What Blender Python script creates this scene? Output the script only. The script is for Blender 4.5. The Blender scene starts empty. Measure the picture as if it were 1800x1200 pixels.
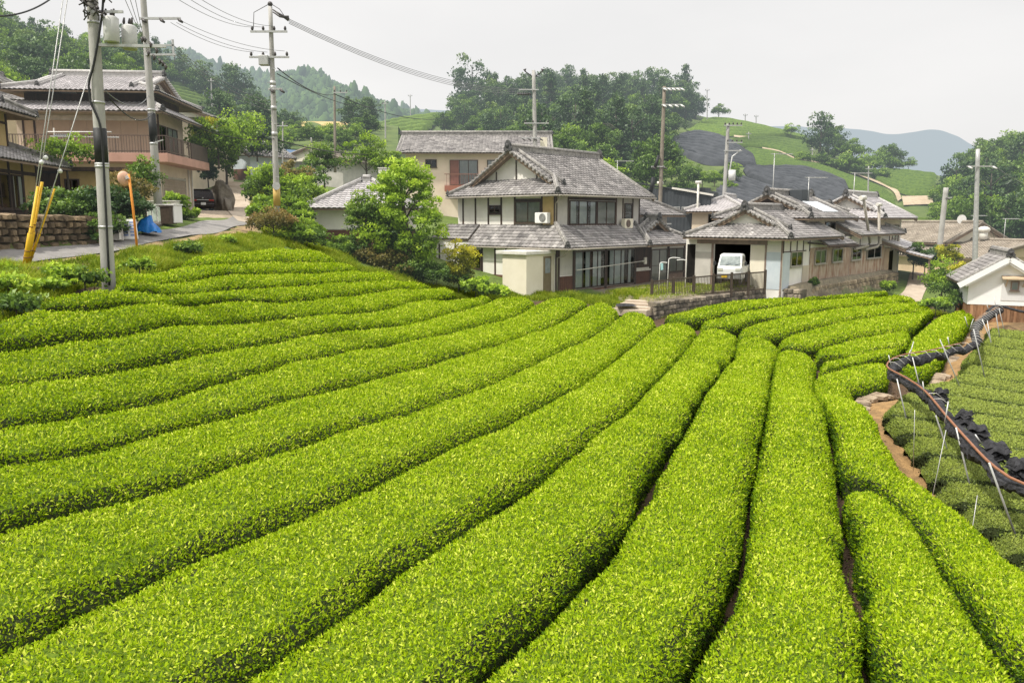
import bpy, math, random
import numpy as np
from mathutils import Vector, Matrix
random.seed(7); RNG = np.random.default_rng(11)
scene = bpy.context.scene
COL = scene.collection
# ------------------------------------------------------------------ camera (eye = origin)
F = 1400.0; TH = math.atan(215 / F); cT, sT = math.cos(TH), math.sin(TH)
def ray(u, v):
    x = (u - 900) / F; y = -(v - 600) / F
    return np.array([x, cT + y * sT, -sT + y * cT])
def at(u, v, Y):
    d = ray(u, v); return d * (Y / d[1])
cam = bpy.data.cameras.new("camera"); camo = bpy.data.objects.new("camera", cam); COL.objects.link(camo)
cam.sensor_width = 36; cam.lens = F / 1800 * 36; cam.clip_end = 9000; cam.clip_start = 0.1
camo.rotation_euler = (math.pi / 2 - TH, 0, 0); scene.camera = camo
# ------------------------------------------------------------------ object helpers
def link(o, parent=None):
    COL.objects.link(o)
    if parent is not None: o.parent = parent
    return o
def tag(o, label=None, cat=None, group=None, kind=None):
    if label: o["label"] = label
    if cat: o["category"] = cat
    if group: o["group"] = group
    if kind: o["kind"] = kind
    return o
def thing(name, label, cat, loc=(0, 0, 0), rz=0.0, group=None):
    o = bpy.data.objects.new(name, None); o.empty_display_size = .3
    link(o); o.location = tuple(float(c) for c in loc); o.rotation_euler = (0, 0, rz)
    return tag(o, label, cat, group)
def mesh_np(name, V, Fq, mats, midx=None, attrs=None, parent=None, smooth=False, k=4):
    """mesh object from numpy arrays: V (n,3), Fq (m,k)"""
    V = np.asarray(V, np.float32); Fq = np.asarray(Fq, np.int32)
    me = bpy.data.meshes.new(name)
    me.vertices.add(len(V)); me.vertices.foreach_set("co", V.ravel())
    me.loops.add(Fq.size); me.loops.foreach_set("vertex_index", Fq.ravel())
    me.polygons.add(len(Fq)); me.polygons.foreach_set("loop_start", np.arange(len(Fq), dtype=np.int32) * k)
    for m in mats: me.materials.append(m)
    if midx is not None: me.polygons.foreach_set("material_index", np.asarray(midx, np.int32))
    if smooth: me.polygons.foreach_set("use_smooth", np.ones(len(Fq), bool) if smooth is True else smooth)
    for an, av in (attrs or {}).items():
        av = np.asarray(av, np.float32)
        if an == 'sn':
            a = me.attributes.new(an, 'FLOAT_VECTOR', 'POINT'); a.data.foreach_set("vector", av.ravel())
        elif av.ndim == 1:
            a = me.attributes.new(an, 'FLOAT', 'POINT'); a.data.foreach_set("value", av)
        else:
            a = me.attributes.new(an, 'FLOAT_COLOR', 'POINT'); a.data.foreach_set("color", av.ravel())
    me.update(calc_edges=True)
    return link(bpy.data.objects.new(name, me), parent)
class MB:
    """collects faces; build() links them as ONE mesh object"""
    def __init__(s): s.v = []; s.f = []; s.m = []; s.t = []; s.sm = []
    def add(s, vs, fs, mi=0, tint=.5, smooth=False):
        b = len(s.v); s.v += [tuple(float(c) for c in p) for p in vs]
        s.t += [tint] * len(vs)
        for f in fs: s.f.append([b + i for i in f]); s.m.append(mi); s.sm.append(smooth)
    BF = [(0, 3, 2, 1), (4, 5, 6, 7), (0, 1, 5, 4), (1, 2, 6, 5), (2, 3, 7, 6), (3, 0, 4, 7)]
    def box(s, x0, y0, z0, x1, y1, z1, mi=0, tint=.5):
        x0, x1 = min(x0, x1), max(x0, x1); y0, y1 = min(y0, y1), max(y0, y1); z0, z1 = min(z0, z1), max(z0, z1)
        s.add([(x0, y0, z0), (x1, y0, z0), (x1, y1, z0), (x0, y1, z0), (x0, y0, z1), (x1, y0, z1), (x1, y1, z1), (x0, y1, z1)], s.BF, mi, tint)
    def hexa(s, pts, mi=0, tint=.5): s.add(pts, s.BF, mi, tint)
    def bar(s, p0, p1, w, h, mi=0, up=(0, 0, 1), tint=.5):
        p0, p1 = Vector(p0), Vector(p1); d = (p1 - p0).normalized(); u = Vector(up)
        if abs(d.dot(u)) > .98: u = Vector((1, 0, 0))
        r = d.cross(u).normalized() * (w / 2); u = r.cross(d).normalized() * (h / 2)
        q = []
        for p in (p0, p1): q += [p - r - u, p + r - u, p + r + u, p - r + u]
        s.add(q, [(0, 3, 2, 1), (4, 5, 6, 7), (0, 1, 5, 4), (1, 2, 6, 5), (2, 3, 7, 6), (3, 0, 4, 7)], mi, tint)
    def tube(s, pts, r, n=8, mi=0, cap=True, tint=.5, smooth=True):
        pts = [Vector(p) for p in pts]; rs = r if isinstance(r, (list, tuple)) else [r] * len(pts)
        b = len(s.v); pu = None
        for i, p in enumerate(pts):
            d = (pts[min(i + 1, len(pts) - 1)] - pts[max(i - 1, 0)]).normalized()
            if pu is None: pu = Vector((0, 0, 1)) if abs(d.z) < .9 else Vector((1, 0, 0))
            a = d.cross(pu).normalized(); c = a.cross(d).normalized(); pu = c
            for k in range(n):
                t = 2 * math.pi * k / n; s.v.append(tuple(p + a * math.cos(t) * rs[i] + c * math.sin(t) * rs[i])); s.t.append(tint)
        for i in range(len(pts) - 1):
            for k in range(n):
                s.f.append([b + i * n + k, b + i * n + (k + 1) % n, b + (i + 1) * n + (k + 1) % n, b + (i + 1) * n + k]); s.m.append(mi); s.sm.append(smooth)
        if cap:
            s.f.append([b + k for k in range(n)][::-1]); s.m.append(mi); s.sm.append(False)
            e = b + (len(pts) - 1) * n; s.f.append([e + k for k in range(n)]); s.m.append(mi); s.sm.append(False)
    def cyl(s, p0, p1, r, n=12, mi=0, r1=None): s.tube([p0, p1], [r, r if r1 is None else r1], n, mi)
    def prism(s, poly, d, mi=0, tint=.5):
        """poly: list of 3d points (planar), extruded by vector d"""
        n = len(poly); d = Vector(d); a = [Vector(p) for p in poly]; q = a + [p + d for p in a]
        fs = [tuple(range(n))[::-1], tuple(range(n, 2 * n))] + [(i, (i + 1) % n, n + (i + 1) % n, n + i) for i in range(n)]
        s.add(q, fs, mi, tint)
    def ball(s, c, r, mi=0, n=10, m=6, sc=(1, 1, 1)):
        vs = []; fs = []
        for i in range(m + 1):
            a = math.pi * i / m
            for k in range(n):
                b = 2 * math.pi * k / n
                vs.append((c[0] + r * sc[0] * math.sin(a) * math.cos(b), c[1] + r * sc[1] * math.sin(a) * math.sin(b), c[2] + r * sc[2] * math.cos(a)))
        for i in range(m):
            for k in range(n): fs.append((i * n + k, (i + 1) * n + k, (i + 1) * n + (k + 1) % n, i * n + (k + 1) % n))
        s.add(vs, fs, mi, .5, True)
    def build(s, name, mats, parent=None, bevel=0, label=None):
        me = bpy.data.meshes.new(name); me.from_pydata(s.v, [], s.f)
        for m in (mats if isinstance(mats, (list, tuple)) else [mats]): me.materials.append(m)
        me.polygons.foreach_set("material_index", s.m); me.polygons.foreach_set("use_smooth", s.sm)
        a = me.attributes.new("tint", 'FLOAT', 'POINT'); a.data.foreach_set("value", s.t)
        me.update()
        o = link(bpy.data.objects.new(name, me), parent)
        if bevel:
            md = o.modifiers.new("bevel", 'BEVEL'); md.width = bevel; md.segments = 2; md.limit_method = 'ANGLE'
        if label: o["label"] = label
        return o
def copy_tree(o, parent=None):
    c = o.copy(); COL.objects.link(c); c.parent = parent
    for ch in list(o.children): copy_tree(ch, c)
    return c
# ------------------------------------------------------------------ materials
_M = {}
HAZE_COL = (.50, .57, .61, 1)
def haze_wrap(nt, shader_out, L=540.0, pw=1.5):  # distance haze painted in as emission that grows away from the origin
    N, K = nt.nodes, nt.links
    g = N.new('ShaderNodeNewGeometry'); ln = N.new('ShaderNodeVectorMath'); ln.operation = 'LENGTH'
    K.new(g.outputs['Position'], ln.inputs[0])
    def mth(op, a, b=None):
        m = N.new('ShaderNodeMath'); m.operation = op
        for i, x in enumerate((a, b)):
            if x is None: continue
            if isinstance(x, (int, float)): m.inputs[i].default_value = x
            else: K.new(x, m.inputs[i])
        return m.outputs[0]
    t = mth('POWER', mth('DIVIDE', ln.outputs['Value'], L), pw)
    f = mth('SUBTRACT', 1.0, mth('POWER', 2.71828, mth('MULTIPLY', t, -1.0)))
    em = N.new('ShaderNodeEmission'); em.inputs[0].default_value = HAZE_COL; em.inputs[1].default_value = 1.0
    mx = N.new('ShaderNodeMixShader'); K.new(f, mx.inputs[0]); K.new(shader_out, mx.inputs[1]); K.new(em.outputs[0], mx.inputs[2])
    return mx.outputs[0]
def mat(name, c1, c2=None, scale=3.0, rough=.8, bump=0.0, bscale=None, tint=None, metal=0.0, haze=False, trans=0.0, detail=4, c3=None, stretch=None, spec=.3, sheen=0, attr_col=None):
    """two-tone noise material; tint=(lo,hi) multiplies by the 'tint' attribute"""
    if name in _M: return _M[name]
    m = bpy.data.materials.new(name); m.use_nodes = True; nt = m.node_tree; N, K = nt.nodes, nt.links
    bs = N['Principled BSDF']; out = N['Material Output']
    bs.inputs['Roughness'].default_value = rough; bs.inputs['Metallic'].default_value = metal
    bs.inputs['Specular IOR Level'].default_value = spec
    tc = N.new('ShaderNodeTexCoord'); vec = tc.outputs['Object']
    if stretch:
        mp = N.new('ShaderNodeMapping'); mp.inputs['Scale'].default_value = stretch; K.new(vec, mp.inputs[0]); vec = mp.outputs[0]
    nz = N.new('ShaderNodeTexNoise'); nz.inputs['Scale'].default_value = scale; nz.inputs['Detail'].default_value = detail; nz.inputs['Roughness'].default_value = .65
    K.new(vec, nz.inputs['Vector'])
    cr = N.new('ShaderNodeValToRGB'); e = cr.color_ramp.elements
    e[0].position = .33; e[0].color = (*c1, 1); e[1].position = .67; e[1].color = (*(c2 or c1), 1)
    if c3: x = e.new(.8); x.color = (*c3, 1)
    K.new(nz.outputs['Fac'], cr.inputs[0]); col = cr.outputs[0]
    if attr_col:
        at_ = N.new('ShaderNodeAttribute'); at_.attribute_name = attr_col
        mx = N.new('ShaderNodeMix'); mx.data_type = 'RGBA'; mx.blend_type = 'MULTIPLY'; mx.inputs[0].default_value = 1
        K.new(col, mx.inputs[6]); K.new(at_.outputs['Color'], mx.inputs[7]); col = mx.outputs[2]
    if tint:
        at_ = N.new('ShaderNodeAttribute'); at_.attribute_name = 'tint'
        mr = N.new('ShaderNodeMapRange'); mr.inputs['To Min'].default_value = tint[0]; mr.inputs['To Max'].default_value = tint[1]
        K.new(at_.outputs['Fac'], mr.inputs[0])
        mx = N.new('ShaderNodeVectorMath'); mx.operation = 'SCALE'; K.new(col, mx.inputs[0]); K.new(mr.outputs[0], mx.inputs['Scale']); col = mx.outputs[0]
    K.new(col, bs.inputs['Base Color'])
    if bump:
        nb = N.new('ShaderNodeTexNoise'); nb.inputs['Scale'].default_value = bscale or scale * 4; nb.inputs['Detail'].default_value = 5
        K.new(vec, nb.inputs['Vector']); bp = N.new('ShaderNodeBump'); bp.inputs['Strength'].default_value = bump; bp.inputs['Distance'].default_value = .05
        K.new(nb.outputs['Fac'], bp.inputs['Height']); K.new(bp.outputs[0], bs.inputs['Normal'])
    sh = bs.outputs[0]
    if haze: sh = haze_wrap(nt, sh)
    K.new(sh, out.inputs[0]); _M[name] = m
    return m
def leafmat(name, stops, trans=.35, rough=.45, haze=False, nscale=.35, namp=.25, spec=.35, soft=0.0):
    """leaf colours from the per-leaf 'tint' value through a ramp, plus slow world noise"""
    if name in _M: return _M[name]
    m = bpy.data.materials.new(name); m.use_nodes = True; nt = m.node_tree; N, K = nt.nodes, nt.links
    N.remove(N['Principled BSDF']); out = N['Material Output']
    a = N.new('ShaderNodeAttribute'); a.attribute_name = 'tint'
    g = N.new('ShaderNodeNewGeometry'); nz = N.new('ShaderNodeTexNoise'); nz.inputs['Scale'].default_value = nscale; nz.inputs['Detail'].default_value = 3
    K.new(g.outputs['Position'], nz.inputs['Vector'])
    ma = N.new('ShaderNodeMath'); ma.operation = 'MULTIPLY_ADD'; K.new(nz.outputs['Fac'], ma.inputs[0]); ma.inputs[1].default_value = namp * 2; ma.inputs[2].default_value = -namp
    ad = N.new('ShaderNodeMath'); ad.operation = 'ADD'; K.new(a.outputs['Fac'], ad.inputs[0]); K.new(ma.outputs[0], ad.inputs[1])
    oi = N.new('ShaderNodeObjectInfo'); m2 = N.new('ShaderNodeMath'); m2.operation = 'MULTIPLY_ADD'; K.new(oi.outputs['Random'], m2.inputs[0]); m2.inputs[1].default_value = .16 if haze else .0; m2.inputs[2].default_value = -.08 if haze else .0
    a2 = N.new('ShaderNodeMath'); a2.operation = 'ADD'; K.new(ad.outputs[0], a2.inputs[0]); K.new(m2.outputs[0], a2.inputs[1])
    cr = N.new('ShaderNodeValToRGB'); el = cr.color_ramp.elements
    el[0].position, el[0].color = stops[0][0], (*stops[0][1], 1); el[1].position, el[1].color = stops[-1][0], (*stops[-1][1], 1)
    for p, c in stops[1:-1]: x = el.new(p); x.color = (*c, 1)
    K.new(a2.outputs[0], cr.inputs[0])
    bs = N.new('ShaderNodeBsdfPrincipled'); bs.inputs['Roughness'].default_value = rough; bs.inputs['Specular IOR Level'].default_value = spec
    K.new(cr.outputs[0], bs.inputs['Base Color'])
    tr = N.new('ShaderNodeBsdfTranslucent'); K.new(cr.outputs[0], tr.inputs[0])
    if soft:      # leaf normals eased towards the hedge surface, as a clipped canopy shades
        sa = N.new('ShaderNodeAttribute'); sa.attribute_name = 'sn'; vx = N.new('ShaderNodeMix'); vx.data_type = 'VECTOR'; vx.inputs[0].default_value = soft
        K.new(g.outputs['Normal'], vx.inputs[4]); K.new(sa.outputs['Vector'], vx.inputs[5]); vn = N.new('ShaderNodeVectorMath'); vn.operation = 'NORMALIZE'; K.new(vx.outputs[1], vn.inputs[0])
        K.new(vn.outputs[0], bs.inputs['Normal'])
    mx = N.new('ShaderNodeMixShader'); mx.inputs[0].default_value = trans; K.new(bs.outputs[0], mx.inputs[1]); K.new(tr.outputs[0], mx.inputs[2])
    sh = mx.outputs[0]
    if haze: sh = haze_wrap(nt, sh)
    K.new(sh, out.inputs[0]); _M[name] = m
    return m
def glassmat(name='window_glass', tint=(.30, .34, .35), mixf=.45):
    if name in _M: return _M[name]
    m = bpy.data.materials.new(name); m.use_nodes = True; nt = m.node_tree; N, K = nt.nodes, nt.links
    N.remove(N['Principled BSDF']); out = N['Material Output']
    t = N.new('ShaderNodeBsdfTransparent'); t.inputs[0].default_value = (*tint, 1)
    t.inputs[0].default_value = (.8, .85, .85, 1)
    g = N.new('ShaderNodeBsdfGlossy'); g.inputs['Roughness'].default_value = .03; g.inputs[0].default_value = (.9, .95, 1, 1)
    fr = N.new('ShaderNodeFresnel'); fr.inputs[0].default_value = 1.7
    mx = N.new('ShaderNodeMixShader'); K.new(fr.outputs[0], mx.inputs[0]); K.new(t.outputs[0], mx.inputs[1]); K.new(g.outputs[0], mx.inputs[2])
    K.new(mx.outputs[0], out.inputs[0]); _M[name] = m
    return m
# ------------------------------------------------------------------ light
SUN_AZ = math.radians(-118); SUN_EL = math.radians(56)   # azimuth from +Y towards +X: sun stands left and a little behind the camera
w = bpy.data.worlds.new("World"); scene.world = w; w.use_nodes = True
N, K = w.node_tree.nodes, w.node_tree.links
bg = N['Background']; bg.inputs[1].default_value = .1
sky = N.new('ShaderNodeTexSky'); sky.sky_type = 'NISHITA'; sky.sun_disc = False
sky.sun_elevation = SUN_EL; sky.sun_rotation = SUN_AZ; sky.air_density = 1.2; sky.dust_density = 4
tc = N.new('ShaderNodeTexCoord'); mp = N.new('ShaderNodeMapping'); mp.inputs['Scale'].default_value = (1.2, 1.2, 3.2); K.new(tc.outputs['Generated'], mp.inputs[0])
nz = N.new('ShaderNodeTexNoise'); nz.inputs['Scale'].default_value = 1.6; nz.inputs['Detail'].default_value = 5; nz.inputs['Roughness'].default_value = .5; K.new(mp.outputs[0], nz.inputs['Vector'])
cr = N.new('ShaderNodeValToRGB'); cr.color_ramp.elements[0].position = .3; cr.color_ramp.elements[0].color = (8.5, 8.45, 8.4, 1)
cr.color_ramp.elements[1].position = .7; cr.color_ramp.elements[1].color = (9.75, 9.6, 9.45, 1); K.new(nz.outputs['Fac'], cr.inputs[0])
mx = N.new('ShaderNodeMix'); mx.data_type = 'RGBA'; mx.inputs[0].default_value = .94
K.new(sky.outputs[0], mx.inputs[6]); K.new(cr.outputs[0], mx.inputs[7])
sx = N.new('ShaderNodeSeparateXYZ'); K.new(tc.outputs['Generated'], sx.inputs[0])      # overcast sky: brighter towards the zenith
mr = N.new('ShaderNodeMapRange'); mr.interpolation_type = 'SMOOTHSTEP'; K.new(sx.outputs['Z'], mr.inputs[0]); mr.inputs[1].default_value = .22; mr.inputs[2].default_value = .95; mr.inputs[3].default_value = 1.0; mr.inputs[4].default_value = 2.1
vm = N.new('ShaderNodeVectorMath'); vm.operation = 'SCALE'; K.new(mx.outputs[2], vm.inputs[0]); K.new(mr.outputs[0], vm.inputs['Scale']); K.new(vm.outputs[0], bg.inputs[0])
sl = bpy.data.lights.new("sun", 'SUN'); sl.energy = 4.4; sl.angle = math.radians(3.0); sl.color = (1, .95, .86)
so = bpy.data.objects.new("sun", sl); COL.objects.link(so)
sd = Vector((math.sin(SUN_AZ) * math.cos(SUN_EL), math.cos(SUN_AZ) * math.cos(SUN_EL), math.sin(SUN_EL)))
so.rotation_euler = sd.to_track_quat('Z', 'Y').to_euler(); so.location = (-30, -20, 60)
scene.view_settings.view_transform = 'Standard'; scene.view_settings.look = 'None'; scene.view_settings.exposure = 0; scene.view_settings.gamma = 1
scene.render.engine = 'CYCLES'; scene.cycles.use_denoising = True; scene.cycles.max_bounces = 6; scene.cycles.transparent_max_bounces = 12
# ------------------------------------------------------------------ terrain
TEA = .68
# (u, v, Y, offset to soil)
CP = [(0,1150,7.3,-TEA),(0,940,9.27,-TEA),(0,830,10.75,-TEA),(0,750,12.1,-TEA),(0,680,13.55,-TEA),(0,610,15.4,-TEA),(0,560,17,-.5),
 (450,1200,7.0,-TEA),(870,1200,7.0,-TEA),(1370,1200,7.0,-TEA),(1700,1150,7.4,-TEA),(1330,590,36.8,-TEA),(1430,640,30.5,-TEA),(1100,560,40,-TEA),
 (1060,540,41,-TEA),(900,527,42,-.5),(750,500,40,-TEA),(650,470,38,-.5),(550,450,36,-.3),(480,425,37,0),(600,768,14.3,-TEA),(300,740,14.6,-TEA),(350,560,21.5,-TEA),
 (1215,545,43,0),(1640,552,45,-TEA),(1590,512,58,0),(1610,480,76,0),(1500,700,25.5,-TEA),(1700,930,13.3,-TEA),(1640,655,29.5,-TEA),(1690,575,40,-TEA),
 (975,512,46,0),(1145,530,46,0),(700,480,41,-.1),(620,450,44,0),
 (0,462,22.5,0),(20,453,24,0),(120,445,26,0),(200,433,28.5,0),(300,411,33,0),(380,392,38,0),(440,395,45,0),(430,372,56,0),(410,345,66,0),(415,320,75,0),(360,372,60,0),
 (60,480,21,0),(20,540,17.5,0),(200,512,21,0),(310,468,26.5,0),(120,520,19.2,0),(240,442,28,0),(420,420,34,-.1)]
cps = []
for u, v, Y, o in CP:
    p = at(u, v, Y); cps.append((p[0], p[1], p[2] + o))
cps += [(-60,100,8),(-30,90,4.5),(60,110,-4),(25,80,-3.4),(0,100,1.5),(0,75,0),(-10,60,-1.2),(-12,50,-1.0),(6,58,-3.5),(16,58,-3.9),(30,66,-4),(0,0,-5),(-25,2,-4.6),(15,3,-5.3),(80,40,-5.5),(70,10,-6),
 (-60,30,.3),(-40,5,-3),(-26,44,.2),(-40,50,.6),(-20,53,.55),(8,20,-5.3),(-60,-20,-4),(60,-20,-7),(-14,24,-2.4),(-6,30,-3.5)]
cps = np.array(cps, float)
def tps(r2): return np.where(r2 > 1e-9, .5 * r2 * np.log(np.maximum(r2, 1e-9)), 0.)
_n = len(cps); _d = ((cps[:, None, :2] - cps[None, :, :2]) ** 2).sum(-1)
_A = np.zeros((_n + 3, _n + 3)); _A[:_n, :_n] = tps(_d) + np.eye(_n) * 6.0
_P = np.c_[np.ones(_n), cps[:, :2]]; _A[:_n, _n:] = _P; _A[_n:, :_n] = _P.T
_w = np.linalg.solve(_A, np.r_[cps[:, 2], 0, 0, 0])
def Hup(x, y):
    x = np.asarray(x, float); y = np.asarray(y, float); sh = x.shape; xf, yf = x.ravel(), y.ravel()
    cx, cy = np.clip(xf, -62, 80), np.clip(yf, -12, 108)
    r = np.empty(len(xf))
    for i in range(0, len(xf), 40000):
        a, b = cx[i:i + 40000], cy[i:i + 40000]
        r2 = (a[:, None] - cps[None, :, 0]) ** 2 + (b[:, None] - cps[None, :, 1]) ** 2
        r[i:i + 40000] = tps(r2) @ _w[:_n] + _w[_n] + _w[_n + 1] * a + _w[_n + 2] * b
    return r.reshape(sh)
def hit(u, v, off=0., fn=None, y0=5., y1=110.):
    fn = fn or Hup
    d = ray(u, v); d = d / d[1]; ys = np.linspace(y0, y1, 2101)
    g = d[2] * ys - (fn(d[0] * ys, ys) + off)
    k = np.nonzero(g < 0)[0]
    if len(k) == 0: return d * y1
    k = max(k[0], 1); t = g[k - 1] / (g[k - 1] - g[k]); Y = ys[k - 1] + t * (ys[k] - ys[k - 1])
    return d * Y
def hits(pts, off=0., fn=None): return np.array([hit(u, v, off, fn) for u, v in pts])
def resample(P, n=None, step=None):
    """Catmull-Rom through P then even arc resampling"""
    P = np.asarray(P, float); Q = np.vstack([2 * P[0] - P[1], P, 2 * P[-1] - P[-2]]); o = []
    for i in range(1, len(Q) - 2):
        t = np.linspace(0, 1, 12, endpoint=False)[:, None]; a, b, c, d = Q[i - 1], Q[i], Q[i + 1], Q[i + 2]
        o.append(.5 * (2 * b + (c - a) * t + (2 * a - 5 * b + 4 * c - d) * t ** 2 + (3 * b - a - 3 * c + d) * t ** 3))
    o = np.vstack(o + [P[-1:]]); L = np.r_[0, np.cumsum(np.linalg.norm(np.diff(o[:, :2], axis=0), axis=1))]
    n = n or max(2, int(L[-1] / step) + 1); q = np.linspace(0, L[-1], n)
    return np.stack([np.interp(q, L, o[:, k]) for k in range(o.shape[1])], 1)
def seg_dist(x, y, P):
    """distance to polyline and side (+ = right of travel)"""
    best = np.full(x.shape, 1e9); side = np.zeros(x.shape)
    for a, b in zip(P[:-1], P[1:]):
        e = b[:2] - a[:2]; L2 = e @ e + 1e-12; t = np.clip(((x - a[0]) * e[0] + (y - a[1]) * e[1]) / L2, 0, 1)
        d = np.hypot(x - a[0] - t * e[0], y - a[1] - t * e[1]); s = np.sign((x - a[0]) * e[1] - (y - a[1]) * e[0])
        m = d < best; best = np.where(m, d, best); side = np.where(m, s, side)
    return best, side
def inpoly(x, y, P):
    r = np.zeros(x.shape, bool); n = len(P)
    for i in range(n):
        a, b = P[i], P[(i + 1) % n]
        c = ((a[1] > y) != (b[1] > y)) & (x < (b[0] - a[0]) * (y - a[1]) / (b[1] - a[1] + 1e-12) + a[0]); r ^= c
    return r
def sstep(a, b, x): t = np.clip((x - a) / (b - a), 0, 1); return t * t * (3 - 2 * t)
# edge between the bright field and the lower, shaded terrace (travel: near -> far, terrace on the right)
EDGE = hits([(1950,1130),(1800,1018),(1717,937),(1650,888),(1583,828),(1563,793),(1543,750),(1500,705),(1506,690),(1560,682),(1625,668),(1655,640),(1668,615),(1695,590),(1706,570),(1722,556)], TEA * .7)
EDGE = np.vstack([[EDGE[0][0] + 3, EDGE[0][1] - 6, 0], EDGE, [EDGE[-1][0] + 6, EDGE[-1][1] + 3.0, 0], [75, EDGE[-1][1] + 4, 0]])
def Hlow(x, y):
    return -6.45 + .0165 * (y - 12) + .004 * (x - 10)
# yard of the farmhouses, on a low retaining wall (travel: left -> right, yard on the left)
def plane_hit(u, v, z): d = ray(u, v); return d * (z / d[2])
YARD = np.array([plane_hit(u, v, -5.0) for u, v in [(1143,553),(1235,543),(1345,531)]])
_hd = np.array([math.sin(math.radians(42)), math.cos(math.radians(42)), 0])
GO = at(1373, 502, 47)                                            # near corner of the garage wing
YARD = np.vstack([YARD, GO + np.array([.9, -.55, 0]), GO + _hd * 19.6 + np.array([.55, -.5, 0]), GO + _hd * 20.6 + np.array([-4, 6, 0])])
YARD[:, 2] = -4.2
YPOLY = np.vstack([YARD, [[18, 75, 0], [2, 66, 0], [4, 50, 0]], [YARD[0] + np.array([-.6, 2.2, 0])]])
# house plot behind the stone wall on the left
LW = hits([(-140,446),(0,438.5),(60,434.5),(150,428.5),(213,421.5)], 0, Hup); LWZ = Hup(LW[:, 0], LW[:, 1])
LPOLY = np.vstack([LW, [LW[-1] + np.array([-.3, 1.4, 0])], [[-19, 34, 0], [-21.5, 48, 0], [-60, 49, 0], [-60, 20, 0]]])
def H(x, y):
    x = np.asarray(x, float); y = np.asarray(y, float)
    z = Hup(x, y)
    d, s = seg_dist(x, y, EDGE); w = sstep(.05, .75, d * s) * (y < 70); w = np.where(y > 66, w * (1 - sstep(60, 70, y)), w)
    z = z * (1 - w) + Hlow(x, y) * w
    for P, lv, b in ((YPOLY, lambda x, y: -4.25 + np.clip((x - 6) * .03, -.2, .42), .35), (LPOLY, lambda x, y: .12 + .012 * (y - 30), .3)):
        m = (x > P[:, 0].min() - 2) & (x < P[:, 0].max() + 2) & (y > P[:, 1].min() - 2) & (y < P[:, 1].max() + 2)
        if m.any():
            xm, ym = x[m], y[m]; ins = inpoly(xm, ym, P); dd, _ = seg_dist(xm, ym, np.vstack([P, P[:1]]))
            ww = np.where(ins, sstep(0, b, dd), 0); z = z.copy(); z[m] = z[m] * (1 - ww) + lv(xm, ym) * ww
    return z
def Hs(x, y): return float(H(np.array([x]), np.array([y]))[0])
# roads: strips along two picture edges
def road_strip(name, L, R, m, lift, step=.5, label=None, crown=.0, ncross=9):
    n = int(max(np.linalg.norm(np.diff(L[:, :2], axis=0), axis=1).sum(), 4) / step) + 2
    L, R = resample(L, n), resample(R, n); V = []
    s = np.linspace(0, 1, ncross)
    P = L[:, None, :2] * (1 - s)[None, :, None] + R[:, None, :2] * s[None, :, None]
    z = H(P[..., 0], P[..., 1]) + lift
    V = np.dstack([P, z]).reshape(-1, 3); f = []
    for i in range(n - 1):
        for k in range(ncross - 1): a = i * ncross + k; f.append((a, a + 1, a + ncross + 1, a + ncross))
    o = mesh_np(name, V, f, [m], smooth=True); tag(o, kind='structure'); return o
ROAD_N = [(-140,486),(0,470),(60,461),(150,450),(215,440),(262,428),(330,415),(400,404),(455,386)]
ROAD_F = [(-140,448),(0,441),(60,437),(150,431),(215,424),(262,408),(330,397),(385,388),(418,374)]
RN = hits(ROAD_N, 0, Hup); RF = hits(ROAD_F, 0, Hup)
RN2 = np.array([at(u, v, Y) for u, v, Y in [(455,386,46.5),(452,372,55),(447,350,64),(440,334,71),(442,321,75)]])
RF2 = np.array([at(u, v, Y) for u, v, Y in [(418,374,46.5),(400,364,55),(392,346,64),(392,330,71),(397,321,75)]])
# --- ground sheet
xs = np.r_[-4000, -1500, -600, -300, -180, -120, np.arange(-80, -45, 2.5), np.arange(-45, 52, .38), np.arange(52, 84, 2.5), 120, 180, 300, 600, 1500, 4000]
ys = np.r_[-1500, -400, -100, -40, np.arange(-16, 4, 1.5), np.arange(4, 64, .38), np.arange(64, 112, 1.5), 140, 200, 300, 500, 900, 1600, 3500, 7000]
X, Yg = np.meshgrid(xs, ys); Z = H(X, Yg)
_far = sstep(108, 160, np.hypot(X * .9, Yg)); Z = Z * (1 - _far) + (-6) * _far
Z += (np.sin(X * 1.9 + 1.3 * np.sin(Yg * 1.1)) * np.cos(Yg * 2.3) * .03)
colr = np.ones(X.shape + (4,), np.float32)
def setc(m, c): colr[m, :3] = c
GRASS = (.13, .19, .035); SOIL = (.095, .058, .032); STRAW = (.34, .21, .09); GRAVEL = (.30, .26, .20)
setc(np.ones(X.shape, bool), GRASS)
FIELD = hits([(0,640),(0,560),(60,548),(200,505),(300,480),(420,440),(640,482),(760,520),(900,530),(1000,528),(1100,545),(1165,556),(1230,543),(1440,528),(1570,520),(1660,545)], 0, Hup)
FP = np.vstack([FIELD[:, :2], EDGE[::-1][2:, :2], [[12, 2], [-14, 4]]])
setc(inpoly(X, Yg, FP), SOIL)
dE, sE = seg_dist(X, Yg, EDGE); low = (dE * sE > .0) & (Yg < 70)
setc(low, (.19, .125, .06)); setc(low & (dE < 1.5), STRAW)
setc(low & (Yg > EDGE[-2][1] - 1.2) & (X > 24), GRASS)
setc(inpoly(X, Yg, YPOLY), (.27, .23, .16)); setc(inpoly(X, Yg, LPOLY), (.15, .13, .07))
RP = np.vstack([RN, RN2[1:], RF2[::-1], RF[::-1]]); inr = inpoly(X, Yg, RP[:, :2])
dR, _ = seg_dist(X, Yg, np.vstack([RN, RN2])); setc((dR < 1.0) & ~inr & (X < -11.5), (.36, .25, .14))
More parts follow.
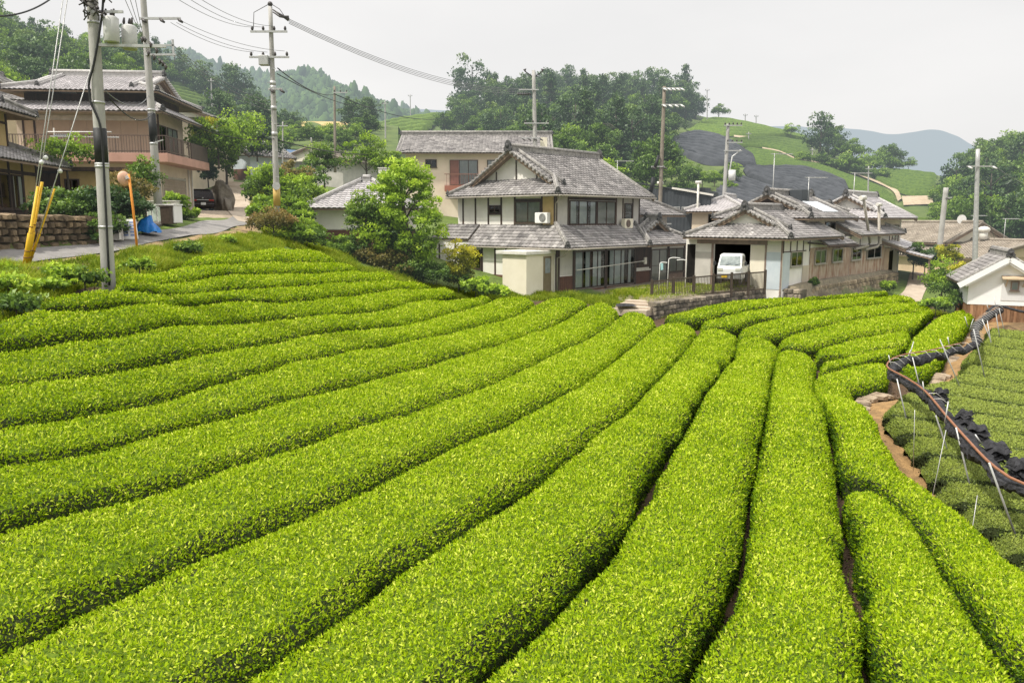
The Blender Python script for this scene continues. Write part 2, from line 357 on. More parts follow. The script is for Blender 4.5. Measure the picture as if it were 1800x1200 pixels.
APR = np.array([at(u, v, Y)[:2] for u, v, Y in ((285,398,39),(345,386,44),(420,378,50),(405,350,64),(360,352,66),(322,362,58),(318,372,50))]); setc(inpoly(X, Yg, APR), (.42, .34, .26))
m_ground = mat('ground_soil_grass', (.55, .55, .55), (1.15, 1.12, 1.05), scale=2.6, rough=.95, bump=.8, bscale=14, attr_col='zone', haze=True, detail=9)
gi = np.arange(X.size).reshape(X.shape); gf = np.stack([gi[:-1, :-1], gi[:-1, 1:], gi[1:, 1:], gi[1:, :-1]], -1).reshape(-1, 4)
Z[inr] -= .03
g = mesh_np('ground', np.dstack([X, Yg, Z]).reshape(-1, 3), gf, [m_ground], attrs={'zone': colr.reshape(-1, 4)}, smooth=True); tag(g, kind='structure')
m_asph = mat('road_asphalt', (.19, .18, .17), (.27, .255, .24), scale=2.2, rough=.9, bump=.25, bscale=60, detail=8)
m_conc = mat('road_concrete', (.36, .29, .22), (.52, .44, .35), scale=.9, rough=.9, bump=.3, bscale=30, detail=8)
road_strip('road', RF, RN, m_asph, .03, .4)
road_strip('concrete_road', RF2, RN2, m_conc, .036, .4)
# ------------------------------------------------------------------ tea hedges
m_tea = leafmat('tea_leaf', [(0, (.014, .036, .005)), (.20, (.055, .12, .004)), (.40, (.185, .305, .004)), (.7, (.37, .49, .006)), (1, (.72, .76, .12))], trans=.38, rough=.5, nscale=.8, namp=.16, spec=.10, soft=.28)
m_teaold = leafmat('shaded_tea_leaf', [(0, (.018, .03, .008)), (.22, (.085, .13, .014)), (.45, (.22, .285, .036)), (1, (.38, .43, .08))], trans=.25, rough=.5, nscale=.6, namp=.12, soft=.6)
m_teacore = mat('tea_core_shade', (.012, .02, .004), (.03, .04, .01), scale=9, rough=.95)  # near-black core paints the shade inside the hedge and along its seams
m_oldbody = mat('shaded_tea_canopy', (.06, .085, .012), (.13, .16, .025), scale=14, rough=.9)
m_teabody = mat('tea_canopy', (.05, .09, .004), (.12, .18, .008), scale=14, rough=.9)
def leaves_on(Pts, Nrm, L, tint, rng, flat=.8, W=.42):
    """one folded leaf quad per point"""
    n = len(Pts)
    r = rng.normal(size=(n, 3)); ax = Nrm * .55 + r * flat * .62; ax /= np.linalg.norm(ax, axis=1)[:, None] + 1e-9
    f = Nrm + rng.normal(size=(n, 3)) * .55; f -= ax * (f * ax).sum(1)[:, None]; f /= np.linalg.norm(f, axis=1)[:, None] + 1e-9
    sd = np.cross(ax, f); L = L[:, None]
    b = Pts - ax * L * .35; t = Pts + ax * L * .65; mid = Pts + f * L * .04
    V = np.stack([b, mid + sd * L * W / 2, t, mid - sd * L * W / 2], 1).reshape(-1, 3)
    return V, np.arange(4 * n).reshape(-1, 4), np.repeat(tint, 4)
tea_widths = []
def tea_row(up, lo, label, fn, off, name='tea_hedge', group='clipped tea hedges of the near field', h=TEA, gap=.03, pw=4.2, ex=.52, raise_=.28, side=.35, gl=0., gr=0., mt=None, dens=1.0, step=.22, world=False, endr=.55, sizek=1.0, wob=1.0, seed=0, tvar=.175, tlo=.10, tw=.5):
    rng = np.random.default_rng(1000 + seed); mt = mt or m_tea
    A = np.asarray(up, float) if world else hits(up, off, Hup); B = np.asarray(lo, float) if world else hits(lo, off, Hup)
    LA = np.linalg.norm(np.diff(A[:, :2], axis=0), axis=1).sum(); n = max(6, int(LA / step))
    A, B = resample(A, n)[:, :2], resample(B, n)[:, :2]
    Lc = np.r_[0, np.cumsum(np.linalg.norm(np.diff((A + B) / 2, axis=0), axis=1))]
    wv = np.linalg.norm(B - A, axis=1); tea_widths.append((label, round(float(np.median(wv)), 2), round(float(Lc[-1]), 1)))
    e = np.minimum(Lc, Lc[-1] - Lc); tap = np.sqrt(np.clip(1 - (1 - np.clip(e / endr, 0, 1)) ** 2, 0, 1))   # rounded ends
    wn = lambda k, s: np.interp(Lc, np.arange(0, Lc[-1] + 4, s), rng.normal(size=len(np.arange(0, Lc[-1] + 4, s)))) * k
    M = 17; ph = np.linspace(0, np.pi, M); cx = np.cos(ph); xx = np.sign(cx) * np.abs(cx) ** .66           # across, +1..-1
    hh = np.clip(1 - np.abs(xx) ** pw, 0, 1) ** ex
    ia, ib = gap + gl + wn(.03 * wob + gl * .5, .9) + .02, gap + gr + wn(.03 * wob + gr * .5, .9) + .02
    s0 = np.clip(ia / np.maximum(wv, .3), .02, .3); s1 = 1 - np.clip(ib / np.maximum(wv, .3), .02, .3); mid = (s0 + s1) / 2; hw = (s1 - s0) / 2 * (.55 + .45 * tap)
    S = mid[:, None] - hw[:, None] * xx[None]
    P = A[:, None, :] * (1 - S[..., None]) + B[:, None, :] * S[..., None]
    gz = fn(P[..., 0], P[..., 1]); hv = h * (1 + wn(.08 * wob, 1.3)) * (.45 + .55 * tap)
    Zt = gz + raise_ * (.3 + .7 * tap)[:, None] + hv[:, None] * hh[None] + rng.normal(size=P.shape[:2]) * .012
    V = np.dstack([P, Zt]); V[:, 0, 2] = gz[:, 0] - .03; V[:, -1, 2] = gz[:, -1] - .03
    gi = np.arange(n * M).reshape(n, M)
    q = np.stack([gi[:-1, :-1], gi[1:, :-1], gi[1:, 1:], gi[:-1, 1:]], -1).reshape(-1, 4)
    a, b, c, d = (V.reshape(-1, 3)[q[:, k]] for k in range(4))
    nr = np.cross(b - d, c - a); ar = np.linalg.norm(nr, axis=1) / 2 + 1e-9; nr = nr / (2 * ar[:, None]); flip = nr[:, 2] < -.2; nr[flip] *= -1
    cen = (a + b + c + d) / 4; dist = np.linalg.norm(cen, axis=1)
    fm = (2 * mid - 1)  # noqa
    L0 = (.033 + .0018 * dist) * sizek
    den = dens * 2.0 / (.42 * L0 ** 2); vis = (cen[:, 1] > 4.6) & (np.abs(cen[:, 0]) < cen[:, 1] * .72 + 4.0); den = np.where(vis, den, 0)
    cnt = rng.poisson(den * ar); idx = np.repeat(np.arange(len(q)), cnt)
    u, v = rng.random(len(idx)), rng.random(len(idx))
    uu, vv = u[:, None], v[:, None]
    pts = (a[idx] * (1 - uu) + b[idx] * uu) * (1 - vv) + (d[idx] * (1 - uu) + c[idx] * uu) * vv
    N_ = nr[idx]; L = L0[idx] * rng.uniform(.7, 1.3, len(idx))
    pts = pts + N_ * (rng.random(len(idx)) ** 1.5 * .07 - .025)[:, None]
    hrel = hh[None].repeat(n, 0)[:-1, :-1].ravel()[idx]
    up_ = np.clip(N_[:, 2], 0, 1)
    tint = .17 + .42 * np.clip((hrel - tlo) / tw, 0, 1) * (side + (1 - side) * up_) - (.35 - side) * .4 * (1 - up_) + rng.normal(size=len(idx)) * tvar  # side and low leaves darker: older growth plus painted seam shade
    tint = np.where(rng.random(len(idx)) < .05, tint + .3, tint)
    Vl, Fl, Tl = leaves_on(pts, N_ * .8 + np.array([0, 0, .35]), L, np.clip(tint, 0, 1), rng)
    base = V.reshape(-1, 3) - np.array([0, 0, .04]); nb = len(base)
    Vall = np.vstack([base, Vl]); Fall = np.vstack([q, Fl + nb]); mi = np.r_[np.where((np.minimum(hh[:-1], hh[1:])[None].repeat(n - 1, 0).ravel() > .86), 2, 0), np.ones(len(Fl))]
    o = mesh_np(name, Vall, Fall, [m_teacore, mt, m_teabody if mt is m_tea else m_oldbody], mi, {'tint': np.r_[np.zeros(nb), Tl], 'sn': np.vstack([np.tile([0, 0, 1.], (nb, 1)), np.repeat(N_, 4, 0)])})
    tag(o, label, 'tea hedge', group); return len(Fl)
g1 = [(206,504),(352,498),(510,488.5),(640,483)]
g2 = [(192,518),(376,520),(490,512),(603,504),(700,500)]
g3 = [(59,550),(157,553),(274,543),(392,537),(509,537),(607,526),(700,514),(765,508)]
g4 = [(-110,626),(0,620),(78,612),(118,606),(235,596),(352,577),(470,569),(588,561),(667,552),(743,532),(808,519)]
g5 = [(-110,704),(0,690),(90,677),(196,663),(294,643),(392,624),(470,610),(548,594),(600,587),(710,577),(800,553),(867,530)]
g6 = [(-110,792),(0,768),(78,755),(196,733),(294,714),(352,692),(450,663),(509,643),(600,627),(667,615),(767,597),(850,573),(943,537)]
g7 = [(-110,860),(0,835),(98,821),(176,800),(274,776),(352,753),(450,729),(509,710),(600,688),(667,670),(767,643),(867,613),(933,590),(1000,560),(1040,537)]
g8 = [(-110,978),(0,943),(50,928),(133,907),(233,883),(333,857),(433,820),(500,800),(600,768),(700,740),(800,707),(883,673),(933,647),(1010,610),(1093,555)]
g9 = [(-110,1212),(0,1157),(67,1130),(117,1093),(200,1063),(283,1017),(350,987),(433,957),(500,930),(600,887),(717,830),(800,790),(883,757),(967,710),(1033,673),(1100,620),(1153,577)]
g10 = [(250,1310),(433,1200),(517,1150),(567,1117),(640,1063),(683,1020),(750,980),(817,940),(883,893),(933,860),(1010,800),(1067,753),(1120,710),(1183,643),(1227,588)]
g11 = [(760,1300),(850,1197),(900,1150),(983,1080),(1017,1040),(1067,993),(1100,933),(1133,887),(1160,830),(1200,767),(1227,720),(1267,657),(1290,633),(1300,597)]
g12 = [(1150,1320),(1207,1200),(1260,1100),(1290,1027),(1303,967),(1317,883),(1333,810),(1340,767),(1350,713),(1357,660),(1373,620)]
g13 = [(1545,1330),(1533,1200),(1527,1133),(1510,1067),(1490,993),(1483,943),(1472,883),(1468,817),(1460,767),(1450,727),(1432,690),(1437,648)]
ROWS = [
 ([(335,466),(420,450),(500,441),(565,447)], [(302,481),(392,474),(480,468),(600,468)], 'short weedy tea hedge at the very top of the field, just below the road verge'),
 ([(206,491),(302,481),(392,474),(480,468),(600,468)], g1, 'tea hedge that starts right beside the foot of the thick concrete pole'),
 ([(206,504),(352,498),(510,488.5),(640,483),(690,487)], g2, 'narrow tea hedge whose left tip touches the near side of the thick concrete pole'),
 ([(60,543),(192,519),(376,521),(490,512),(603,504),(720,499)], g3, 'low tea hedge with a free left tip in the grass below the thick concrete pole'),
 ([(-110,590),(0,572),(59,552),(157,553),(274,543),(392,537),(509,537),(607,526),(700,514),(775,507)], g4, 'uppermost tea hedge reaching the left edge of the photo, its near side dark'),
 ([*g4[:-1],(850,523)], g5, 'second tea hedge down that leaves through the left edge of the photo'),
 ([*g5,(925,524)], g6, 'third tea hedge down at the left edge, ending below the weeds by the porch'),
 ([*g6,(1000,527)], g7, 'fourth tea hedge down at the left edge, ending in front of the white porch'),
 ([*g7,(1060,532)], g8, 'fifth tea hedge down at the left edge, ending short of the concrete steps'),
 ([*g8,(1150,560)], g9, 'broad tea hedge whose near end fills the lower left corner of the photo'),
 ([(-110,1235),*g9[1:],(1215,572)], g10, 'tea hedge with a notched side, sweeping up from the bottom edge left of centre'),
 ([*g10,(1275,583)], g11, 'broad tea hedge in the bottom centre, bare soil showing along its right side'),
 ([*g11,(1355,600)], g12, 'straight tea hedge right of bottom centre between two dark furrows'),
 ([*g12,(1425,625)], g13, 'straight tea hedge left of the bare brown furrow at bottom right'),
 ([(1424,672),(1450,727),(1460,767),(1468,817),(1482,848),(1530,864),(1580,908),(1620,953),(1650,999),(1696,1066),(1738,1128),(1795,1212),(1870,1320)], [(1503,692),(1500,705),(1543,750),(1563,793),(1583,828),(1602,849),(1650,888),(1717,937),(1800,1018),(1880,1090),(2000,1200)], 'long tea hedge following the stony field edge down to the bottom right corner'),
 ([(1479,874),(1483,943),(1490,993),(1510,1067),(1527,1133),(1533,1200),(1545,1330)], [(1528,868),(1580,907),(1620,954),(1650,1001),(1693,1072),(1733,1132),(1790,1215),(1850,1330)], 'tea hedge right of the bare brown furrow, with a pale ragged tip'),
 ([(1158,562),(1235,544),(1340,531),(1440,529),(1480,523),(1560,518)], [(1217,570),(1300,555),(1367,543),(1433,533),(1500,527),(1563,522)], 'farthest tea hedge, running along the foot of the low stone wall under the fence'),
 ([(1226,574),(1300,556),(1367,544),(1433,534),(1500,528),(1590,523)], [(1240,582),(1287,583),(1333,570),(1400,560),(1500,543),(1615,533)], 'second tea hedge from the low stone wall in the far right block'),
 ([(1294,590),(1333,572),(1400,561),(1500,544),(1615,534)], [(1300,598),(1347,601),(1400,590),(1467,573),(1567,557),(1640,548)], 'third tea hedge from the low stone wall in the far right block'),
 ([(1366,607),(1400,591),(1467,574),(1567,558),(1645,549)], [(1372,614),(1420,618),(1467,608),(1533,594),(1600,584),(1622,566)], 'fourth tea hedge from the low stone wall in the far right block'),
 ([(1432,627),(1470,609),(1533,595),(1597,586)], [(1435,634),(1493,634),(1550,621),(1590,614),(1600,600)], 'short stubby tea hedge in the far right block, left of the curved one'),
 ([(1440,647),(1493,636),(1550,623),(1585,618)], [(1443,662),(1480,653),(1530,641),(1575,631)], 'shortest tea hedge, tucked behind the bend of the rolled black netting'),
 ([(1426,673),(1460,662),(1500,648),(1562,640)], [(1436,692),(1500,693),(1540,686),(1560,680)], 'tea hedge stub ending at the stones behind the nearest bend of the netting'),
 ([(1692,549),(1650,561),(1625,578),(1602,598),(1592,622),(1575,645)], [(1716,556),(1702,572),(1690,592),(1667,615),(1650,648),(1622,668)], 'curved tea hedge sweeping down from the white storehouse along the netting'),
]
nl = 0
GLR = {10: (.0, .04), 11: (.0, .11), 12: (.0, .05), 13: (.02, .03), 14: (.03, .0), 15: (.13, .0), 9: (.0, .03), 8: (0, .04)}
for i, (u, l, lab) in enumerate(ROWS):
    far = i >= 16
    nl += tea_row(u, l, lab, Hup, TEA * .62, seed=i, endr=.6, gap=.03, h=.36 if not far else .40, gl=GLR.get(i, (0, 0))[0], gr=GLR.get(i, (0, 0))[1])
# lower terrace: flat clipped rows, paler olive
LOWG = [(1735,575,1800,583),(1729,588,1800,598),(1719,604,1800,617),(1696,620,1800,634),(1688,637,1800,655),(1684,656,1800,674),(1655,668,1800,692),(1600,683,1800,714),(1566,702,1800,740),(1547,727,1800,766),(1583,760,1800,792),(1612,796,1800,820),(1640,838,1800,862),(1667,882,1800,902),(1722,926,1800,940),(1762,972,1850,985),(1812,1028,1900,1036)]
LW_ = []
for u0, v0, u1, v1 in LOWG:
    a = hit(u0, v0, .5, Hlow); b = hit(u1, v1, .5, Hlow); d = (b - a); d /= np.linalg.norm(d[:2]); LW_.append((a, a + d * (11 if v0 > 700 else 16)))
nth = ['farthest', 'second farthest', 'third farthest', 'fourth farthest', 'fifth farthest', 'sixth farthest', 'seventh farthest', 'eighth farthest', 'eighth nearest', 'seventh nearest', 'sixth nearest', 'fifth nearest', 'fourth nearest', 'third nearest', 'second nearest', 'nearest']
for i in range(len(LW_) - 1):
    (a, b), (c, d) = LW_[i], LW_[i + 1]
    st = max(a[0], c[0] - .2) if False else None
    t = np.linspace(0, 1, 8)[:, None]
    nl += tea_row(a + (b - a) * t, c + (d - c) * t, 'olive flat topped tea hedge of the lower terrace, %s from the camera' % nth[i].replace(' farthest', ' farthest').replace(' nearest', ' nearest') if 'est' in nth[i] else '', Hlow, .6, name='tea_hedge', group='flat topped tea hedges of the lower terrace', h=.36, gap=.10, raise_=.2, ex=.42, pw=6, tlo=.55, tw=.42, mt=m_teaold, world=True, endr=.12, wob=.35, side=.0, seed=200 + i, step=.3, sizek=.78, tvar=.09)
print('tea leaves', nl)
for w_ in tea_widths: print('ROW', w_)
# ------------------------------------------------------------------ building kit
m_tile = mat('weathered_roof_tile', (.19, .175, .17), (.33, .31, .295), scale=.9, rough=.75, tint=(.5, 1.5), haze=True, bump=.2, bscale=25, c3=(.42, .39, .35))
m_tile_l = mat('pale_roof_tile', (.40, .375, .375), (.52, .49, .49), scale=.8, rough=.6, tint=(.6, 1.3), haze=True, bump=.15, bscale=25)
m_tile_b = mat('brown_roof_tile', (.24, .20, .155), (.36, .31, .25), scale=.8, rough=.8, tint=(.6, 1.3), haze=True)
m_ridge = mat('ridge_tile', (.15, .14, .13), (.38, .36, .33), scale=5, rough=.8, bump=.4, haze=True)
m_ridge_l = mat('pale_ridge_tile', (.36, .34, .33), (.5, .48, .46), scale=5, rough=.7, bump=.3, haze=True)
m_ornament = mat('ridge_end_tile', (.035, .035, .036), (.10, .095, .09), scale=9, rough=.7, bump=.4, haze=True)
m_plaster = mat('white_plaster', (.70, .67, .61), (.84, .81, .75), scale=.8, rough=.9, bump=.1, haze=True, detail=8)
m_cream = mat('cream_panel', (.70, .64, .50), (.80, .74, .60), scale=.6, rough=.8, haze=True)
m_dim = mat('grey_plaster', (.42, .40, .37), (.54, .51, .47), scale=1.2, rough=.9, bump=.1, haze=True)
m_ochre = mat('ochre_plaster', (.46, .33, .14), (.56, .41, .19), scale=2, rough=.9, haze=True)
m_tan = mat('tan_stucco', (.50, .38, .25), (.62, .48, .33), scale=1, rough=.9, bump=.1, haze=True)
m_beige = mat('beige_stucco', (.54, .45, .34), (.66, .56, .43), scale=.8, rough=.9, bump=.1, haze=True)
m_pink = mat('pink_slab', (.42, .24, .18), (.52, .30, .23), scale=1.2, rough=.85, bump=.1, haze=True)
m_wood = mat('dark_timber', (.030, .018, .012), (.085, .048, .03), scale=4, rough=.75, stretch=(1, 1, .25), haze=True)
m_dado = mat('red_brown_boards', (.085, .035, .02), (.17, .075, .04), scale=6, rough=.75, stretch=(3, 3, .3), haze=True)
m_wood_l = mat('brown_beam', (.20, .14, .11), (.30, .22, .17), scale=3, rough=.8, haze=True)
m_eave = mat('eave_wood', (.16, .11, .075), (.26, .19, .13), scale=3, rough=.8, haze=True)
m_gutter = mat('gutter', (.30, .27, .22), (.40, .36, .30), scale=3, rough=.5, haze=True)
m_dark = mat('dark_interior', (.006, .006, .006), (.016, .014, .012), scale=2, rough=.95)  # near-black paint for the unlit inside of windows, doorways and garage
m_curtain = mat('curtain', (.58, .59, .57), (.72, .72, .69), scale=2, rough=.9, haze=True)
m_shoji = mat('grey_blind', (.44, .42, .38), (.55, .52, .47), scale=1.5, rough=.9, haze=True)
m_brown_al = mat('bronze_aluminium', (.06, .042, .03), (.10, .07, .05), scale=8, rough=.45, metal=.3, haze=True)
m_white_p = mat('white_paint', (.70, .69, .66), (.80, .79, .76), scale=1.5, rough=.5, haze=True)
m_offw = mat('weathered_white', (.55, .53, .47), (.74, .71, .65), scale=2.5, rough=.7, haze=True)
m_rust = mat('rusty_corrugated_sheet', (.54, .46, .35), (.24, .105, .05), scale=1.5, rough=.8, stretch=(2.2, 2.2, .5), haze=True, detail=8, bump=.2)
m_tansheet = mat('tan_corrugated_sheet', (.50, .43, .33), (.60, .52, .41), scale=1.1, rough=.8, stretch=(2, 2, .3), haze=True)
m_blue = mat('pale_blue_sheet', (.48, .54, .58), (.58, .63, .66), scale=1.2, rough=.6, haze=True)
m_black_sheet = mat('charcoal_sheet', (.030, .034, .038), (.05, .056, .062), scale=1, rough=.6, haze=True)
m_brick = mat('red_brick', (.30, .10, .05), (.40, .15, .08), scale=6, rough=.85, haze=True)
m_metal = mat('galvanised_steel', (.38, .38, .37), (.52, .52, .50), scale=6, rough=.45, metal=.4, haze=True)
m_concrete = mat('pole_concrete', (.30, .29, .27), (.46, .445, .42), scale=2.5, rough=.9, bump=.25, stretch=(1, 1, .35), haze=True, detail=9)
m_stone = mat('stone_masonry', (.10, .085, .065), (.30, .25, .19), scale=2.2, rough=.95, bump=.6, tint=(.5, 1.5), haze=True, detail=8)
m_stone_t = mat('tan_stone', (.22, .165, .10), (.44, .35, .23), scale=1.7, rough=.95, bump=.6, tint=(.55, 1.35), haze=True, detail=8)
m_glass = glassmat()
def frame_of(u, v, Y, deg, z=None):
    """(location, rz): local x points `deg` right of straight ahead, local y to its left"""
    p = at(u, v, Y)
    if z is not None: p[2] = z
    return p, math.radians(90 - deg)
class Fc:
    """a facade: a along u, z up, d outwards"""
    def __init__(s, o, u, n): s.o, s.u, s.n = np.array(o, float), np.array(u, float), np.array(n, float)
    def P(s, a, z, d=0.): q = s.o + s.u * a + s.n * d; return (q[0], q[1], q[2] + z)
    def box(s, mb, a0, a1, z0, z1, d0, d1, mi=0, tint=.5):
        q = [s.P(a0, z0, d0), s.P(a1, z0, d0), s.P(a1, z0, d1), s.P(a0, z0, d1), s.P(a0, z1, d0), s.P(a1, z1, d0), s.P(a1, z1, d1), s.P(a0, z1, d1)]
        cr = np.cross(s.u, s.n)[2]
        if cr < 0: q = [q[0], q[3], q[2], q[1], q[4], q[7], q[6], q[5]]
        mb.hexa(q, mi, tint)
def XF(x=0., y=0., z=0.): return Fc((x, y, z), (0, 1, 0), (-1, 0, 0))      # front face, a runs along +y
def YF(y=0., x=0., z=0.): return Fc((x, y, z), (1, 0, 0), (0, -1, 0))      # right face, a runs along +x
def panel(parent, name, fc, a0, a1, z0, z1, m, d0=.0, d1=.02, label=None):
    b = MB(); fc.box(b, a0, a1, z0, z1, d0, d1); return b.build(name, m, parent, label=label)
def posts(parent, fc, items, m=None, d=.035, name='timber', bev=0):
    o = None
    for a0, a1, z0, z1 in items:
        b = MB(); fc.box(b, a0, a1, z0, z1, .002, d + (.004 if a1 - a0 > z1 - z0 else 0)); o = b.build(name, m or m_wood, parent)
    return o
def window(parent, fc, a0, a1, z0, z1, cols=2, fm=None, curt='c', fw=.06, name='window', sill=True, bars=0, label=None, seed=0, gm=None):
    fm = fm or m_brown_al; r = random.Random(int(a0 * 977 + z0 * 131 + seed))
    b = MB()
    for q in ((a0, a1, z0, z0 + fw), (a0, a1, z1 - fw, z1), (a0, a0 + fw, z0 + fw, z1 - fw), (a1 - fw, a1, z0 + fw, z1 - fw)): fc.box(b, *q, .004, .085)
    cw = (a1 - a0 - 2 * fw) / cols
    for k in range(1, cols): fc.box(b, a0 + fw + k * cw - fw * .5, a0 + fw + k * cw + fw * .5, z0 + fw, z1 - fw, .03, .075)
    for k in range(bars):
        zz = z0 + (z1 - z0) * (k + 1) / (bars + 1); fc.box(b, a0 + fw, a1 - fw, zz - .012, zz + .012, .05, .07)
    if sill: fc.box(b, a0 - .05, a1 + .05, z0 - .045, z0 - .002, .004, .13)
    o = b.build(name, fm, parent, label=label)
    b = MB(); fc.box(b, a0 + fw, a1 - fw, z0 + fw, z1 - fw, .006, .012)
    b.build('backing', m_dark, o)
    b = MB()
    for k in range(cols):
        q = [fc.P(a0 + fw + k * cw + .02, z0 + fw, .055 - .012 * (k % 2)), fc.P(a0 + fw + (k + 1) * cw - .02, z0 + fw, .055 - .012 * (k % 2)), fc.P(a0 + fw + (k + 1) * cw - .02, z1 - fw, .055 - .012 * (k % 2)), fc.P(a0 + fw + k * cw + .02, z1 - fw, .055 - .012 * (k % 2))]
        b.add(q, [(0, 1, 2, 3) if np.cross(fc.u, (0, 0, 1)) @ fc.n > 0 else (3, 2, 1, 0)])
    b.build('pane', gm or m_glass, o)
    if curt:
        b = MB()
        for k in range(cols):
            lo, hi = a0 + fw + k * cw + .02, a0 + fw + (k + 1) * cw - .02
            if curt == 'c':
                e = r.choice([(0, .5), (.4, 1), (0, 1), (0, .7)])
                l2, h2 = lo + (hi - lo) * e[0], lo + (hi - lo) * e[1]
            elif curt == 'f': l2, h2 = lo, hi
            n = max(6, int((h2 - l2) / .05)); vs = []
            for i in range(n + 1):
                a = l2 + (h2 - l2) * i / n; dd = .024 + .008 * math.sin(i * 1.9 + r.random())
                vs += [fc.P(a, z0 + fw + .02, dd), fc.P(a, z1 - fw, dd)]
            b.add(vs, [(2 * i, 2 * i + 2, 2 * i + 3, 2 * i + 1) for i in range(n)])
        b.build('curtain', m_curtain if curt == 'c' else m_shoji, o)
    return o
def tile_slope(mb, o, e, s, S, fL, fR, pitch=.29, course=.27, amp=.05, rnd=None, base=.5, var=.30):
    o, e, s = (np.array(q, float) for q in (o, e, s)); e /= np.linalg.norm(e); s /= np.linalg.norm(s); n = np.cross(e, s)
    rnd = rnd or random.Random(5); nc = int(math.ceil(S / course)); prof = [0, .55, 1, .55, 0]
    for i in range(nc):
        t0, t1 = i * course, min(S, (i + 1) * course + .02)
        L0, R0, L1, R1 = fL(t0), fR(t0), fL(min(t1, S)), fR(min(t1, S))
        ja, jb = int(math.floor(min(L0, L1) / pitch)), int(math.ceil(max(R0, R1) / pitch))
        for j in range(ja, jb):
            xs_ = [j * pitch + pitch * k / 4 for k in range(5)]
            if xs_[4] <= min(L0, L1) or xs_[0] >= max(R0, R1): continue
            vs = []; b = len(mb.v); tn = min(1, max(0, base + rnd.gauss(0, var)))
            for k in range(5):
                x0 = min(max(xs_[k], L0), R0); x1 = min(max(xs_[k], L1), R1)
                p0 = o + e * x0 + s * t0; p1 = o + e * x1 + s * t1
                mb.v += [tuple(p0 + n * (amp * prof[k] + .012)), tuple(p0 + n * (amp * prof[k] + .05)), tuple(p1 + n * (amp * prof[k] + .012))]
                mb.t += [tn * .5, tn, tn]  # lower lip tinted darker, a painted shadow line under each course
            for k in range(4):
                q = b + 3 * k; mb.f += [[q, q + 3, q + 4, q + 1], [q + 1, q + 4, q + 5, q + 2]]; mb.m += [0, 0]; mb.sm += [False, True]
def ridge_bar(mb, p0, p1, w=.24, h=.22, cap=.10):
    p0, p1 = np.array(p0, float), np.array(p1, float)
    mb.bar(p0 + [0, 0, h / 2], p1 + [0, 0, h / 2], w, h)
    mb.bar(p0 + [0, 0, h + .015], p1 + [0, 0, h + .015], w * 1.35, .03)
    mb.tube([p0 + [0, 0, h + .05], p1 + [0, 0, h + .05]], cap, 8)
def onigawara(lst, p, d, k=1.0):
    """ridge-end tile: stepped shield with a boss, facing horizontal direction d"""
    mb = MB(); lst.append(mb); p = np.array(p, float); d = np.array([d[0], d[1], 0], float); d /= np.linalg.norm(d); r = np.array([-d[1], d[0], 0]); z = np.array([0, 0, 1.])
    prof = [(-.26, -.05), (-.30, .12), (-.20, .2), (-.2, .36), (-.1, .5), (0, .56), (.1, .5), (.2, .36), (.2, .2), (.30, .12), (.26, -.05)]
    mb.prism([tuple(p + r * a * k + z * b * k + d * .02) for a, b in prof], tuple(d * .12 * k))
    mb.ball(tuple(p + d * .14 * k + z * .24 * k), .13 * k, 0, 8, 5)
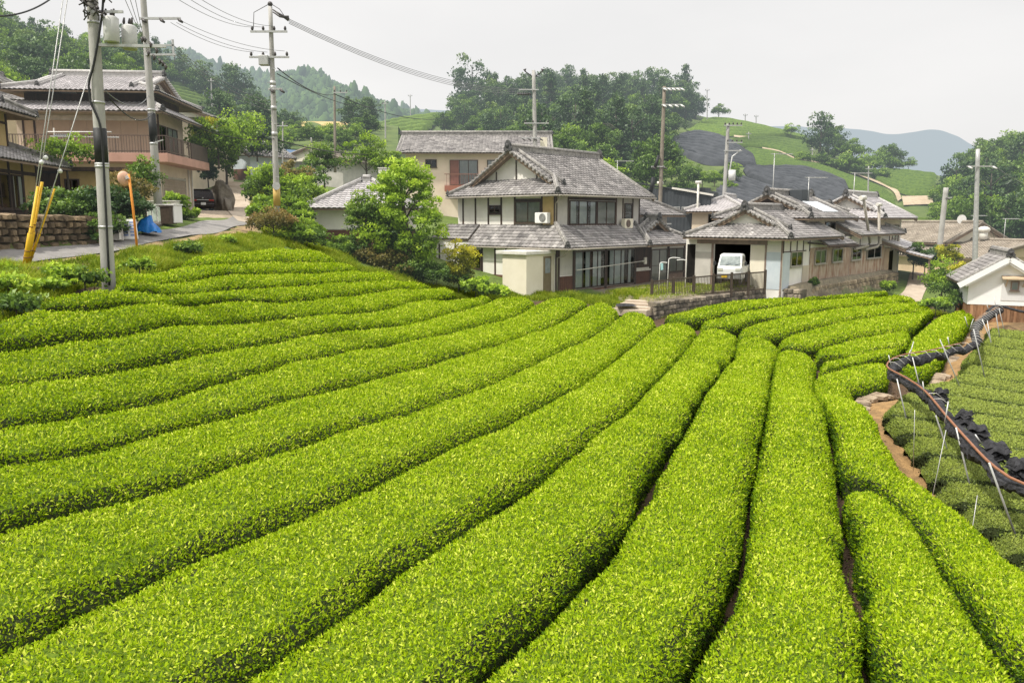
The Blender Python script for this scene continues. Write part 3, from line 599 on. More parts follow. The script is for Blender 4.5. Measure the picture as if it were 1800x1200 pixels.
def roof(parent, x0, x1, y0, y1, ze, p, front='irimoya', back='gable', xg=1.5, ov=.5, tm=None, rm=None, gm=None, gposts=0, verge=.6, base=.5, var=.2, seed=1, orn=1.0, ym=None, pitch=.29, ridge_h=.3, soffit=True):
    """tiled roof, ridge along local x. Returns the tile mesh (part 'roof') with its sub-parts."""
    tm, rm, gm = tm or m_tile, rm or m_ridge, gm or m_plaster
    half = (y1 - y0) / 2; ym = (y0 + y1) / 2; zr = ze + p * half; cs = math.cos(math.atan(p)); sn = math.sin(math.atan(p)); S = half / cs
    rnd = random.Random(seed); mb = MB()
    def fb(kind, t):
        h = t * cs
        if kind == 'gable': return 0
        if kind == 'hip': return h
        return h if h < xg else xg - ov
    kw = dict(rnd=rnd, base=base, var=var, pitch=pitch)
    tile_slope(mb, (0, y0, ze), (1, 0, 0), (0, cs, sn), S, lambda t: x0 + fb(front, t), lambda t: x1 - fb(back, t), **kw)
    tile_slope(mb, (0, y1, ze), (-1, 0, 0), (0, -cs, sn), S, lambda t: -(x1 - fb(back, t)), lambda t: -(x0 + fb(front, t)), **kw)
    for kind, xx, sg in ((front, x0, 1), (back, x1, -1)):
        if kind == 'gable': continue
        Sx = (xg if kind == 'irimoya' else half) / cs
        if sg > 0: tile_slope(mb, (xx, 0, ze), (0, -1, 0), (cs, 0, sn), Sx, lambda t: -(y1 - t * cs), lambda t: -(y0 + t * cs), **kw)
        else: tile_slope(mb, (xx, 0, ze), (0, 1, 0), (-cs, 0, sn), Sx, lambda t: y0 + t * cs, lambda t: y1 - t * cs, **kw)
    o = mb.build('roof', tm, parent)
    # under-boarding
    if soffit:
        b = MB(); f0 = x0 + (0 if front == 'gable' else 0); e_ = .07
        za, zb = ze - .02, zr - .02
        fx = {'gable': (x0 + .05, x0 + .05), 'hip': (x0 + .05, x0 + half), 'irimoya': (x0 + .05, x0 + xg - ov + .05)}[front]; bx_ = {'gable': (x1 - .05, x1 - .05), 'hip': (x1 - .05, x1 - half), 'irimoya': (x1 - .05, x1 - xg + ov - .05)}[back]
        for yy in (y0 + .04, y1 - .04):
            zz = ze - .015
            fi = [(fx[0], yy, zz), (bx_[0], yy, zz), (bx_[1], ym, zb), (fx[1], ym, zb)]
            if front == 'irimoya':
                yk = yy + (xg if yy < ym else -xg); fi = [(fx[0], yy, zz), (bx_[0], yy, zz), (bx_[1], ym, zb), (fx[1], ym, zb), (fx[1], yk, zz + p * xg), (x0 + xg, yk, zz + p * xg)]
            b.prism(fi, (0, 0, -.09))
        for kind, xx, sg in ((front, x0, 1), (back, x1, -1)):
            if kind == 'gable': continue
            k = xg if kind == 'irimoya' else half
            b.prism([(xx + sg * .04, y0 + .06, ze - .016), (xx + sg * .04, y1 - .06, ze - .016), (xx + sg * k, y1 - k, ze + p * k - .016), (xx + sg * k, y0 + k, ze + p * k - .016)], (0, 0, -.08))
        b.build('eave_boards', m_eave, o)
    # ridges
    b = MB(); on = []
    rx0 = x0 + {'gable': 0, 'hip': half, 'irimoya': xg - ov}[front]; rx1 = x1 - {'gable': 0, 'hip': half, 'irimoya': xg - ov}[back]
    ridge_bar(b, (rx0 + .05, ym, zr - .02), (rx1 - .05, ym, zr - .02), .3, ridge_h, .12)
    if orn:
        onigawara(on, (rx0 + .05, ym, zr + .02), (-1, 0), orn); onigawara(on, (rx1 - .05, ym, zr + .02), (1, 0), orn)
    for kind, xx, sg in ((front, x0, 1), (back, x1, -1)):
        rxx = rx0 if sg > 0 else rx1
        for yy, sy in ((y0, 1), (y1, -1)):
            if kind == 'gable':
                b.tube([(xx + sg * .1, yy, ze + .06), (xx + sg * .1, ym, zr + .06)], .09, 7)
                b.tube([(xx + sg * .38, yy, ze + .06), (xx + sg * .38, ym, zr + .06)], .075, 7)
            else:
                k = xg if kind == 'irimoya' else half
                ridge_bar(b, (xx + sg * .1, yy + sy * .1, ze + .05), (xx + sg * k, yy + sy * k, ze + p * k + .03), .2, .14, .085)
                if orn: onigawara(on, (xx + sg * .12, yy + sy * .12, ze + .07), (-sg, -sy), .62 * orn)
                if kind == 'irimoya':
                    yk = yy + sy * xg * .80; zk = ze + p * xg * .80
                    b.tube([(rxx + sg * .08, yk + sy * .1, zk + .08), (rxx + sg * .08, ym, zr + .05)], .085, 7)
                    b.tube([(rxx + sg * .30, yk + sy * .1, zk + .08), (rxx + sg * .30, ym, zr + .05)], .075, 7)
                    ridge_bar(b, (rxx + sg * .75, yy + sy * xg * .62, ze + p * xg * .62 + .04), (rxx + sg * .75, ym, zr), .2, .13, .085)
                    if orn: onigawara(on, (rxx + sg * .75, yy + sy * xg * .58, ze + p * xg * .58 + .04), (0, -sy), .6 * orn)
                    nn = int((ym - yk) * sy / .3) if True else 0
                    for q in range(abs(nn) + 1):                      # round tile ends along the verge
                        t = q / max(1, abs(nn)); yq, zq = yk + (ym - yk) * t, zk + (zr - zk) * t + .05
                        b.tube([(rxx - sg * .16, yq, zq - .03), (rxx + sg * .25, yq, zq + .02)], .085, 6)
    b.build('ridge_tiles', rm, o)
    for q in on: q.build('ridge_ornament', m_ornament, o)
    # gable walls and barge boards
    for kind, xx, sg in ((front, x0, 1), (back, x1, -1)):
        if kind == 'hip': continue
        xw = xx + sg * (xg if kind == 'irimoya' else verge); hw = half - (xg if kind == 'irimoya' else verge * .6); zb = ze + p * (half - hw); rxx = rx0 if sg > 0 else rx1
        g_ = MB(); g_.prism([(xw, ym - hw, zb - .05), (xw, ym + hw, zb - .05), (xw, ym, zr - .14)], (sg * .12, 0, 0)); go = g_.build('gable_wall', gm, o)
        if gposts:
            q = MB()
            for k in range(gposts):
                yy = ym + hw * (-.56 + 1.12 * k / max(1, gposts - 1)); zt = zr - .2 - p * abs(yy - ym)
                q.bar((xw - sg * .02, yy, zb - .04), (xw - sg * .02, yy, zt), .10, .05, up=(0, 1, 0))
            q.build('gable_posts', m_wood, go)
        q = MB(); xb = rxx + sg * .12
        for sy in (-1, 1):
            yb, zb2 = ym - sy * (half - (xg * .75 if kind == 'irimoya' else 0)), ze + p * (xg * .75 if kind == 'irimoya' else 0)
            q.bar((xb, yb, zb2 - .15), (xb, ym, zr - .15), .05, .2, up=(0, 0, 1))
        q.build('bargeboards', m_eave, o)
    return o
def skirt(parent, name, pts_e, pts_t, hips=(), tm=None, rm=None, base=.5, var=.2, seed=3, pitch=.29):
    """pent roof over one facade: eave line pts_e=(a,b), wall line pts_t=(a,b)"""
    a, b_ = (np.array(q, float) for q in pts_e); c, d = (np.array(q, float) for q in pts_t)
    e = (b_ - a) / np.linalg.norm(b_ - a); s = c - a; s = s - e * (s @ e); S = np.linalg.norm(s); s /= S
    La, Lb = 0., np.linalg.norm(b_ - a); Ca, Cb = (c - a) @ e, (d - a) @ e
    mb = MB(); tile_slope(mb, a, e, s, S, lambda t: La + (Ca - La) * t / S, lambda t: Lb + (Cb - Lb) * t / S, rnd=random.Random(seed), base=base, var=var, pitch=pitch)
    o = mb.build(name, tm or m_tile, parent)
    q = MB(); q.prism([tuple(a + s * .03 - [0, 0, .015]), tuple(b_ + s * .03 - [0, 0, .015]), tuple(d - [0, 0, .015]), tuple(c - [0, 0, .015])], (0, 0, -.08)); q.build('eave_boards', m_eave, o)
    if hips:
        q = MB(); on = []
        for p0, p1, dr in hips:
            ridge_bar(q, np.array(p0) + [0, 0, .05], np.array(p1) + [0, 0, .03], .2, .14, .085)
            if dr is not None: onigawara(on, np.array(p0) + [0, 0, .07], dr, .62)
        q.build('ridge_tiles', rm or m_ridge, o)
        for q in on: q.build('ridge_ornament', m_ornament, o)
    return o
def walls(parent, x0, x1, y0, y1, z0, z1, m, name='wall', label=None):
    b = MB(); b.box(x0, y0, z0, x1, y1, z1); return b.build(name, m, parent, label=label)
def corrugated(parent, name, fc, a0, a1, z0, z1, m, d=.03, pitch=.16, label=None):
    b = MB(); n = int((a1 - a0) / (pitch / 4)); vs = []
    for i in range(n + 1):
        a = a0 + (a1 - a0) * i / n; dd = .015 + d * (.5 + .5 * math.sin(2 * math.pi * i / 4)); vs += [fc.P(a, z0, dd), fc.P(a, z1, dd)]
    b.add(vs, [(2 * i, 2 * i + 2, 2 * i + 3, 2 * i + 1) for i in range(n)]); return b.build(name, m, parent, label=label)
# ================================================================== main farmhouse
p, rz = frame_of(979, 511, 46, 42)
H1 = thing('farmhouse', 'two storey farmhouse of white plaster and dark timber, right of the large bright tree', 'house', p, rz)
walls(H1, 0, 15.5, 0, 10.2, -.9, 2.7, m_plaster)
walls(H1, .95, 9.85, .9, 9.1, 2.7, 5.75, m_plaster, 'upper_wall')
R1 = roof(H1, .1, 10.4, .05, 9.35, 5.5, .59, 'irimoya', 'gable', xg=1.65, ov=.75, gposts=3, seed=11, orn=1.1)
xf = XF(.95); yf = YF(.9)
posts(H1, xf, [(a - .06, a + .06, 3.6, 5.6) for a in (.98, 1.95, 4.12, 5.24, 6.35, 7.49, 8.62)] + [(.95, 9.1, 5.45, 5.6)])
panel(H1, 'ochre_panel', xf, 1.02, 1.9, 3.7, 5.4, m_ochre, .002, .015)
window(H1, xf, 2.02, 4.05, 3.85, 5.15, 2, m_brown_al, 'f', label='two pane upstairs window with drawn blind')
posts(H1, xf, [(2.0, 4.1, 5.15, 5.3)], name='lintel')
window(H1, xf, 5.3, 6.28, 4.4, 4.95, 2, m_wood, None, bars=3, name='lattice_window')
panel(H1, 'grey_plaster_panel', yf, .06 + .95, 9.8, 3.6, 5.45, m_dim, .002, .012)
posts(H1, yf, [(a - .06, a + .06, 3.6, 5.5) for a in (1.0, 2.1, 7.1, 7.85, 9.0, 9.78)] + [(2.1, 7.1, 5.25, 5.4), (.95, 9.8, 3.55, 3.66)])
window(H1, yf, 2.2, 4.9, 3.75, 5.2, 3, m_wood, 'c', name='window', label='wide upstairs sliding window with three leaves')
window(H1, yf, 4.98, 7.0, 3.75, 5.2, 2, m_wood, 'f')
window(H1, yf, 8.0, 8.9, 3.75, 5.1, 1, m_wood, None, bars=1)
# pent roof round the ground floor
skirt(H1, 'lower_roof', ((8.1, -1.15, 2.45), (-.5, -1.15, 2.45))[::-1], ((.95, .9, 3.72), (9.85, .9, 3.72)), hips=[((-.4, -1.05, 2.47), (.95, .9, 3.72), (-1, -1)), ((8.0, -1.05, 2.47), (9.3, .9, 3.72), (0, -1))], base=.42, seed=21)
skirt(H1, 'lower_roof', ((-.5, 7.0, 2.45), (-.5, -1.15, 2.45)), ((.95, 7.0, 3.72), (.95, .9, 3.72)), base=.6, var=.26, seed=22)
skirt(H1, 'lower_roof', ((-.1, 10.6, 2.82), (-.1, 7.1, 2.82)), ((.95, 10.6, 3.74), (.95, 7.1, 3.74)), seed=23)
b = MB()
for q in (((-.56, 7.0, 2.40), (-.56, -1.2, 2.40)), ((-.5, -1.22, 2.40), (8.1, -1.22, 2.40)), ((.05, 9.3, 5.44), (.05, .0, 5.44)), ((.1, -.02, 5.44), (10.4, -.02, 5.44))): b.tube(q, .055, 6)
b.tube([(-.45, -1.2, 2.4), (-.2, -.6, 2.0), (-.06, -.06, 1.9), (-.06, -.06, -.5)], .04, 6)
b.tube([(.3, -.0, 5.42), (.6, .5, 5.1), (.86, .84, 5.0), (.86, .84, 3.8)], .04, 6)
b.build('gutter', m_gutter, H1)
# ground floor, gable side
xg_ = XF(0)
posts(H1, xg_, [(a - .06, a + .06, -.3, 2.5) for a in (.06, 2.2, 4.0, 4.89, 6.0, 7.2, 8.4, 9.9)])
panel(H1, 'dado', xg_, 2.1, 10.1, -.8, .72, m_dado, .003, .03)
window(H1, xg_, 6.05, 7.15, 1.0, 2.2, 2, m_brown_al, None)
b = MB(); b.box(-2.45, .22, -.6, -.002, 2.02, 2.13); P1_ = b.build('porch', m_cream, H1, label='cream lean-to porch box')
b = MB(); b.box(-2.62, .08, 2.134, .2, 2.4, 2.33); b.build('porch_roof', m_offw, P1_, bevel=.02)
yp = YF(.22)
b = MB(); yp.box(b, -.98, -.32, -.15, 2.0, .004, .05); do = b.build('door', mat('olive_door', (.16, .13, .08), (.22, .18, .12), 3, .5), P1_)
b = MB(); yp.box(b, -.88, -.42, 1.05, 1.9, .052, .06); b.build('door_glass', mat('frosted_glass', (.20, .23, .24), (.28, .31, .32), 5, .2), do)
# ground floor, garden side
y0 = YF(0)
panel(H1, 'grey_plaster_panel', y0, .1, 1.5, .85, 2.4, m_dim, .002, .012)
b = MB(); y0.box(b, .1, 1.52, -.6, .8, .003, .03)
for k in range(8): y0.box(b, .1, 1.52, -.5 + k * .16, -.47 + k * .16, .031, .045)
for k in range(9): y0.box(b, .12 + k * .17, .15 + k * .17, -.55, .78, .046, .06)
b.build('dado', m_dado, H1)
posts(H1, y0, [(a - .07, a + .07, -.4, 2.55) for a in (.07, 1.5, 4.75, 8.05, 9.85, 12.1, 14.3, 15.5)] + [(1.5, 15.5, 2.25, 2.5)], d=.09)
window(H1, y0, 1.58, 4.68, -.02, 2.22, 4, m_brown_al, 'c', name='sliding_door', sill=False, label='tall glazed garden doors nearest the house corner')
window(H1, y0, 4.82, 7.98, -.02, 2.22, 4, m_brown_al, 'c', name='sliding_door', sill=False, seed=5)
b = MB(); y0.box(b, 1.5, 8.0, -.55, -.06, .003, .04); b.build('plinth', m_dado, H1)
panel(H1, 'dark_boarding', y0, 8.12, 9.78, .95, 2.25, m_wood, .003, .03)
b = MB(); y0.box(b, 8.12, 9.78, -.5, .72, .003, .04)
for k in range(7): y0.box(b, 8.12, 9.78, -.4 + k * .16, -.38 + k * .16, .041, .055)
for k in range(10): y0.box(b, 8.14 + k * .17, 8.17 + k * .17, -.48, .7, .056, .07)
b.build('dado', m_dado, H1)
panel(H1, 'sill_board', y0, 8.1, 9.8, .74, .86, m_offw, .003, .12)
window(H1, y0, 9.95, 12.0, -.1, 2.1, 2, m_brown_al, 'f', name='entrance_door', sill=False, bars=1)
window(H1, y0, 12.2, 14.22, .45, 2.1, 2, m_brown_al, 'f')
panel(H1, 'brown_panel', y0, 12.15, 14.25, -.4, .42, m_wood_l, .003, .03)
panel(H1, 'brick_dado', y0, 14.38, 15.45, -.4, .5, m_brick, .003, .03)
window(H1, y0, 14.7, 15.1, .85, 1.5, 1, m_wood, None)
# entrance wing and rear wing roofs (built as parts on turned empties are avoided: local axes swapped by hand)
def turned(parent, name, loc, rz_):
    o = bpy.data.objects.new(name, None); link(o, parent); o.location = loc; o.rotation_euler = (0, 0, rz_); return o
ew = turned(H1, 'entrance_roof', (10.4, -1.5, 0), math.pi / 2)           # its local x runs into the house
EW = roof(ew, 0, 5.5, -3.4, 2.9, 2.45, .5, 'irimoya', 'hip', xg=1.75, ov=.4, gm=m_wood, seed=31, orn=.9)
walls(H1, 9.9, 15.5, 2.2, 8.5, 2.7, 4.7, m_dim, 'rear_wall')
rw = roof(H1, 9.0, 16.2, 1.0, 8.2, 4.35, .5, 'gable', 'hip', seed=32, orn=.9)
# ================================================================== garage wing and long shed on the right
p, rz = frame_of(1373, 502, 47, 42)
H2 = thing('garage_house', 'long farm building with open garage, rusty corrugated side wall and grey tiled roofs', 'house', p, rz)
xf, yf = XF(0), YF(0)
b = MB()   # front wall with a real garage opening
xf.box(b, 0, 2.02, -.9, 2.75, -.15, 0); xf.box(b, 4.45, 6.4, -.9, 2.75, -.15, 0); xf.box(b, 2.02, 4.45, 2.36, 2.75, -.15, 0)
b.box(.16, 0, -.9, 19.4, .15, 2.72); b.box(.16, 6.25, -.9, 7.0, 6.4, 2.75); b.box(19.25, .16, -.9, 19.4, 7, 2.72)
b.build('wall', m_plaster, H2)
b = MB(); b.box(6.6, .2, -.6, 6.7, 6.2, 2.7); b.box(.2, .2, 2.5, 6.6, 6.2, 2.56); b.box(.2, 4.55, -.5, 6.6, 4.6, 2.5); b.box(.2, 1.9, -.5, 6.6, 1.95, 2.5); b.build('garage_lining', m_dark, H2)
panel(H2, 'garage_lintel', xf, .95, 5.6, 2.36, 2.72, m_wood_l, .003, .05)
panel(H2, 'cream_panel', xf, 1.08, 2.0, -.4, 2.34, m_cream, .003, .02)
panel(H2, 'blue_sheet', xf, .08, .98, -.25, 1.95, m_blue, .003, .025)
posts(H2, xf, [(.98, 1.08, -.3, 2.7), (0, .08, -.6, 2.7), (4.45, 4.58, -.6, 2.4)], m_wood_l, .06, 'post')
panel(H2, 'grey_sheet', xf, 4.62, 5.7, -.4, 1.85, m_shoji, .003, .025)
panel(H2, 'doorway_shade', xf, 5.72, 6.3, -.4, 2.3, m_dark, .003, .02)
roof(H2, -.85, 7.5, -.85, 6.25, 2.75, .48, 'irimoya', 'gable', xg=1.7, ov=.45, seed=41, base=.55)
panel(H2, 'blue_sheet', yf, .1, 1.05, -.25, 1.95, m_blue, .003, .025)
posts(H2, yf, [(a, a + .09, 1.9, 2.72) for a in (.0, 1.0, 1.95, 2.9, 3.9, 11, 12.9, 14.9, 16.9, 19.3)] + [(0, 3.4, 1.93, 1.99)])
window(H2, yf, 1.1, 2.85, 1.05, 1.95, 2, m_gutter, None)
corrugated(H2, 'sheet_cladding', yf, 2.95, 4.0, -.35, 1.05, m_tansheet)
corrugated(H2, 'sheet_cladding', yf, 4.0, 11.0, -.35, 2.1, m_rust)
corrugated(H2, 'sheet_cladding', yf, 11.0, 19.4, -.35, 1.95, m_rust)
yw = YF(-.05)
for a0, a1 in ((4.7, 6.5), (7.65, 9.45), (11.2, 13.1), (14.3, 17.4)): window(H2, yw, a0, a1, 1.05, 1.95, 2, m_gutter, None)
b = MB(); b.box(0, -.12, -1.5, 19.4, .12, -.36); b.build('sill_course', m_dim, H2)
# lean-to over the middle windows
skirt(H2, 'lean_to_roof', ((4.6, -.95, 2.25), (9.6, -.95, 2.25)), ((4.9, .1, 2.8), (9.4, .1, 2.8)), seed=42, base=.35)
b = MB(); b.tube([(4.5, -1.0, 2.2), (9.7, -1.0, 2.2)], .05, 6); b.tube([(3.2, -.2, 2.45), (9.6, -.3, 2.05), (17.0, -.3, 2.0)], .06, 6); b.build('gutter', m_wood, H2)
b = MB()
for a in ((13.4, -.3, 2.0), (15.4, -.3, 1.9)):
    b.tube([(a[0] - 2.2, a[1], a[2] - .15), (a[0], a[1] - .1, a[2]), (a[0] + .25, a[1] - .15, a[2] + .25), (a[0] + .1 - (1.3 if a[0] < 14 else 0), a[1], 5.3 if a[0] < 14 else 4.9)], [.10, .10, .10, .10], 8)
b.build('flue_pipe', m_gutter, H2)
b = MB(); b.tube([(11.6, -.3, 5.3), (12.5, -.3, 5.35)], .16, 8); b.tube([(15.1, -.3, 4.92), (16.0, -.3, 4.92)], .12, 8); b.build('flue_cowl', m_offw, H2)
# second storey behind
walls(H2, 5.6, 12.2, .9, 6.8, 2.6, 4.0, m_tansheet, 'upper_wall')
roof(H2, 4.6, 13.0, .2, 7.2, 3.92, .45, 'irimoya', 'gable', xg=1.5, ov=.5, seed=43, gm=m_wood, base=.45)
yu = YF(.9)
window(H2, yu, 6.0, 7.2, 2.95, 3.7, 2, m_wood, None); window(H2, yu, 8.6, 10.4, 2.95, 3.7, 2, m_wood, None)
b = MB(); b.box(8.7, 2.6, 5.0, 10.0, 3.5, 5.9); b.build('water_tank', m_black_sheet, H2, bevel=.05)
b = MB(); b.prism([(8.6, 1.0, 4.36), (11.2, 1.0, 4.36), (11.2, 2.5, 5.04), (8.6, 2.5, 5.04)], (0, 0, .06)); b.build('solar_collector', mat('collector_glass', (.62, .66, .70), (.75, .78, .8), 1, .2), H2)
# long rear roof
roof(H2, 10.6, 20.6, -.85, 7.9, 2.78, .47, 'gable', 'hip', seed=44, base=.6)
# ================================================================== pale roofed house behind
p, rz = frame_of(1546, 440, 61, 42)
H3 = thing('farmhouse', 'two storey house with smooth pale grey roof and white arched gable behind the rusty shed', 'house', p, rz)
walls(H3, -.6, 4.7, 0, 5, -3, 2.4, m_beige)
yf = YF(0)
panel(H3, 'timber_panel', yf, 0, 4.5, .3, 2.0, m_tansheet, .003, .03)
for k in range(2): window(H3, yf, .4 + k * 2.2, 2.0 + k * 2.2, .6, 1.9, 2, m_wood, 'f', sill=False)
posts(H3, yf, [(4.55, 4.7, -2.5, 2.3)], m_offw, .06)
roof(H3, -2.2, 5.6, -1.0, 5.6, 2.4, .52, 'irimoya', 'gable', xg=1.35, ov=.5, tm=m_tile_l, rm=m_ridge_l, seed=51, var=.1, orn=.9)
p, rz = frame_of(1567, 478, 60, 30)
H4 = thing('shed', 'low open shed with pale stepped roofs at the far end of the rusty wall', 'shed', p, rz)
walls(H4, .5, 9, .3, 4.5, -.8, 1.75, m_tan)
roof(H4, -.4, 10, -.9, 5.3, 1.75, .36, 'gable', 'gable', tm=m_tile_l, rm=m_ridge_l, seed=52, var=.12, orn=.7)
skirt(H4, 'lower_roof', ((.2, -2.6, 1.05), (9.6, -2.6, 1.05)), ((.2, -.1, 1.7), (9.6, -.1, 1.7)), tm=m_tile_l, rm=m_ridge_l, var=.12, seed=53)
b = MB()
for k in range(5): b.box(.4 + k * 2.2, -2.5, -.8, .52 + k * 2.2, -2.38, 1.05)
b.build('post', m_wood_l, H4)
panel(H4, 'doorway_shade', YF(.3), .8, 8.5, -.5, 1.5, m_dark, .003, .02)
# ================================================================== house with low store, far right
p, rz = frame_of(1735, 472, 78, -22)
H5 = thing('farm_store', 'single storey house with brown roof, tan gable and dark open store front at right', 'house', p, rz)
walls(H5, 0, 10, -1, 6.2, -1, 2.55, m_tan)
roof(H5, -1.2, 11, -1.8, 7.0, 2.55, .42, 'gable', 'gable', tm=m_tile_b, rm=m_tile_b, gm=m_cream, seed=61, var=.15, orn=0, ridge_h=.12)
b = MB(); b.box(-1.6, -3.5, -1, -.0, -1.05, 2.1); b.box(-1.6, 3.3, -1, -.0, 5.4, 2.1); b.build('store_wall', m_offw, H5)
panel(H5, 'doorway_shade', XF(-.1), -.9, 3.2, -.8, 1.8, m_dark, .0, .03)
b = MB(); b.box(-2.0, -3.8, 2.12, .0, 5.7, 2.42); b.build('store_roof', m_wood_l, H5)
panel(H5, 'awning', XF(-2.0), -.9, 3.5, 1.72, 2.1, m_beige, .0, .25)
window(H5, XF(-1.6), -3.2, -1.3, .5, 1.6, 3, m_metal, None)
p, rz = frame_of(1760, 476, 70, -22)
H6 = thing('farm_shed', 'low tan roofed shed behind the white storehouse at the right edge', 'shed', p, rz)
walls(H6, 0, 10, -9, 3.2, -1.2, 1.2, m_tan)
roof(H6, -.8, 11, -9.8, 3.8, 1.15, .2, 'gable', 'gable', tm=m_tile_b, rm=m_tile_b, gm=m_tan, seed=62, var=.15, orn=0, ridge_h=.1)
b = MB(); b.cyl((4, -2.6, 2.6), (4, -2.6, 3.3), .35, 12); b.ball((4, -2.6, 3.5), .55, 0, 12, 6, (1, 1, .6)); b.build('roof_ventilator', m_offw, H6)
# ================================================================== white storehouse
p, rz = frame_of(1698, 556, 46, 22)
H7 = thing('storehouse', 'small white plastered storehouse with thick gable trim and brown board base', 'storehouse', p, rz)
m_kura = mat('bright_white_plaster', (.78, .78, .77), (.86, .86, .85), 1, .9, haze=True, detail=8)
walls(H7, 0, 5, -3.75, 0, .72, 1.98, m_kura)
b = MB()
for k in range(22): b.box(.02 + .008 * (k % 2), -3.73 + k * .17, -.5, .1, -3.57 + k * .17, .718, 0, random.random())
b.box(.1, -3.7, -.5, 4.9, -.02, .715); b.build('board_base', mat('weathered_boards', (.20, .10, .05), (.36, .21, .12), 5, .85, stretch=(2, 2, .4), tint=(.6, 1.3)), H7)
b = MB(); b.prism([(0, -3.75, 1.984), (0, 0, 1.984), (0, -1.875, 3.2)], (5, 0, 0)); b.build('gable_wall', m_kura, H7)
roof(H7, -.45, 5.3, -4.3, .55, 1.95, .645, 'gable', 'gable', gm=m_kura, seed=71, orn=.8, verge=.5, pitch=.25)
b = MB()
for s_ in (-1, 1): b.bar((-.40, -1.875 + s_ * 2.44, 1.80), (-.40, -1.875, 3.37), .14, .3)
for s_ in (-1, 1): b.bar((-.2, -1.875 + s_ * 2.1, 1.80), (-.2, -1.875, 3.16), .4, .14)
b.build('verge_trim', m_kura, H7)
x7 = XF(0)
panel(H7, 'window_surround', x7, -2.95, -1.65, 1.0, 2.45, mat('pale_grey_plaster', (.6, .6, .6), (.68, .68, .67), 1, .9), .002, .03)
window(H7, x7, -2.5, -2.08, 1.58, 2.12, 1, m_wood_l, None)
b = MB(); b.prism([(-.002, -2.95, 2.34), (-.5, -2.95, 2.22), (-.5, -1.6, 2.22), (-.002, -1.6, 2.34)], (0, 0, .07)); b.bar((-.45, -2.7, 2.2), (-.02, -2.7, 1.8), .05, .06); b.bar((-.45, -1.85, 2.2), (-.02, -1.85, 1.8), .05, .06); b.build('window_hood', m_tan, H7)
# ================================================================== balcony house behind the main roof
p, rz = frame_of(715, 385, 72, 0)
H8 = thing('house', 'two storey peach house with red brown balcony behind the main farmhouse', 'house', p, rz)
walls(H8, 0, 7, -12.5, 0, -1.5, 5.75, mat('peach_stucco', (.70, .57, .45), (.80, .67, .54), .8, .9, haze=True))
hr = turned(H8, 'main_roof', (3.5, -6.2, 0), math.pi / 2)
roof(hr, -6.9, 7.0, -4.3, 4.3, 5.7, .44, 'gable', 'gable', seed=81, base=.62, var=.2, orn=.8)
x8 = XF(0)
window(H8, x8, -2.75, -1.75, 4.5, 5.2, 2, m_brown_al, None)
window(H8, x8, -6.4, -3.9, 2.95, 5.15, 3, m_brown_al, 'f', sill=False, name='balcony_door', label='balcony door with one red brown leaf')
panel(H8, 'red_leaf', XF(-.1), -4.7, -3.95, 3.05, 5.1, mat('red_brown_panel', (.20, .09, .07), (.26, .12, .09), 2, .7, haze=True), 0, .02)
window(H8, x8, -8.4, -7.2, 4.0, 5.15, 1, m_brown_al, 'f'); window(H8, x8, -11.4, -10.2, 4.2, 5.15, 1, m_brown_al, 'f')
b = MB(); b.box(-1.1, -9.5, 2.4, -.002, -3.5, 2.9); b.build('balcony_slab', mat('red_brown_slab', (.30, .11, .07), (.38, .15, .10), 2, .8, haze=True), H8)
b = MB()
for y_ in np.arange(-9.45, -3.5, .24): b.bar((-1.05, y_, 2.9), (-1.05, y_, 3.85), .03, .03)
b.bar((-1.05, -9.5, 3.87), (-1.05, -3.5, 3.87), .06, .06); b.bar((-1.05, -9.5, 2.98), (-1.05, -3.5, 2.98), .04, .04); b.build('balcony_rail', mat('red_brown_rail', (.22, .10, .07), (.26, .12, .08), 2, .6, haze=True), H8)
# ================================================================== white garden shed behind the tree
p, rz = frame_of(554, 441, 49, 0)
H9 = thing('garden_shed', 'white walled shed with dark board base, half hidden behind the big bright tree', 'shed', p, rz)
walls(H9, 0, 5, -5.6, 0, 1.35, 2.62, m_plaster)
b = MB()
for k in range(30): b.box(-.01 - .006 * (k % 2), -5.55 + k * .184, -1.2, .05, -5.37 + k * .184, 1.28, 0, random.random())
b.box(.05, -5.55, -1.2, 4.9, -.02, 1.28); b.build('board_base', m_dado, H9)
b = MB(); b.box(-.04, -5.6, 1.285, .06, .02, 1.36); b.build('sill_board', m_offw, H9)
hr = turned(H9, 'main_roof', (2.4, -2.85, 0), math.pi / 2)
roof(hr, -3.4, 3.4, -3.1, 3.1, 2.55, .55, 'hip', 'hip', tm=m_tile_l, rm=m_ridge_l, seed=91, var=.12, orn=.6, pitch=.32)
b = MB(); b.tube([(-.1, .05, 2.4), (-.06, .05, 1.9), (-.06, .05, -1)], .045, 6); b.build('downpipe', m_wood, H9)
p, rz = frame_of(666, 330, 58, 0)
H10 = thing('chimney_block', 'plain white rendered block rising above the shed roof', 'block', p, rz)
b = MB(); b.box(0, -1.1, -4, .9, 0, 1.35); b.build('wall', m_plaster, H10, bevel=.02); b = MB(); b.box(-.05, -1.15, 1.352, .95, .05, 1.42); b.build('coping', m_offw, H10)
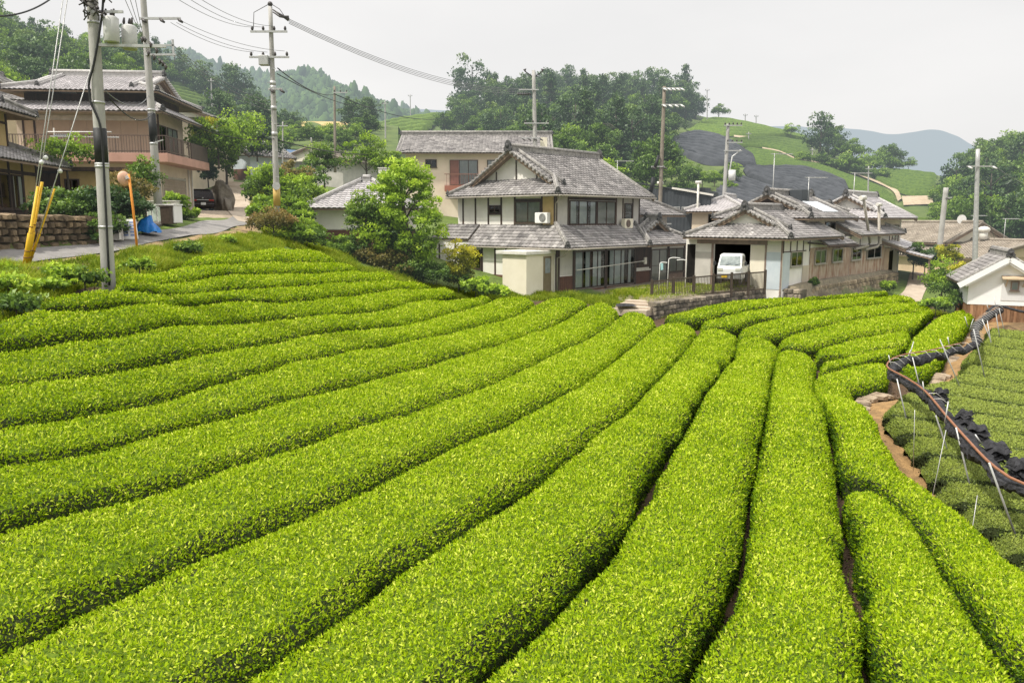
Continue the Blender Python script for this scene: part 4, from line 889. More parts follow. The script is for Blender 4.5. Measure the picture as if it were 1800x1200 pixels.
# ================================================================== charcoal shed and grey roof behind
p, rz = frame_of(1247, 398, 68, 20)
H11 = thing('tin_shed', 'charcoal corrugated shed with white roof edge and flue pipes', 'shed', p, rz)
walls(H11, .05, 7, .05, 6.5, -3, 3.0, m_black_sheet)
corrugated(H11, 'sheet_cladding', XF(0), 0, 6.5, -3, 3.2, m_black_sheet, pitch=.3); corrugated(H11, 'sheet_cladding', YF(0), 0, 7, -3, 2.6, m_black_sheet, pitch=.3)
b = MB(); b.prism([(-.15, -.2, 2.55), (-.15, 6.7, 3.75), (7.2, 6.7, 3.75), (7.2, -.2, 2.55)], (0, 0, .08)); b.build('roof', m_black_sheet, H11)
b = MB(); b.bar((-.2, -.25, 2.6), (-.2, 3.2, 3.22), .1, .16); b.build('roof_edge', m_offw, H11)
b = MB()
for y_ in (1.0, 4.2): b.tube([(-.3, y_ + .35, 1.1), (-.3, y_ + .05, 1.2), (-.3, y_, 1.5), (-.3, y_, 3.6)], .09, 8); b.tube([(-.3, y_ - .25, 3.65), (-.3, y_ + .25, 3.65)], .13, 8)
b.build('flue_pipe', m_offw, H11)
for y_ in (1.7, 2.5): window(H11, XF(-.05), y_, y_ + .65, 1.0, 1.65, 1, m_metal, 'f', sill=False)
p, rz = frame_of(1304, 396, 66, 30)
H12 = thing('house', 'small house with smooth silver grey hipped roof between charcoal shed and pole', 'house', p, rz)
walls(H12, 0, 5, 0, 4.2, -3, 1.15, m_beige)
roof(H12, -.6, 5.6, -.7, 4.9, 1.1, .42, 'hip', 'gable', tm=m_tile_l, rm=m_ridge_l, seed=95, var=.05, orn=.6)
window(H12, XF(0), 1.4, 2.8, .1, .9, 2, m_wood, None)
# ================================================================== far left house
A1 = (-20.6, 35, .1)
H13 = thing('old_house', 'old two storey timber house at the left edge above the stone wall', 'house', A1, math.radians(90 + 8))
walls(H13, -14, 1.0, .3, 7, -.3, 2.5, m_ochre); walls(H13, -14, .9, 1.3, 6.5, 2.5, 4.6, m_ochre, 'upper_wall')
yl, yu = YF(.3), YF(1.3)
posts(H13, yl, [(a - .07, a + .07, -.2, 2.3) for a in (-9, -7, -5.2, -3.4, -1.6, -.4, .93)] + [(-9, 1, 1.75, 1.9)])
for k, (a0, a1) in enumerate(((-6.9, -5.3), (-5.1, -3.5), (-3.3, -1.7), (-1.5, -.5))): window(H13, yl, a0, a1, .3, 1.72, 2, m_wood, 'c' if k != 2 else None)
panel(H13, 'dark_boarding', yl, -9, .9, -.3, .28, m_wood, .003, .03)
posts(H13, yu, [(a - .07, a + .07, 2.7, 4.4) for a in (-7, -4.6, -2.2, -.2, .83)] + [(-9, .9, 2.7, 2.95), (-9, .9, 3.95, 4.05)])
for a0, a1 in ((-6.8, -4.8), (-4.4, -2.4), (-2.0, -.3)): window(H13, yu, a0, a1, 2.98, 3.9, 2, m_wood, 'f')
roof(H13, -14.5, 1.9, .35, 7.4, 4.35, .5, 'gable', 'irimoya', xg=1.4, ov=.5, seed=101, base=.5)
skirt(H13, 'lower_roof', ((-14, -.85, 2.15), (1.9, -.85, 2.15)), ((-14, 1.3, 2.95), (.9, 1.3, 2.95)), hips=[((1.8, -.8, 2.17), (.9, 1.3, 2.95), (1, -1))], seed=102)
p, rz = frame_of(212, 372, 38, -5)
H14 = thing('annexe', 'low ochre annexe with flat dark roof behind the thick concrete pole', 'annexe', p, rz)
walls(H14, 0, 4, 0, 2.6, -1, 1.85, m_ochre); walls(H14, .6, 4, 2.6, 4.4, -1, 1.8, m_wood, 'side_wall')
b = MB(); b.box(-.5, -.4, 1.86, 4.5, 4.6, 2.02); b.build('roof', m_wood, H14)
window(H14, XF(0), .25, .65, .7, 1.3, 1, m_wood_l, None); window(H14, XF(0), 1.75, 2.4, .8, 1.5, 2, m_wood, None)
panel(H14, 'brick_base', XF(0), .0, .7, -1, .35, m_pink, .003, .03)
# ================================================================== beige garage house with balcony
p, rz = frame_of(283, 355, 50, -5); p[2] = .75
H15 = thing('balcony_house', 'beige two storey house with ground floor garage, pink balcony slab and double tiled roof', 'house', p, rz)
walls(H15, 0, 6.4, 0, 10, -1.5, 2.6, m_beige)
b = MB(); b.box(-1.6, -1.1, 2.602, 7.0, 9.2, 3.12); b.build('balcony_slab', m_pink, H15, bevel=.02)
walls(H15, .6, 6.3, .35, 8.4, 3.122, 5.9, m_beige, 'upper_wall')
x15, y15 = XF(.6), YF(.35)
b = MB()
yg = YF(0)
for k in range(14): yg.box(b, .5, 4.9, -.9 + k * .19, -.9 + k * .19 + .178, .003, .03 + .012 * (k % 2))
b.build('garage_door', mat('brown_shutter', (.26, .20, .14), (.34, .27, .20), 1, .6, haze=True), H15)
posts(H15, yg, [(.38, .5, -1, 1.95), (4.9, 5.02, -1, 1.95), (.38, 5.02, 1.77, 1.9)], m_gutter, .06, 'door_frame')
b = MB(); b.tube([(5.6, -.08, 2.55), (5.6, -.08, -1)], .05, 6); b.tube([(6.3, -.08, 2.55), (6.3, -.08, -1)], .05, 6); b.build('downpipe', m_offw, H15)
for a0, a1, st in ((.2, 1.9, 'f'), (2.0, 3.7, 'f'), (3.8, 5.3, 'f')):
    pass
b = MB()
for k in range(7): x15.box(b, .3 + k * 1.0, 1.27 + k * 1.0, 3.15, 5.2, .003, .03)
b.build('storm_shutters', mat('tan_shutter', (.46, .35, .25), (.52, .40, .29), 1.2, .7, haze=True), H15)
posts(H15, x15, [(0, 8.05, 5.22, 5.5)], m_offw, .06, 'lintel')
posts(H15, x15, [(a, a + .1, 3.12, 5.6) for a in (0, 7.3, 7.95)], m_wood, .07)
window(H15, y15, 1.0, 2.7, 3.15, 5.1, 2, m_brown_al, None, sill=False, name='balcony_door'); window(H15, y15, 3.0, 4.9, 3.4, 5.1, 2, m_brown_al, 'f')
panel(H15, 'ochre_panel', x15, 7.4, 7.95, 3.2, 5.3, m_tan, .003, .02)
def rail(p0, p1):
    b = MB(); L = np.linalg.norm(np.subtract(p1, p0)); n = int(L / .16)
    for i in range(n + 1):
        q = np.array(p0) + (np.array(p1) - np.array(p0)) * i / n; b.bar(q, q + [0, 0, 1.0], .022 if i % 9 else .05, .022 if i % 9 else .05)
    for z_ in (.12, 1.02): b.bar(np.array(p0) + [0, 0, z_], np.array(p1) + [0, 0, z_], .05, .05)
    b.build('balcony_rail', mat('brown_rail', (.10, .07, .055), (.13, .09, .07), 2, .5, haze=True), H15)
rail((-1.5, 9.1, 3.122), (-1.5, -1.0, 3.122)); rail((-1.5, -1.0, 3.122), (3.2, -1.0, 3.122))
b = MB(); b.box(3.3, -1.05, 3.122, 6.9, -.98, 4.15); b.build('balcony_screen', mat('brown_screen', (.07, .05, .04), (.10, .07, .055), 2, .6, haze=True), H15)
tl = dict(tm=m_tile_l, rm=m_ridge_l, var=.12)
skirt(H15, 'lower_roof', ((-1.3, 9.6, 5.55), (-1.3, -.9, 5.55)), ((1.4, 8.6, 6.4), (1.4, .7, 6.4)), hips=[((-1.25, -.85, 5.57), (1.4, .7, 6.4), (-1, -1))], seed=111, **tl)
skirt(H15, 'lower_roof', ((-1.3, -.9, 5.55), (7.4, -.9, 5.55)), ((1.4, .7, 6.4), (7.4, .7, 6.4)), seed=112, **tl)
walls(H15, 1.4, 6.9, .7, 8.2, 5.9, 6.9, m_wood, 'clerestory')
hr = turned(H15, 'upper_roof', (4.2, 4.2, 0), math.pi / 2)
roof(hr, -4.6, 4.6, -4.6, 4.6, 6.85, .33, 'irimoya', 'irimoya', xg=1.6, ov=.5, seed=113, orn=.9, **tl)
# roofs further up the lane
p, rz = frame_of(345, 270, 66, 0)
H16 = thing('house', 'house with long grey roof sloping down to the right behind the beige balcony house', 'house', p, rz)
walls(H16, 0, 10, .5, 10.5, -6, 2.9, m_beige)
roof(H16, -1, 11, -1.9, 11.7, 2.75, .34, 'gable', 'gable', seed=121, orn=.8, base=.55)
p, rz = frame_of(440, 300, 78, 35)
H17 = thing('gate_house', 'small white walled outbuilding with grey roof at the top of the lane', 'outbuilding', p, rz)
walls(H17, 0, 4, 0, 3.6, -2, 1.4, m_blue); roof(H17, -.8, 5, -.9, 4.4, 1.35, .5, 'gable', 'gable', seed=122, orn=.6)
panel(H17, 'brown_base', XF(0), 0, 3.6, -2, .2, m_dado, .003, .03)
p, rz = frame_of(498, 300, 86, 35)
H18 = thing('house', 'house with deep blue metal roof above the lane', 'house', p, rz)
walls(H18, 0, 5, 2.0, 5, -4, 1.5, m_dim)
b = MB(); b.prism([(-.5, 1.4, 1.45), (-.5, 5.6, 1.45), (-.5, 3.5, 2.6)], (6, 0, 0)); b.build('roof', mat('blue_metal_roof', (.05, .11, .20), (.08, .15, .26), 2, .5, haze=True), H18)
p, rz = frame_of(603, 318, 84, 15)
H19 = thing('barn', 'low cream barn with wide corrugated gable above the shrubs', 'barn', p, rz)
walls(H19, 0, 9, 0, 6.8, -3, 2.1, m_dim)
roof(H19, -.8, 10, -.9, 7.8, 2.0, .33, 'gable', 'gable', tm=m_tile_b, rm=m_tile_b, gm=m_cream, verge=.3, seed=131, orn=0, ridge_h=.1)
p, rz = frame_of(15, 215, 62, -10)
H20 = thing('house', 'house with steep grey tiled roof behind the old timber house at the left edge', 'house', p, rz)
walls(H20, 0, 8, -1, 9, -8, 1.5, m_tan); roof(H20, -1, 9, -2.6, 10, 1.5, .5, 'irimoya', 'gable', seed=141, orn=.9)
# ================================================================== poles and wires
m_black = mat('black_rubber', (.012, .012, .012), (.03, .03, .03), 5, .6, haze=True)
m_yellow = mat('yellow_guard', (.62, .36, .02), (.75, .46, .03), 3, .5)
m_orange = mat('orange_paint', (.62, .22, .03), (.74, .30, .05), 3, .5)
m_insul = mat('dark_insulator', (.035, .03, .028), (.08, .07, .065), 9, .4, haze=True)
m_porc = mat('white_porcelain', (.6, .6, .58), (.72, .72, .7), 5, .4, haze=True)
m_wire = mat('wire_grey', (.16, .16, .165), (.22, .22, .225), 5, .6, haze=True)
m_woodpole = mat('weathered_pole', (.17, .14, .11), (.30, .26, .21), 3, .9, stretch=(1, 1, .3), haze=True, bump=.2)
def pole(label, b, t, r0, r1, arms=(), extras=None, m=None, cat='utility pole', rz=0., group='utility poles in the village'):
    """b, t = (u, v, Y) of base and top; arms: (height below the top, from, to, n insulators, up?)"""
    B, T = at(*b), at(*t); o = thing('utility_pole', label, cat, B, 0, group)
    d = T - B; H_ = np.linalg.norm(d); ax = d / H_; q = MB()
    q.tube([tuple(ax * H_ * k / 10 - (ax * 1.0 if k == 0 else 0)) for k in range(11)], [r0 + (r1 - r0) * k / 10 for k in range(11)], 14)
    q.build('shaft', m or m_concrete, o)
    ca, sa = math.cos(rz), math.sin(rz)
    for (dn, x0, x1, n, st) in arms:
        c = ax * (H_ - dn); q = MB(); rr = r1 + .03
        P_ = lambda x, y=-rr, z=0.: (c[0] + x * ca - y * sa, c[1] + x * sa + y * ca, c[2] + z)
        q.bar(P_(x0), P_(x1), .09, .09); ar = q.build('crossarm', m_metal, o)
        if n:
            for k in range(n):
                q = MB(); x = x0 + .1 + (x1 - x0 - .2) * k / max(1, n - 1)
                if st == 'up': q.tube([P_(x, -rr, .04), P_(x, -rr, .12), P_(x, -rr, .2), P_(x, -rr, .26)], [.03, .075, .06, .03], 7)
                else: q.tube([P_(x, -rr, -.02), P_(x + .1, -rr - .1, -.10), P_(x + .25, -rr - .2, -.2)], [.05, .07, .05], 7)
                q.build('insulator', m_insul if st != 'white' else m_porc, ar)
    if extras: extras(o, ax, H_, r0, r1)
    return o, B, ax, H_
def band(o, ax, H_, z0, z1, r, m, name='band'):
    q = MB(); q.tube([tuple(ax * z0), tuple(ax * z1)], r, 16); return q.build(name, m, o)
def P1x(o, ax, H_, r0, r1):
    rr = lambda z: r0 + (r1 - r0) * z / H_
    z_ = lambda v: (512 - v) / (512 + 120) * H_
    band(o, ax, H_, z_(283), z_(224), rr(z_(250)) + .006, m_black, 'black_sleeve')
    for v in (180, 286, 290, 46, 396): band(o, ax, H_, z_(v) - .03, z_(v) + .03, rr(z_(v)) + .012, m_metal, 'steel_band')
    for x, y, v0, v1 in ((.46, -.05, 80, 40), (.72, .35, 86, 48)):
        q = MB(); a, b_ = ax * z_(v0) + [x, y, 0], ax * z_(v1) + [x, y, 0]
        q.tube([a, a + [0, 0, .03], b_, b_ + [0, 0, .05]], [.17, .19, .19, .13], 14); tr = q.build('transformer', mat('transformer_grey', (.44, .44, .42), (.52, .52, .5), 4, .5), o)
        q = MB()
        for k in range(3): c = b_ + [-.1 + .1 * k, -.05 + .08 * (k % 2), .04]; q.tube([c, c + [0, 0, .08], c + [.02, 0, .18]], [.025, .035, .02], 6)
        q.build('bushings', m_insul, tr)
    q = MB(); q.bar(ax * z_(84) + [.1, -.05, 0], ax * z_(84) + [1.75, .1, 0], .07, .07); q.bar(ax * z_(30) + [-.1, -.1, 0], ax * z_(30) + [.8, -.1, 0], .06, .06); q.build('bracket', m_metal, o)
    q = MB(); pts = [ax * z_(v) + [x, -rr(z_(v)) - .03, 0] for v, x in ((-60, .45), (20, .34), (70, .2), (120, .02), (150, -.12), (180, -.1), (225, .12), (300, .14), (400, .13), (500, .12))]
    q.tube([tuple(p_) for p_ in resample(np.array(pts), 40)], .028, 6); q.build('cable', m_black, o)
    rl = random.Random(4); q = MB()
    for k in range(22):
        c = ax * z_(rl.uniform(8, 42)) + np.array([rl.uniform(-.1, .38), -rr(z_(30)) - rl.uniform(.02, .2), rl.uniform(-.1, .1)])
        q.tube([tuple(c), tuple(c + np.array([rl.uniform(-.15, .15), -.05, rl.uniform(.05, .2)])), tuple(c + np.array([rl.uniform(-.2, .2), 0, rl.uniform(-.1, .1)]))], .018, 5)
    for k in range(5): c = ax * z_(14 + 6 * k) + [.14 + .05 * k, -.24, 0]; q.ball(tuple(c), .045, 0, 7, 4)
    q.build('cable_joints', m_insul, o)
    q = MB()
    for k in range(9):
        c = ax * z_(70 + k * 4 + rl.uniform(-5, 15)) + [1.15 + .07 * k, .05, 0]; q.tube([tuple(c), tuple(c + [.04, 0, -.06]), tuple(c + [.03, -.03, -.14])], [.025, .04, .02], 6)
    q.build('hanging_insulators', m_insul, o)
pole('thickest grey concrete pole with black sleeve and two round transformers, at the field edge', (192, 512, 21), (154, -140, 21), .175, .125, [], P1x)
def P2x(o, ax, H_, r0, r1):
    z_ = lambda v: (345 - v) / 385 * H_
    band(o, ax, H_, z_(250), z_(196), r0 * .92, m_black, 'dark_sleeve'); band(o, ax, H_, z_(252), z_(248), r0 * .95, m_metal, 'steel_band'); band(o, ax, H_, z_(192), z_(188), r0 * .95, m_metal, 'steel_band')
    q = MB(); q.bar(ax * z_(77) + [0, -.15, 0], ax * z_(78) + [1.25, -.15, 0], .06, .06); q.bar(ax * z_(94) + [0, -.15, 0], ax * z_(94) + [1.3, -.15, 0], .08, .08); q.bar(ax * z_(94) + [1.2, -.15, -.1], ax * z_(72) + [1.2, -.15, .1], .06, .08); q.build('wire_bracket', m_metal, o)
    q = MB(); q.bar(ax * z_(248) + [.1, -.1, 0], ax * z_(244) + [.5, -.2, 0], .05, .05); q.build('step_bolt', m_metal, o)
pole('concrete pole with dark sleeve standing in front of the beige balcony house', (277, 345, 36), (249, -40, 36), .18, .12, [(1.72, -.15, 1.6, 3, 'side')], P2x)
def P3x(o, ax, H_, r0, r1):
    z_ = lambda v: (362 - v) / 352 * H_
    band(o, ax, H_, z_(362), z_(322), r0 + .02, mat('pale_yellow_guard', (.50, .34, .10), (.62, .44, .16), 3, .6), 'yellow_guard')
    q = MB(); c = ax * z_(326) + [.06, -.2, 0]; q.tube([tuple(c), tuple(c + [0, -.03, 0])], .2, 16); q.build('round_disc', m_metal, o)
    q = MB(); c = ax * z_(102) + [-.33, -.1, 0]; q.box(c[0] - .28, c[1] - .2, c[2] - .28, c[0] + .2, c[1] + .2, c[2] + .2); q.build('transformer', m_metal, o, bevel=.03)
    q = MB()
    for a, b_ in ((16, 34), (20, 30)): q.tube([tuple(ax * z_(a) + [.15, -.1, 0]), tuple(ax * z_(a + 8) + [.5, -.15, 0]), tuple(ax * z_(b_) + [.95, -.2, 0])], [.03, .05, .09], 7)
    q.ball(tuple(ax * (H_ + .12)), .13, 0, 9, 5)
    q.tube([tuple(ax * (H_ + .1) + [-.1, 0, 0]), tuple(ax * (H_ - .3) + [-.8, -.1, 0]), tuple(ax * z_(48) + [-.85, -.1, 0])], .018, 5)
    q.tube([tuple(ax * (H_ + .1) + [.1, 0, 0]), tuple(ax * (H_ - .15) + [.5, -.1, 0]), tuple(ax * z_(36) + [.9, -.1, 0])], .018, 5)
    q.build('top_insulators', m_insul, o)
    for v in (186, 232, 142, 150): band(o, ax, H_, z_(v) - .1, z_(v) + .1, r0 * .95, m_metal, 'steel_band')
    q = MB()
    for k in range(9): q.bar(ax * z_(310 - 24 * k) + [0, -.1, 0], ax * z_(310 - 24 * k) + [.22 * (-1) ** k, -.2, 0], .03, .03)
    q.build('step_bolts', m_metal, o)
pole('tall concrete pole with many crossarms and a yellow foot guard, by the lane', (487, 362, 42), (475, 12, 42), .16, .10, [(1.22, -1.0, .85, 4, 'up'), (2.45, -1.1, .9, 4, 'up'), (4.0, -.2, .5, 2, 'side')], P3x)
pole('dark slender wooden pole standing alone behind the cream barn', (589, 285, 80), (588, 152, 80), .14, .10, [(.6, -.1, 1.3, 3, 'up')], m=m_woodpole)
def P5x(o, ax, H_, r0, r1):
    for sx in (-1, 1):
        q = MB(); q.tube([tuple(ax * (H_ - .6)), tuple(ax * (H_ - .1) + [sx * .7, 0, 0]), tuple(ax * (H_ + .1) + [sx * .75, 0, 0])], [.05, .05, .15], 7); q.build('top_insulator', m_insul, o)
    q = MB()
    for k in range(6): q.tube([tuple(ax * (H_ - 1.9) + [-.3 - .2 * k, -.1, 0]), tuple(ax * (H_ - 2.0) + [-.4 - .2 * k, -.1, 0])], .13, 7)
    q.build('insulator_string', m_insul, o)
    q = MB(); c = ax * (H_ - 5.9) + [.75, 0, 0]; q.box(c[0] - .3, c[1] - .02, c[2] - .4, c[0] + .3, c[1] + .02, c[2] + .4); q.build('sign_plate', m_cream, o)
pole('concrete pole with insulator clusters rising behind the peach house roof end', (942, 330, 70), (938, 124, 70), .2, .15, [(1.6, -1.3, .4, 0, 'up'), (4.35, -.9, 1.2, 4, 'up'), (5.6, -1.2, .5, 4, 'side'), (6.9, .1, 1.8, 0, 'up')], P5x)
def P6x(o, ax, H_, r0, r1):
    q = MB(); c = ax * (H_ * .47); q.tube([tuple(c + [-.9, -.2, -2.1]), tuple(c + [-.55, -.2, -.7])], [.05, .05], 6); q.tube([tuple(c + [-.8, -.2, -1.4]), tuple(c + [-.62, -.2, -.2])], .14, 8); q.tube([tuple(c + [-.55, -.2, .4]), tuple(c + [-.25, -.2, 1.4])], .12, 8); q.build('guy_sleeves', m_black, o)
pole('weathered tan pole with two white crossarms at its top, beside the charcoal shed', (1157, 440, 62), (1168, 152, 62), .17, .12, [(.15, -.2, 1.3, 5, 'white'), (1.35, -.2, 1.35, 4, 'white'), (5.9, -.8, .2, 2, 'side'), (10.2, -.6, .9, 0, 'up')], P6x, m=m_woodpole)
def P7x(o, ax, H_, r0, r1):
    q = MB(); c = ax * (H_ * .47) + [.55, -.1, 0]; q.tube([tuple(c + [0, 0, -.5]), tuple(c + [0, 0, .4])], .32, 12); q.build('transformer', m_porc, o)
    q = MB(); q.tube([tuple(ax * (H_ * .6) + [.3, -.1, -.8]), tuple(ax * (H_ * .6) + [.5, -.1, .5]), tuple(ax * (H_ * .62) + [1.2, -.1, .9])], .06, 6); q.build('cable_duct', m_porc, o)
pole('grey pole with a white transformer and three crossarms in front of the black shade nets', (1271, 385, 72), (1280, 218, 72), .19, .14, [(.15, -.4, 1.2, 5, 'up'), (1.6, -.1, 1.3, 4, 'up'), (2.3, -.3, 1.3, 0, 'up'), (6.6, -.2, .9, 0, 'up')], P7x)
pole('slim silver pole with one crossarm rising in front of the right hand wood', (1713, 478, 62), (1719, 262, 62), .20, .15, [(1.3, -.9, 1.15, 2, 'white')], m=m_metal)
pole('leaning plain grey pole behind the dark open store front', (1652, 432, 74), (1663, 330, 74), .24, .22, [(.9, -.1, .5, 1, 'side')])
for lab, b_, t_ in (('thin dark pole on the skyline beside the lone hilltop tree', (1243, 210, 185), (1243, 156, 185)), ('thin pole on the ridge above the peach house', (722, 225, 190), (721, 166, 190)),
    ('pale thin pole on the wooded slope behind the long grey roof', (373, 190, 130), (371, 138, 130)), ('slim lattice topped pole left of the peach house roof', (678, 268, 120), (677, 178, 120)),
    ('thin pole standing in the lower green tea rows of the hill', (1316, 262, 160), (1316, 232, 160)), ('thin pole on the skyline just right of the hilltop tree', (1310, 216, 190), (1310, 200, 190)),
    ('second thin pole on the skyline right of the hilltop tree', (1329, 220, 190), (1329, 202, 190)), ('thin pole beside the dark clump on the right slope', (1428, 290, 150), (1428, 260, 150)),
    ('grey pole among the stone path terraces above the pale roofed house', (1526, 340, 120), (1527, 292, 120)), ('thin lamp post above the cream barn roof', (548, 305, 80), (547, 242, 80)), ('thin post left of the cream barn', (497, 290, 78), (497, 214, 78))):
    pole(lab, b_, t_, .12 if b_[2] > 100 else .07, .09 if b_[2] > 100 else .06, [(.4, -.5, .5, 2, 'up')] if b_[1] != 305 else [], group='thin poles in the distance')
def wire(a, b_, sag=.5, r=.012, name='power_line', label=None, group='overhead wires', n=16, m=None, cat='wire'):
    A, B = at(*a), at(*b_); t = np.linspace(0, 1, n)[:, None]; P = A + (B - A) * t; P[:, 2] -= (4 * sag * t * (1 - t))[:, 0]
    q = MB(); q.tube([tuple(p_) for p_ in P], r, 5); o = q.build(name, m or m_wire, None); return tag(o, label or 'thin grey overhead wire', cat, group)
for k, (a, b_) in enumerate([((300, 40, 36), (446, 92, 42)), ((310, 40, 36), (470, 92, 42)), ((318, 37, 36), (500, 90, 42)), ((308, -4, 30), (446, 48, 42)), ((326, -6, 30), (462, 48, 42)), ((342, -8, 30), (480, 46, 42))]):
    wire(a, b_, .25, .011, label='thin grey wire running to the tall many armed pole from the left')
for k in range(4): wire((508, 34 + 2.5 * k, 42), (928, 156 + 3 * k, 70), .95, .016, label='thin grey wire sagging across the open sky right of the many armed pole')
for k in range(3): wire((300, 76 + 6 * k, 36), (472, 178 + 8 * k, 42), .35, .012, label='thin wire dropping from the bracket of the dark sleeved pole')
wire((488, 120, 42), (589, 166, 80), .5, .03, label='black bundled cable running down to the dark wooden pole', m=m_black); wire((589, 166, 80), (790, 206, 150), 1.2, .05, label='dark cable running from the wooden pole towards the hill', m=m_black)
wire((487, 130, 42), (680, 178, 120), 1.2, .025, label='dark wire passing over the far wooded mountain', m=m_black)
wire((486, 246, 42), (720, 262, 72), .6, .03, label='black cable hanging low across the cream barn', m=m_black); wire((278, 190, 36), (486, 244, 42), .5, .02, label='black cable from the dark sleeved pole to the many armed pole', m=m_black)
wire((-20, 28, 18), (95, -6, 21), .15, .02, label='black cable crossing the top left corner', m=m_black)
wire((192, 172, 21), (270, 197, 36), .45, .02, label='black cable slung between the two nearest concrete poles', m=m_black); wire((185, 160, 21), (262, 168, 36), .4, .014, label='grey cable slung between the two nearest concrete poles')
for k in range(3): wire((216 + 10 * k, -10, 26), (258, 78 + 6 * k, 36), .1, .010, label='fine wire falling from the top edge to the dark sleeved pole')
wire((1748, 291, 62), (1830, 330, 66), .3, .02, label='wire leaving the silver pole to the right'); wire((1722, 300, 62), (1748, 420, 66), .1, .015, label='steep guy wire beside the silver pole')
for k in range(2): wire((1640, 322 + 8 * k, 300), (1700, 312 + 9 * k, 300), .3, .06, label='faint far wire in front of the blue mountains')
# guy wires with yellow guards
gb = at(46, 470, 21)
for k, (ub, vb, um, vm, ut, vt) in enumerate(((43, 470, 67, 328, 112, -10), (46, 470, 74, 320, 120, -12), (50, 468, 96, 332, 160, 120))):
    Bp, Mp, Tp = at(ub, vb, 21 + .1 * k), at(um, vm, 21 + .1 * k), at(ut, vt, 21)
    o = thing('guy_wire', ('leftmost yellow guarded guy wire by the road', 'middle yellow guarded guy wire by the road', 'right, more slanting guy wire with a slim yellow guard')[k], 'guy wire', Bp, 0, 'yellow guarded guy wires')
    q = MB(); q.tube([(0, 0, 0), tuple(Tp - Bp)], .012, 6); q.build('steel_strand', m_metal, o)
    q = MB(); d = Mp - Bp; q.tube([(0, 0, 0), tuple(d * .42), tuple(d * .43), tuple(d)], [.062, .062, .042, .038] if k < 2 else [.036, .036, .03, .026], 10); gd = q.build('guard', m_yellow, o)
    q = MB()
    for f in (.12, .2, .42, .5): q.tube([tuple(d * f), tuple(d * (f + .012))], (.072 if f < .42 else .05) * (1 if k < 2 else .65), 10)
    q.build('clamp', mat('brown_band', (.20, .10, .03), (.28, .15, .05), 4, .6), gd)
    e = Mp - Bp + (Tp - Bp) * .09; q = MB(); q.ball(tuple(e), .06, 0, 8, 5); q.ball(tuple(e + (Tp - Bp) * .004), .04, 0, 8, 5); q.build('insulator', m_porc, o)
# ================================================================== road mirror
o = thing('traffic_mirror', 'round traffic mirror seen from behind on an orange pole by the road', 'traffic mirror', at(242, 442, 28))
q = MB(); h_ = 2.75; q.tube([(0, 0, -.3), (-.05, 0, 1.4), (-.12, 0, h_ - .1)], .042, 10); q.build('pole', m_orange, o)
q = MB(); c = np.array([-.3, .05, h_ - .25]); nn = np.array([-.90, .42, -.08]); q.tube([tuple(c - nn * .08), tuple(c - nn * .05), tuple(c), tuple(c + nn * .03)], [.09, .21, .25, .262], 22); mr_ = q.build('mirror_shell', mat('orange_mirror_back', (.58, .33, .22), (.70, .46, .33), 2, .4), o)
q = MB(); q.tube([tuple(c + nn * .032), tuple(c + nn * .04)], [.235, .21], 22); q.build('mirror_face', mat('mirror_face', (.7, .7, .7), (.75, .75, .75), 2, .05, metal=1), mr_)
q = MB(); q.bar((-.12, -.05, h_ - .2), tuple(c - nn * .1), .1, .12); q.build('bracket', m_metal, o)
q = MB(); q.box(-.45, -.2, -.25, .2, .2, .04); q.build('footing', m_conc, o, bevel=.03)
# ================================================================== vehicles
def wheel(parent, x, y, z, r, w, m_r=None):
    t = MB(); t.tube([(x, y - w / 2, z), (x, y - w / 2 + .03, z), (x, y + w / 2 - .03, z), (x, y + w / 2, z)], [r - .03, r, r, r - .03], 20); o = t.build('wheel', m_black, parent)
    t = MB(); s = 1 if y > 0 else -1; t.tube([(x, y + s * (w / 2 - .02), z), (x, y + s * (w / 2 + .006), z)], [r * .62, r * .58], 16); t.build('hubcap', m_metal, o)
def loft(mb, secs, mi=0, smooth=False):
    """secs: list of (x, [(y,z)...]) rings with equal counts"""
    n = len(secs[0][1]); vs = []; fs = []
    for x, ring in secs: vs += [(x + (p_[2] if len(p_) > 2 else 0), p_[0], p_[1]) for p_ in ring]
    for i in range(len(secs) - 1):
        for k in range(n): fs.append((i * n + k, i * n + (k + 1) % n, (i + 1) * n + (k + 1) % n, (i + 1) * n + k))
    fs.append(tuple(range(n))[::-1]); fs.append(tuple(range((len(secs) - 1) * n, len(secs) * n))); mb.add(vs, fs, mi, .5, smooth)
def ring(hw, z0, z1, top=.85, r=.12): # half width, bottom, top
    return [(-hw + .06, z0), (-hw, z0 + .15), (-hw, z0 + (z1 - z0) * .5), (-hw * top - .02, z1 - r), (-hw * top + r, z1), (hw * top - r, z1), (hw * top + .02, z1 - r), (hw, z0 + (z1 - z0) * .5), (hw, z0 + .15), (hw - .06, z0)]
cp = at(345, 373, 60)
CAR = thing('parked_car', 'dark plum boxy hatchback parked on the lane, seen from behind', 'car', cp, math.radians(90 + 36))
m_plum = mat('dark_plum_paint', (.016, .010, .014), (.022, .014, .02), 2, .25, spec=.6)
q = MB(); loft(q, [(-1.95, ring(.80, .38, 1.0)), (-1.9, ring(.84, .3, 1.5)), (-1.72, ring(.845, .26, 1.64)), (-.2, ring(.845, .24, 1.66)), (.75, ring(.845, .24, 1.58)), (1.12, ring(.84, .25, 1.08, .92)), (1.75, ring(.82, .27, .98, .92)), (1.95, ring(.74, .35, .75, .92))]); bd = q.build('body', m_plum, CAR, bevel=.05)
m_cg = mat('tinted_car_glass', (.010, .012, .014), (.014, .016, .018), 1, .06, spec=.8)
